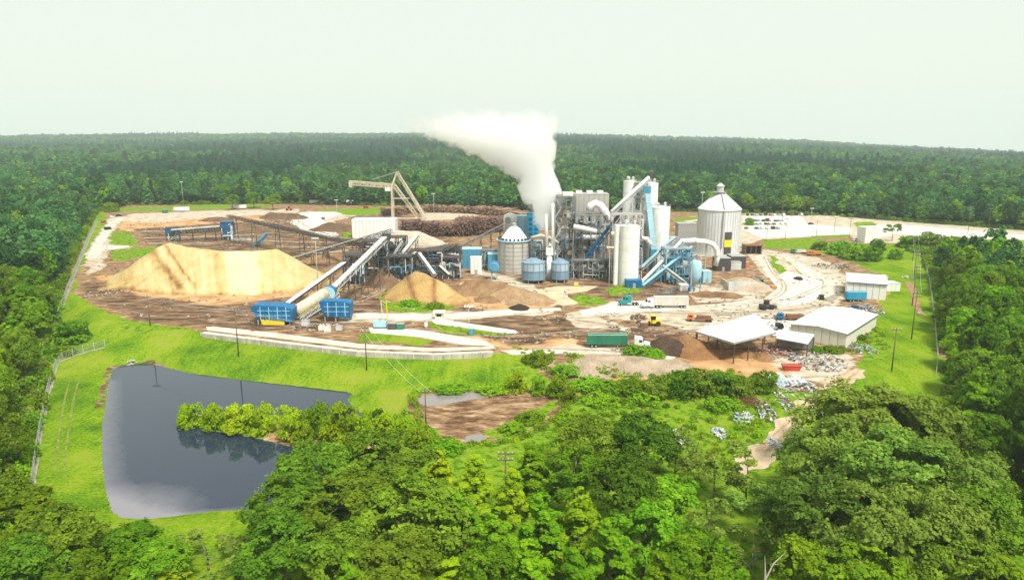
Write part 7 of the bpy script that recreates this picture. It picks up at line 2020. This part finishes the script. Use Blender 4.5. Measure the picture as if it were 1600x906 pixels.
for key, px, tp, h, w, lab in FT:
    nm = {'oak': 'oak_tree', 'grand_oak': 'oak_tree', 'maple': 'maple_tree', 'gum': 'gum_tree', 'poplar': 'young_tree', 'sparse': 'thin_tree', 'greenbush': 'bush'}[key]
    tree_px(key, px, tp, h, w, lab, 'trees in the foreground', name=nm, cat='bush' if key == 'greenbush' else 'tree')
SHR = [
    ('willow', 292, 620, 5.0, 48, 'yellow green rounded shrub at the tip of the pond island', 650), ('willow', 330, 622, 5.5, 56, 'second lime shrub from the tip of the pond island', 0), ('willow', 368, 620, 5.5, 56, 'third lime shrub on the pond island', 0), ('willow', 405, 622, 5.8, 56, 'mid green shrub halfway along the pond island', 0),
    ('willow', 452, 622, 6.5, 62, 'taller lime shrub in the notch of the pond island', 0), ('willow', 492, 618, 7.0, 70, 'bushy green shrub on the broad end of the pond island', 0), ('willow', 530, 612, 7.5, 76, 'tallest green shrub on the pond island', 0), ('willow', 566, 630, 6.0, 60, 'lime shrub where the pond island meets the bank', 0), ('willow', 470, 648, 4.5, 50, 'low lime shrub above the sandy edge of the island', 0), ('willow', 520, 650, 5.5, 66, 'low green shrub at the near side of the island', 0),
    ('willow', 600, 638, 4.5, 54, 'lime shrub left of the sludge basin', 0), ('willow', 632, 640, 4.5, 54, 'yellow lime shrub touching the sludge basin', 0), ('willow', 655, 655, 4.0, 50, 'small lime shrub before the sludge basin pole', 0), ('greenbush', 588, 628, 5, 26, 'slim dark shrub beside the lime shrubs', 0),
    ('willow', 808, 573, 4.8, 46, 'large lime shrub at the end of the lawn slope', 0), ('willow', 842, 583, 3.8, 34, 'darker shrub between two lime shrubs above the basin', 0), ('willow', 872, 580, 4.8, 44, 'lime shrub above the tan bank of the basin', 0), ('willow', 893, 600, 3.2, 30, 'small lime shrub low on the tan bank', 0),
    ('greenbush', 1030, 582, 4.5, 50, 'dark shrub at the left end of the thicket', 0), ('shrub', 1068, 575, 5.0, 56, 'bright shrub in the thicket below the sawdust', 0), ('greenbush', 1098, 572, 5.2, 60, 'dark dense shrub in the thicket below the sawdust', 0), ('greenbush', 1135, 570, 5.0, 56, 'dark rounded shrub right in the thicket', 0), ('greenbush', 1160, 585, 4.0, 46, 'low shrub at the red brush', 0), ('greenbush', 1192, 574, 4.6, 48, 'dark upright shrub beside the red brush', 0),
    ('bramble', 995, 540, 2.2, 54, 'green brambles in front of the white cab', 0), ('bramble', 1022, 546, 1.8, 40, 'low brambles beside the white cab', 0), ('bramble', 840, 552, 2.0, 50, 'weeds at the end of the retaining wall', 0),
    ('bramble', 920, 590, 2.0, 60, 'weedy clump below the pink spoil', 0), ('bramble', 960, 596, 2.2, 60, 'weedy clump on the slope below the spoil', 0), ('bramble', 990, 590, 2.6, 60, 'taller weedy clump left of the thicket', 0), ('bramble', 1010, 612, 2.0, 60, 'low weeds below the thicket', 0), ('bramble', 940, 615, 1.8, 60, 'low weeds beside the ditch', 0), ('bramble', 885, 570, 2.0, 50, 'weeds on the bank below the green trailer', 0),
    ('bramble', 612, 455, 2.0, 30, 'yellowish weeds on the bank left of the small tan pile', 0), ('bramble', 640, 468, 1.8, 36, 'weeds at the foot of the small tan pile', 0), ('bramble', 680, 473, 1.6, 34, 'weeds right of the foot of the small tan pile', 0), ('bramble', 1278, 540, 1.8, 22, 'round yellow weed clump before the warehouse wall', 0),
    ('shrub', 108, 492, 7.0, 56, 'round bush inside the bend of the pond fence', 0), ('bramble', 96, 540, 2.6, 44, 'low weeds at the bend of the pond fence', 0), ('shrub', 172, 313, 7.5, 24, 'round bush at the far left corner of the yard', 0), ('shrub', 1172, 338, 5.0, 16, 'dark tree standing among the parked cars', 0),
    ('greenbush', 1282, 372, 5.0, 26, 'dark shrub at the left end of the shrub row by the haul road', 0), ('shrub', 1315, 372, 7.0, 38, 'lime shrub in the row above the upper warehouse', 0), ('shrub', 1338, 376, 7.5, 44, 'mid green shrub in the row above the upper warehouse', 0), ('shrub', 1362, 382, 6.5, 38, 'low shrub in the row above the upper warehouse', 0), ('greenbush', 1372, 371, 5.5, 28, 'upright shrub at the right of the shrub row', 0), ('shrub', 1401, 385, 5.2, 24, 'lone round shrub on the mown grass', 0),
    ('sparse', 1398, 340, 15, 28, 'tall thin pine like tree before the white pump station', 0), ('greenbush', 1425, 362, 7, 44, 'dark tree left of the public road', 0), ('greenbush', 1455, 360, 8, 48, 'dark tree at the head of the mown strip', 0), ('shrub', 1485, 364, 7.5, 50, 'green tree hiding the public road', 0),
    ('bramble', 1300, 540, 1.6, 40, 'weeds along the warehouse wall', 0), ('bramble', 1335, 520, 1.6, 40, 'weeds on the corner beside the warehouse', 0), ('bramble', 705, 600, 1.2, 60, 'tufts on the far bank of the sludge basin', 0), ('bramble', 770, 602, 1.2, 60, 'reeds on the far bank of the sludge basin', 0), ('bramble', 830, 645, 1.6, 50, 'reedy tongue growing in the sludge basin', 0), ('bramble', 800, 662, 1.5, 50, 'reeds at the near end of the sludge basin', 0),
    ('bramble', 700, 690, 1.6, 60, 'weeds on the near bank of the sludge basin', 0), ('bramble', 900, 650, 1.6, 70, 'weeds along the basin ditch', 0), ('bramble', 1130, 622, 1.6, 60, 'weeds below the thicket', 0),
]
for key, px, tp, h, w, lab, _ in SHR:
    nm = 'shrub' if key in ('willow', 'shrub', 'greenbush') else 'bramble_bush' if key == 'bramble' else 'small_tree'
    h = h * (1.35 if key in ('willow', 'greenbush', 'shrub') else 1.2 if key == 'bramble' else 1)
    if key == 'willow':
        h, w = h * TREE_RNG.uniform(1.0, 1.22), w * TREE_RNG.uniform(0.72, 0.92)
    tree_px(key, px, tp, h, w, lab, 'shrubs round the ponds and yard', name=nm, cat='tree' if nm == 'small_tree' else 'shrub')
for px, tp, h, w, key, lab in ((362, 304, 14, 22, 'maple', 'bright young tree before the far woods behind the white trailer'), (395, 300, 15, 24, 'maple', 'second bright young tree before the far woods'), (425, 304, 14, 26, 'maple', 'third bright young tree before the far woods'), (240, 282, 20, 12, 'poplar', 'slim pale tree standing out from the far left woods'), (205, 284, 19, 34, 'maple', 'lighter green tree at the edge of the far left woods'), (300, 285, 19, 34, 'gum', 'bright tree behind the floodlight mast'), (780, 272, 24, 40, 'maple', 'lighter green tree at the woods edge left of the steam'), (730, 278, 22, 40, 'maple', 'bushy tree at the woods edge behind the logs')):
    tree_px(key, px, tp, h, w, lab, 'trees standing out along the far woods', name='edge_tree')
# bare branch and red brush
p = at_depth(1195, 868, 84)
t = thing('dead_tree', 'pale bare forked branch standing up at the bottom edge', 'dead tree', (p[0], p[1], ground_z(p[0], p[1])))
q = at_depth(1228, 862, 84)
part('trunk', M_BRANCH, t, lambda b: b.tube((p[0], p[1], ground_z(p[0], p[1])), (p[0] + 0.3, p[1], p[2] - 3), 0.22, 0.14, 7).tube((p[0] + 0.3, p[1], p[2] - 3), p, 0.14, 0.03, 6))
part('limb', M_BRANCH, t, lambda b: b.tube((p[0] + 0.2, p[1], p[2] - 4), (p[0] + 1.2, p[1], p[2] - 1.2), 0.13, 0.09, 6).tube((p[0] + 1.2, p[1], p[2] - 1.2), q, 0.09, 0.02, 6).tube((p[0] + 1.2, p[1], p[2] - 1.2), (p[0] + 1.9, p[1], p[2] - 1.3), 0.05, 0.02, 5))
p = G(1172, 628)
t = thing('brush_pile', 'red brown heap of dead brush at the end of the thicket', 'brush pile', p)
br = random.Random(9)
def brush(b):
    for _ in range(160):
        a_, e = br.random() * 6.28, br.uniform(0.1, 1.1); L = br.uniform(1, 3.2); o_ = Vector((p[0] + br.gauss(0, 1.4), p[1] + br.gauss(0, 1.6), p[2]))
        b.tube(o_, o_ + Vector((math.cos(a_) * math.cos(e), math.sin(a_) * math.cos(e), math.sin(e))) * L, 0.06, 0.02, 4)
o = part('dead_branches', M_RUST, t, brush); o['kind'] = 'stuff'
# ---------------------------------------------------------------- ground clutter nobody could count
def scatter(polys, n, rng, z=0.0, keep=None):
    out = []
    P = [W(p, z) for p in polys]
    AR = np.array([abs(sum(p[i - 1][0] * p[i][1] - p[i][0] * p[i - 1][1] for i in range(len(p)))) for p in P]); AR = AR / AR.sum()
    while len(out) < n:
        p = P[rng.choice(len(P), p=AR)]; xs = [a[0] for a in p]; ys = [a[1] for a in p]
        q = np.stack([rng.uniform(min(xs), max(xs), 400), rng.uniform(min(ys), max(ys), 400)], 1)
        q = q[inside(q[:, 0], q[:, 1], p) & (q[:, 1] < 640) & (q[:, 1] > 85)]
        if keep is not None and len(q):
            q = q[keep(q[:, 0], q[:, 1])]
        out += list(q[:60])
    return np.array(out[:n])
cl = np.random.default_rng(77)
dry = lambda x, y: (sdist(x, y, POND) < -1.5) & (sdist(x, y, SLUDGE) < -0.5)
tufts = []
for i, (leaf, R, h) in enumerate((('bright', 0.9, 0.8), ('lime', 1.0, 0.9), ('lime', 0.7, 0.7), ('olive', 0.8, 0.6))):
    cm, _ = crown_mesh('weed_tuft', 300 + i, 'shrub', R, 0.0, h, 130, 0.16, LM[leaf], 0.6)
    tufts.append(bpy.data.objects.new('weed_source', cm))
wp = scatter([[(800, 558), (900, 570), (1060, 598), (1150, 596), (1210, 640), (1180, 720), (1000, 760), (800, 720), (880, 660), (900, 630)], [(592, 461), (716, 479), (640, 489), (600, 482)], [(1290, 535), (1370, 520), (1390, 560), (1330, 570), (1300, 556)], [(1240, 690), (1310, 640), (1400, 640), (1300, 740), (1200, 800)], [(560, 660), (640, 690), (660, 720), (700, 700), (640, 640)]], 1000, cl, -3.5, dry)
forest_object('undergrowth', 'shaggy weeds and tufts covering the slope below the yard', wp, tufts, cl, 0, True)
edge_src = []
for i, (leaf, R, h) in enumerate((('mid', 2.4, 3.4), ('bright', 2.0, 2.8), ('dark', 2.6, 4.0), ('olive', 2.0, 2.6))):
    cm, _ = crown_mesh('edge_shrub', 320 + i, 'shrub', R, 0.0, h, 700, 0.24, LM[leaf], 0.5)
    edge_src.append(bpy.data.objects.new('shrub_source', cm))
E1, E2 = jitter_pts(95, 560, 3.2, cl), jitter_pts(560, 780, 5.0, cl)
E1 = E1[(lambda d: (d < -1.6) & (d > -8.5))(sdist(E1[:, 0], E1[:, 1], CLEAR)) & (np.abs(E1[:, 0]) > 50)]
E2 = E2[(lambda d: (d < -1.0) & (d > -9.0))(sdist(E2[:, 0], E2[:, 1], CLEAR))]
forest_object('edge_undergrowth', 'tangled shrubs along the feet of the woods', np.concatenate([E1, E2]), edge_src, cl, 0, True)
bank_pts = []
for poly, n in ((SLUDGE, 200),):
    for _ in range(n):
        i = cl.integers(0, len(poly)); a_, b2 = np.array(poly[i]), np.array(poly[(i + 1) % len(poly)])
        q = a_ + (b2 - a_) * cl.random() + cl.normal(size=2) * 0.5
        if sdist(np.array([q[0]]), np.array([q[1]]), ISLAND)[0] < 1: bank_pts.append(q)
forest_object('bank_reeds', 'rough grass and reeds along the pond and basin banks', np.array(bank_pts), tufts, cl, 0, True)
stones = []
for i, m in enumerate((M_WALL, M_DARK, M_RUST, M_WOOD, M_DARK)):
    b = MB(); r = random.Random(i)
    b.lathe((0, 0, 0), [(0.16, -0.05), (0.26, 0.1), (0.2, 0.22), (0.04, 0.28)], 6)
    b.beam((-0.4, 0.3, 0.06), (0.35, 0.6, 0.15), 0.12, 0.1)
    stones.append(bpy.data.objects.new('rubble_source', new_mesh('rubble_piece', [(v[0] * r.uniform(0.7, 1.3), v[1] * r.uniform(0.7, 1.3), v[2]) for v in b.v], b.f, m)))
offroad = lambda x, y: (fbm(x, y, 14, 2, 3) > 0.46)
rp = scatter(Z_MUD + Z_PALE[:2] + Z_CLAY[:3] + [[(170, 345), (700, 345), (720, 440), (880, 440), (900, 520), (700, 520), (560, 500), (400, 515), (200, 480), (150, 430)], [(880, 440), (1100, 440), (1300, 420), (1310, 520), (1240, 560), (1080, 560), (880, 545)]], 3600, cl, 0.0, offroad)
forest_object('rubble', 'stones, bark and scraps littering the mill yard', rp, stones, cl, 0, True)
print('all trees', N_TREE[0])

# ================================================================ STEAM AND AIR
def steam():
    """one closed shell round the plume; the noise inside shapes it"""
    Y = 352.0
    # centre column and half width (px), photo row by row
    lr = [(360, 846, 868), (350, 838, 872), (338, 833, 877), (322, 826, 885), (308, 821, 884), (295, 816, 877), (282, 806, 871), (270, 790, 869), (258, 768, 868), (246, 742, 868), (234, 714, 869), (222, 682, 870), (210, 645, 871), (195, 625, 871), (170, 610, 871), (140, 600, 868)]
    rows = [(y_, (a_ + b2) / 2 - 3, (b2 - a_) / 2 + 5) for y_, a_, b2 in lr]
    V, F = [], []; n = 40
    rg = np.random.default_rng(8)
    for i, (py, px, hw) in enumerate(rows):
        c = at_depth(px, py, Y); s = mpp(Y); R = hw * s
        dy = R * 0.45
        for k in range(n):
            a = 2 * math.pi * k / n
            x, y = c[0] + R * math.cos(a), c[1] + dy * math.sin(a) + 2.0 + i * 0.8
            V.append((x, y, c[2]))
    for i in range(len(rows) - 1):
        for k in range(n):
            F.append((i * n + k, i * n + (k + 1) % n, (i + 1) * n + (k + 1) % n, (i + 1) * n + k))
    F += [tuple(range(n - 1, -1, -1)), tuple(range((len(rows) - 1) * n, len(rows) * n))]
    m = bpy.data.materials.new('steam'); m.use_nodes = True
    N, L = m.node_tree.nodes, m.node_tree.links
    N.clear()
    out = N.new('ShaderNodeOutputMaterial'); v = N.new('ShaderNodeVolumePrincipled')
    v.inputs['Color'].default_value = (0.975, 0.98, 0.977, 1)
    v.inputs['Anisotropy'].default_value = 0.3
    L.new(v.outputs[0], out.inputs['Volume'])
    g = N.new('ShaderNodeNewGeometry')
    at = N.new('ShaderNodeTexNoise'); at.inputs['Scale'].default_value = 0.13; at.inputs['Detail'].default_value = 7; at.inputs['Roughness'].default_value = 0.62
    L.new(g.outputs['Position'], at.inputs[0])
    # left flank frays, right flank stays firm: distance right of the drifting left edge
    sep = N.new('ShaderNodeSeparateXYZ'); L.new(g.outputs['Position'], sep.inputs[0])
    def mth(op, a, b, c=None):
        q = N.new('ShaderNodeMath'); q.operation = op
        for i, val in enumerate((a, b, c)):
            if val is None: continue
            if isinstance(val, (int, float)): q.inputs[i].default_value = val
            else: L.new(val, q.inputs[i])
        return q.outputs[0]
    # edge curve as a function of height: (z, x of left edge, x of right edge)
    cr = N.new('ShaderNodeFloatCurve'); cl = N.new('ShaderNodeFloatCurve')
    E = [(at_depth(px, py, Y)[2], at_depth(px - hw, py, Y)[0], at_depth(px + hw, py, Y)[0]) for py, px, hw in rows]
    z0, z1 = E[0][0], E[-1][0]
    x0, x1 = min(e[1] for e in E) - 5, max(e[2] for e in E) + 5
    def fill(node, k):
        cv = node.mapping.curves[0]
        pts = [((e[0] - z0) / (z1 - z0), (e[k] - x0) / (x1 - x0)) for e in E]
        cv.points[0].location = pts[0]; cv.points[1].location = pts[-1]
        for p in pts[1:-1]:
            q = cv.points.new(*p); q.handle_type = 'VECTOR'
        node.mapping.update()
    fill(cl, 1); fill(cr, 2)
    zn = mth('DIVIDE', mth('SUBTRACT', sep.outputs[2], float(z0)), float(z1 - z0))
    L.new(zn, cl.inputs['Value']); L.new(zn, cr.inputs['Value'])
    lx = mth('MULTIPLY_ADD', cl.outputs[0], float(x1 - x0), float(x0)); rx = mth('MULTIPLY_ADD', cr.outputs[0], float(x1 - x0), float(x0))
    wd = mth('SUBTRACT', rx, lx)
    u = mth('DIVIDE', mth('SUBTRACT', sep.outputs[0], lx), wd)           # 0 left edge .. 1 right edge
    # firm core towards the right
    body = mth('ADD', mth('MULTIPLY', u, 1.0), mth('MULTIPLY', mth('SUBTRACT', at.outputs[0], 0.5), 1.7))
    r1 = N.new('ShaderNodeMapRange'); r1.interpolation_type = 'SMOOTHSTEP'; r1.inputs[1].default_value = 0.0; r1.inputs[1].default_value = 0.06; r1.inputs[2].default_value = 0.26; L.new(body, r1.inputs[0])
    redge = mth('SUBTRACT', 1.02, mth('ADD', u, mth('MULTIPLY', mth('SUBTRACT', at.outputs[0], 0.5), 0.45)))
    r2 = N.new('ShaderNodeMapRange'); r2.interpolation_type = 'SMOOTHSTEP'; r2.inputs[1].default_value = 0.0; r2.inputs[2].default_value = 0.06; L.new(redge, r2.inputs[0])
    zh = float(at_depth(800, 219, Y)[2])
    r3 = N.new('ShaderNodeMapRange'); r3.interpolation_type = 'SMOOTHSTEP'; r3.inputs[1].default_value = zh; r3.inputs[2].default_value = zh + 15; r3.inputs[3].default_value = 1; r3.inputs[4].default_value = 0; L.new(mth('ADD', sep.outputs[2], mth('MULTIPLY', mth('SUBTRACT', at.outputs[0], 0.5), 26.0)), r3.inputs[0])
    dens = mth('MULTIPLY', mth('MULTIPLY', mth('MULTIPLY', r1.outputs[0], r2.outputs[0]), r3.outputs[0]), mth('DIVIDE', 15.0, mth('MAXIMUM', wd, 8.0)))
    L.new(dens, v.inputs['Density'])
    me = new_mesh('steam_plume', V, F, m)
    o = bpy.data.objects.new('steam_plume', me); COL.objects.link(o)
    m.cycles.volume_step_rate = 0.6
    return tag(o, 'dense white steam plume drifting up from the process tower', 'steam', kind='stuff')
steam()
def haze_box():
    b = MB(); b.box((0, 2400, 70), (8600, 5400, 400))
    m = bpy.data.materials.new('haze'); m.use_nodes = True
    N, L = m.node_tree.nodes, m.node_tree.links
    N.clear()
    out = N.new('ShaderNodeOutputMaterial'); v = N.new('ShaderNodeVolumePrincipled')
    v.inputs['Color'].default_value = (0.82, 0.96, 1.0, 1)
    v.inputs['Density'].default_value = 0.00011
    v.inputs['Anisotropy'].default_value = 0.0
    L.new(v.outputs[0], out.inputs['Volume'])
    o = b.build('haze', m)
    return tag(o, 'thin pale summer haze lying over the country', kind='stuff')
haze_box()
for o in bpy.data.objects:
    if '_loc' in o:
        del o['_loc']
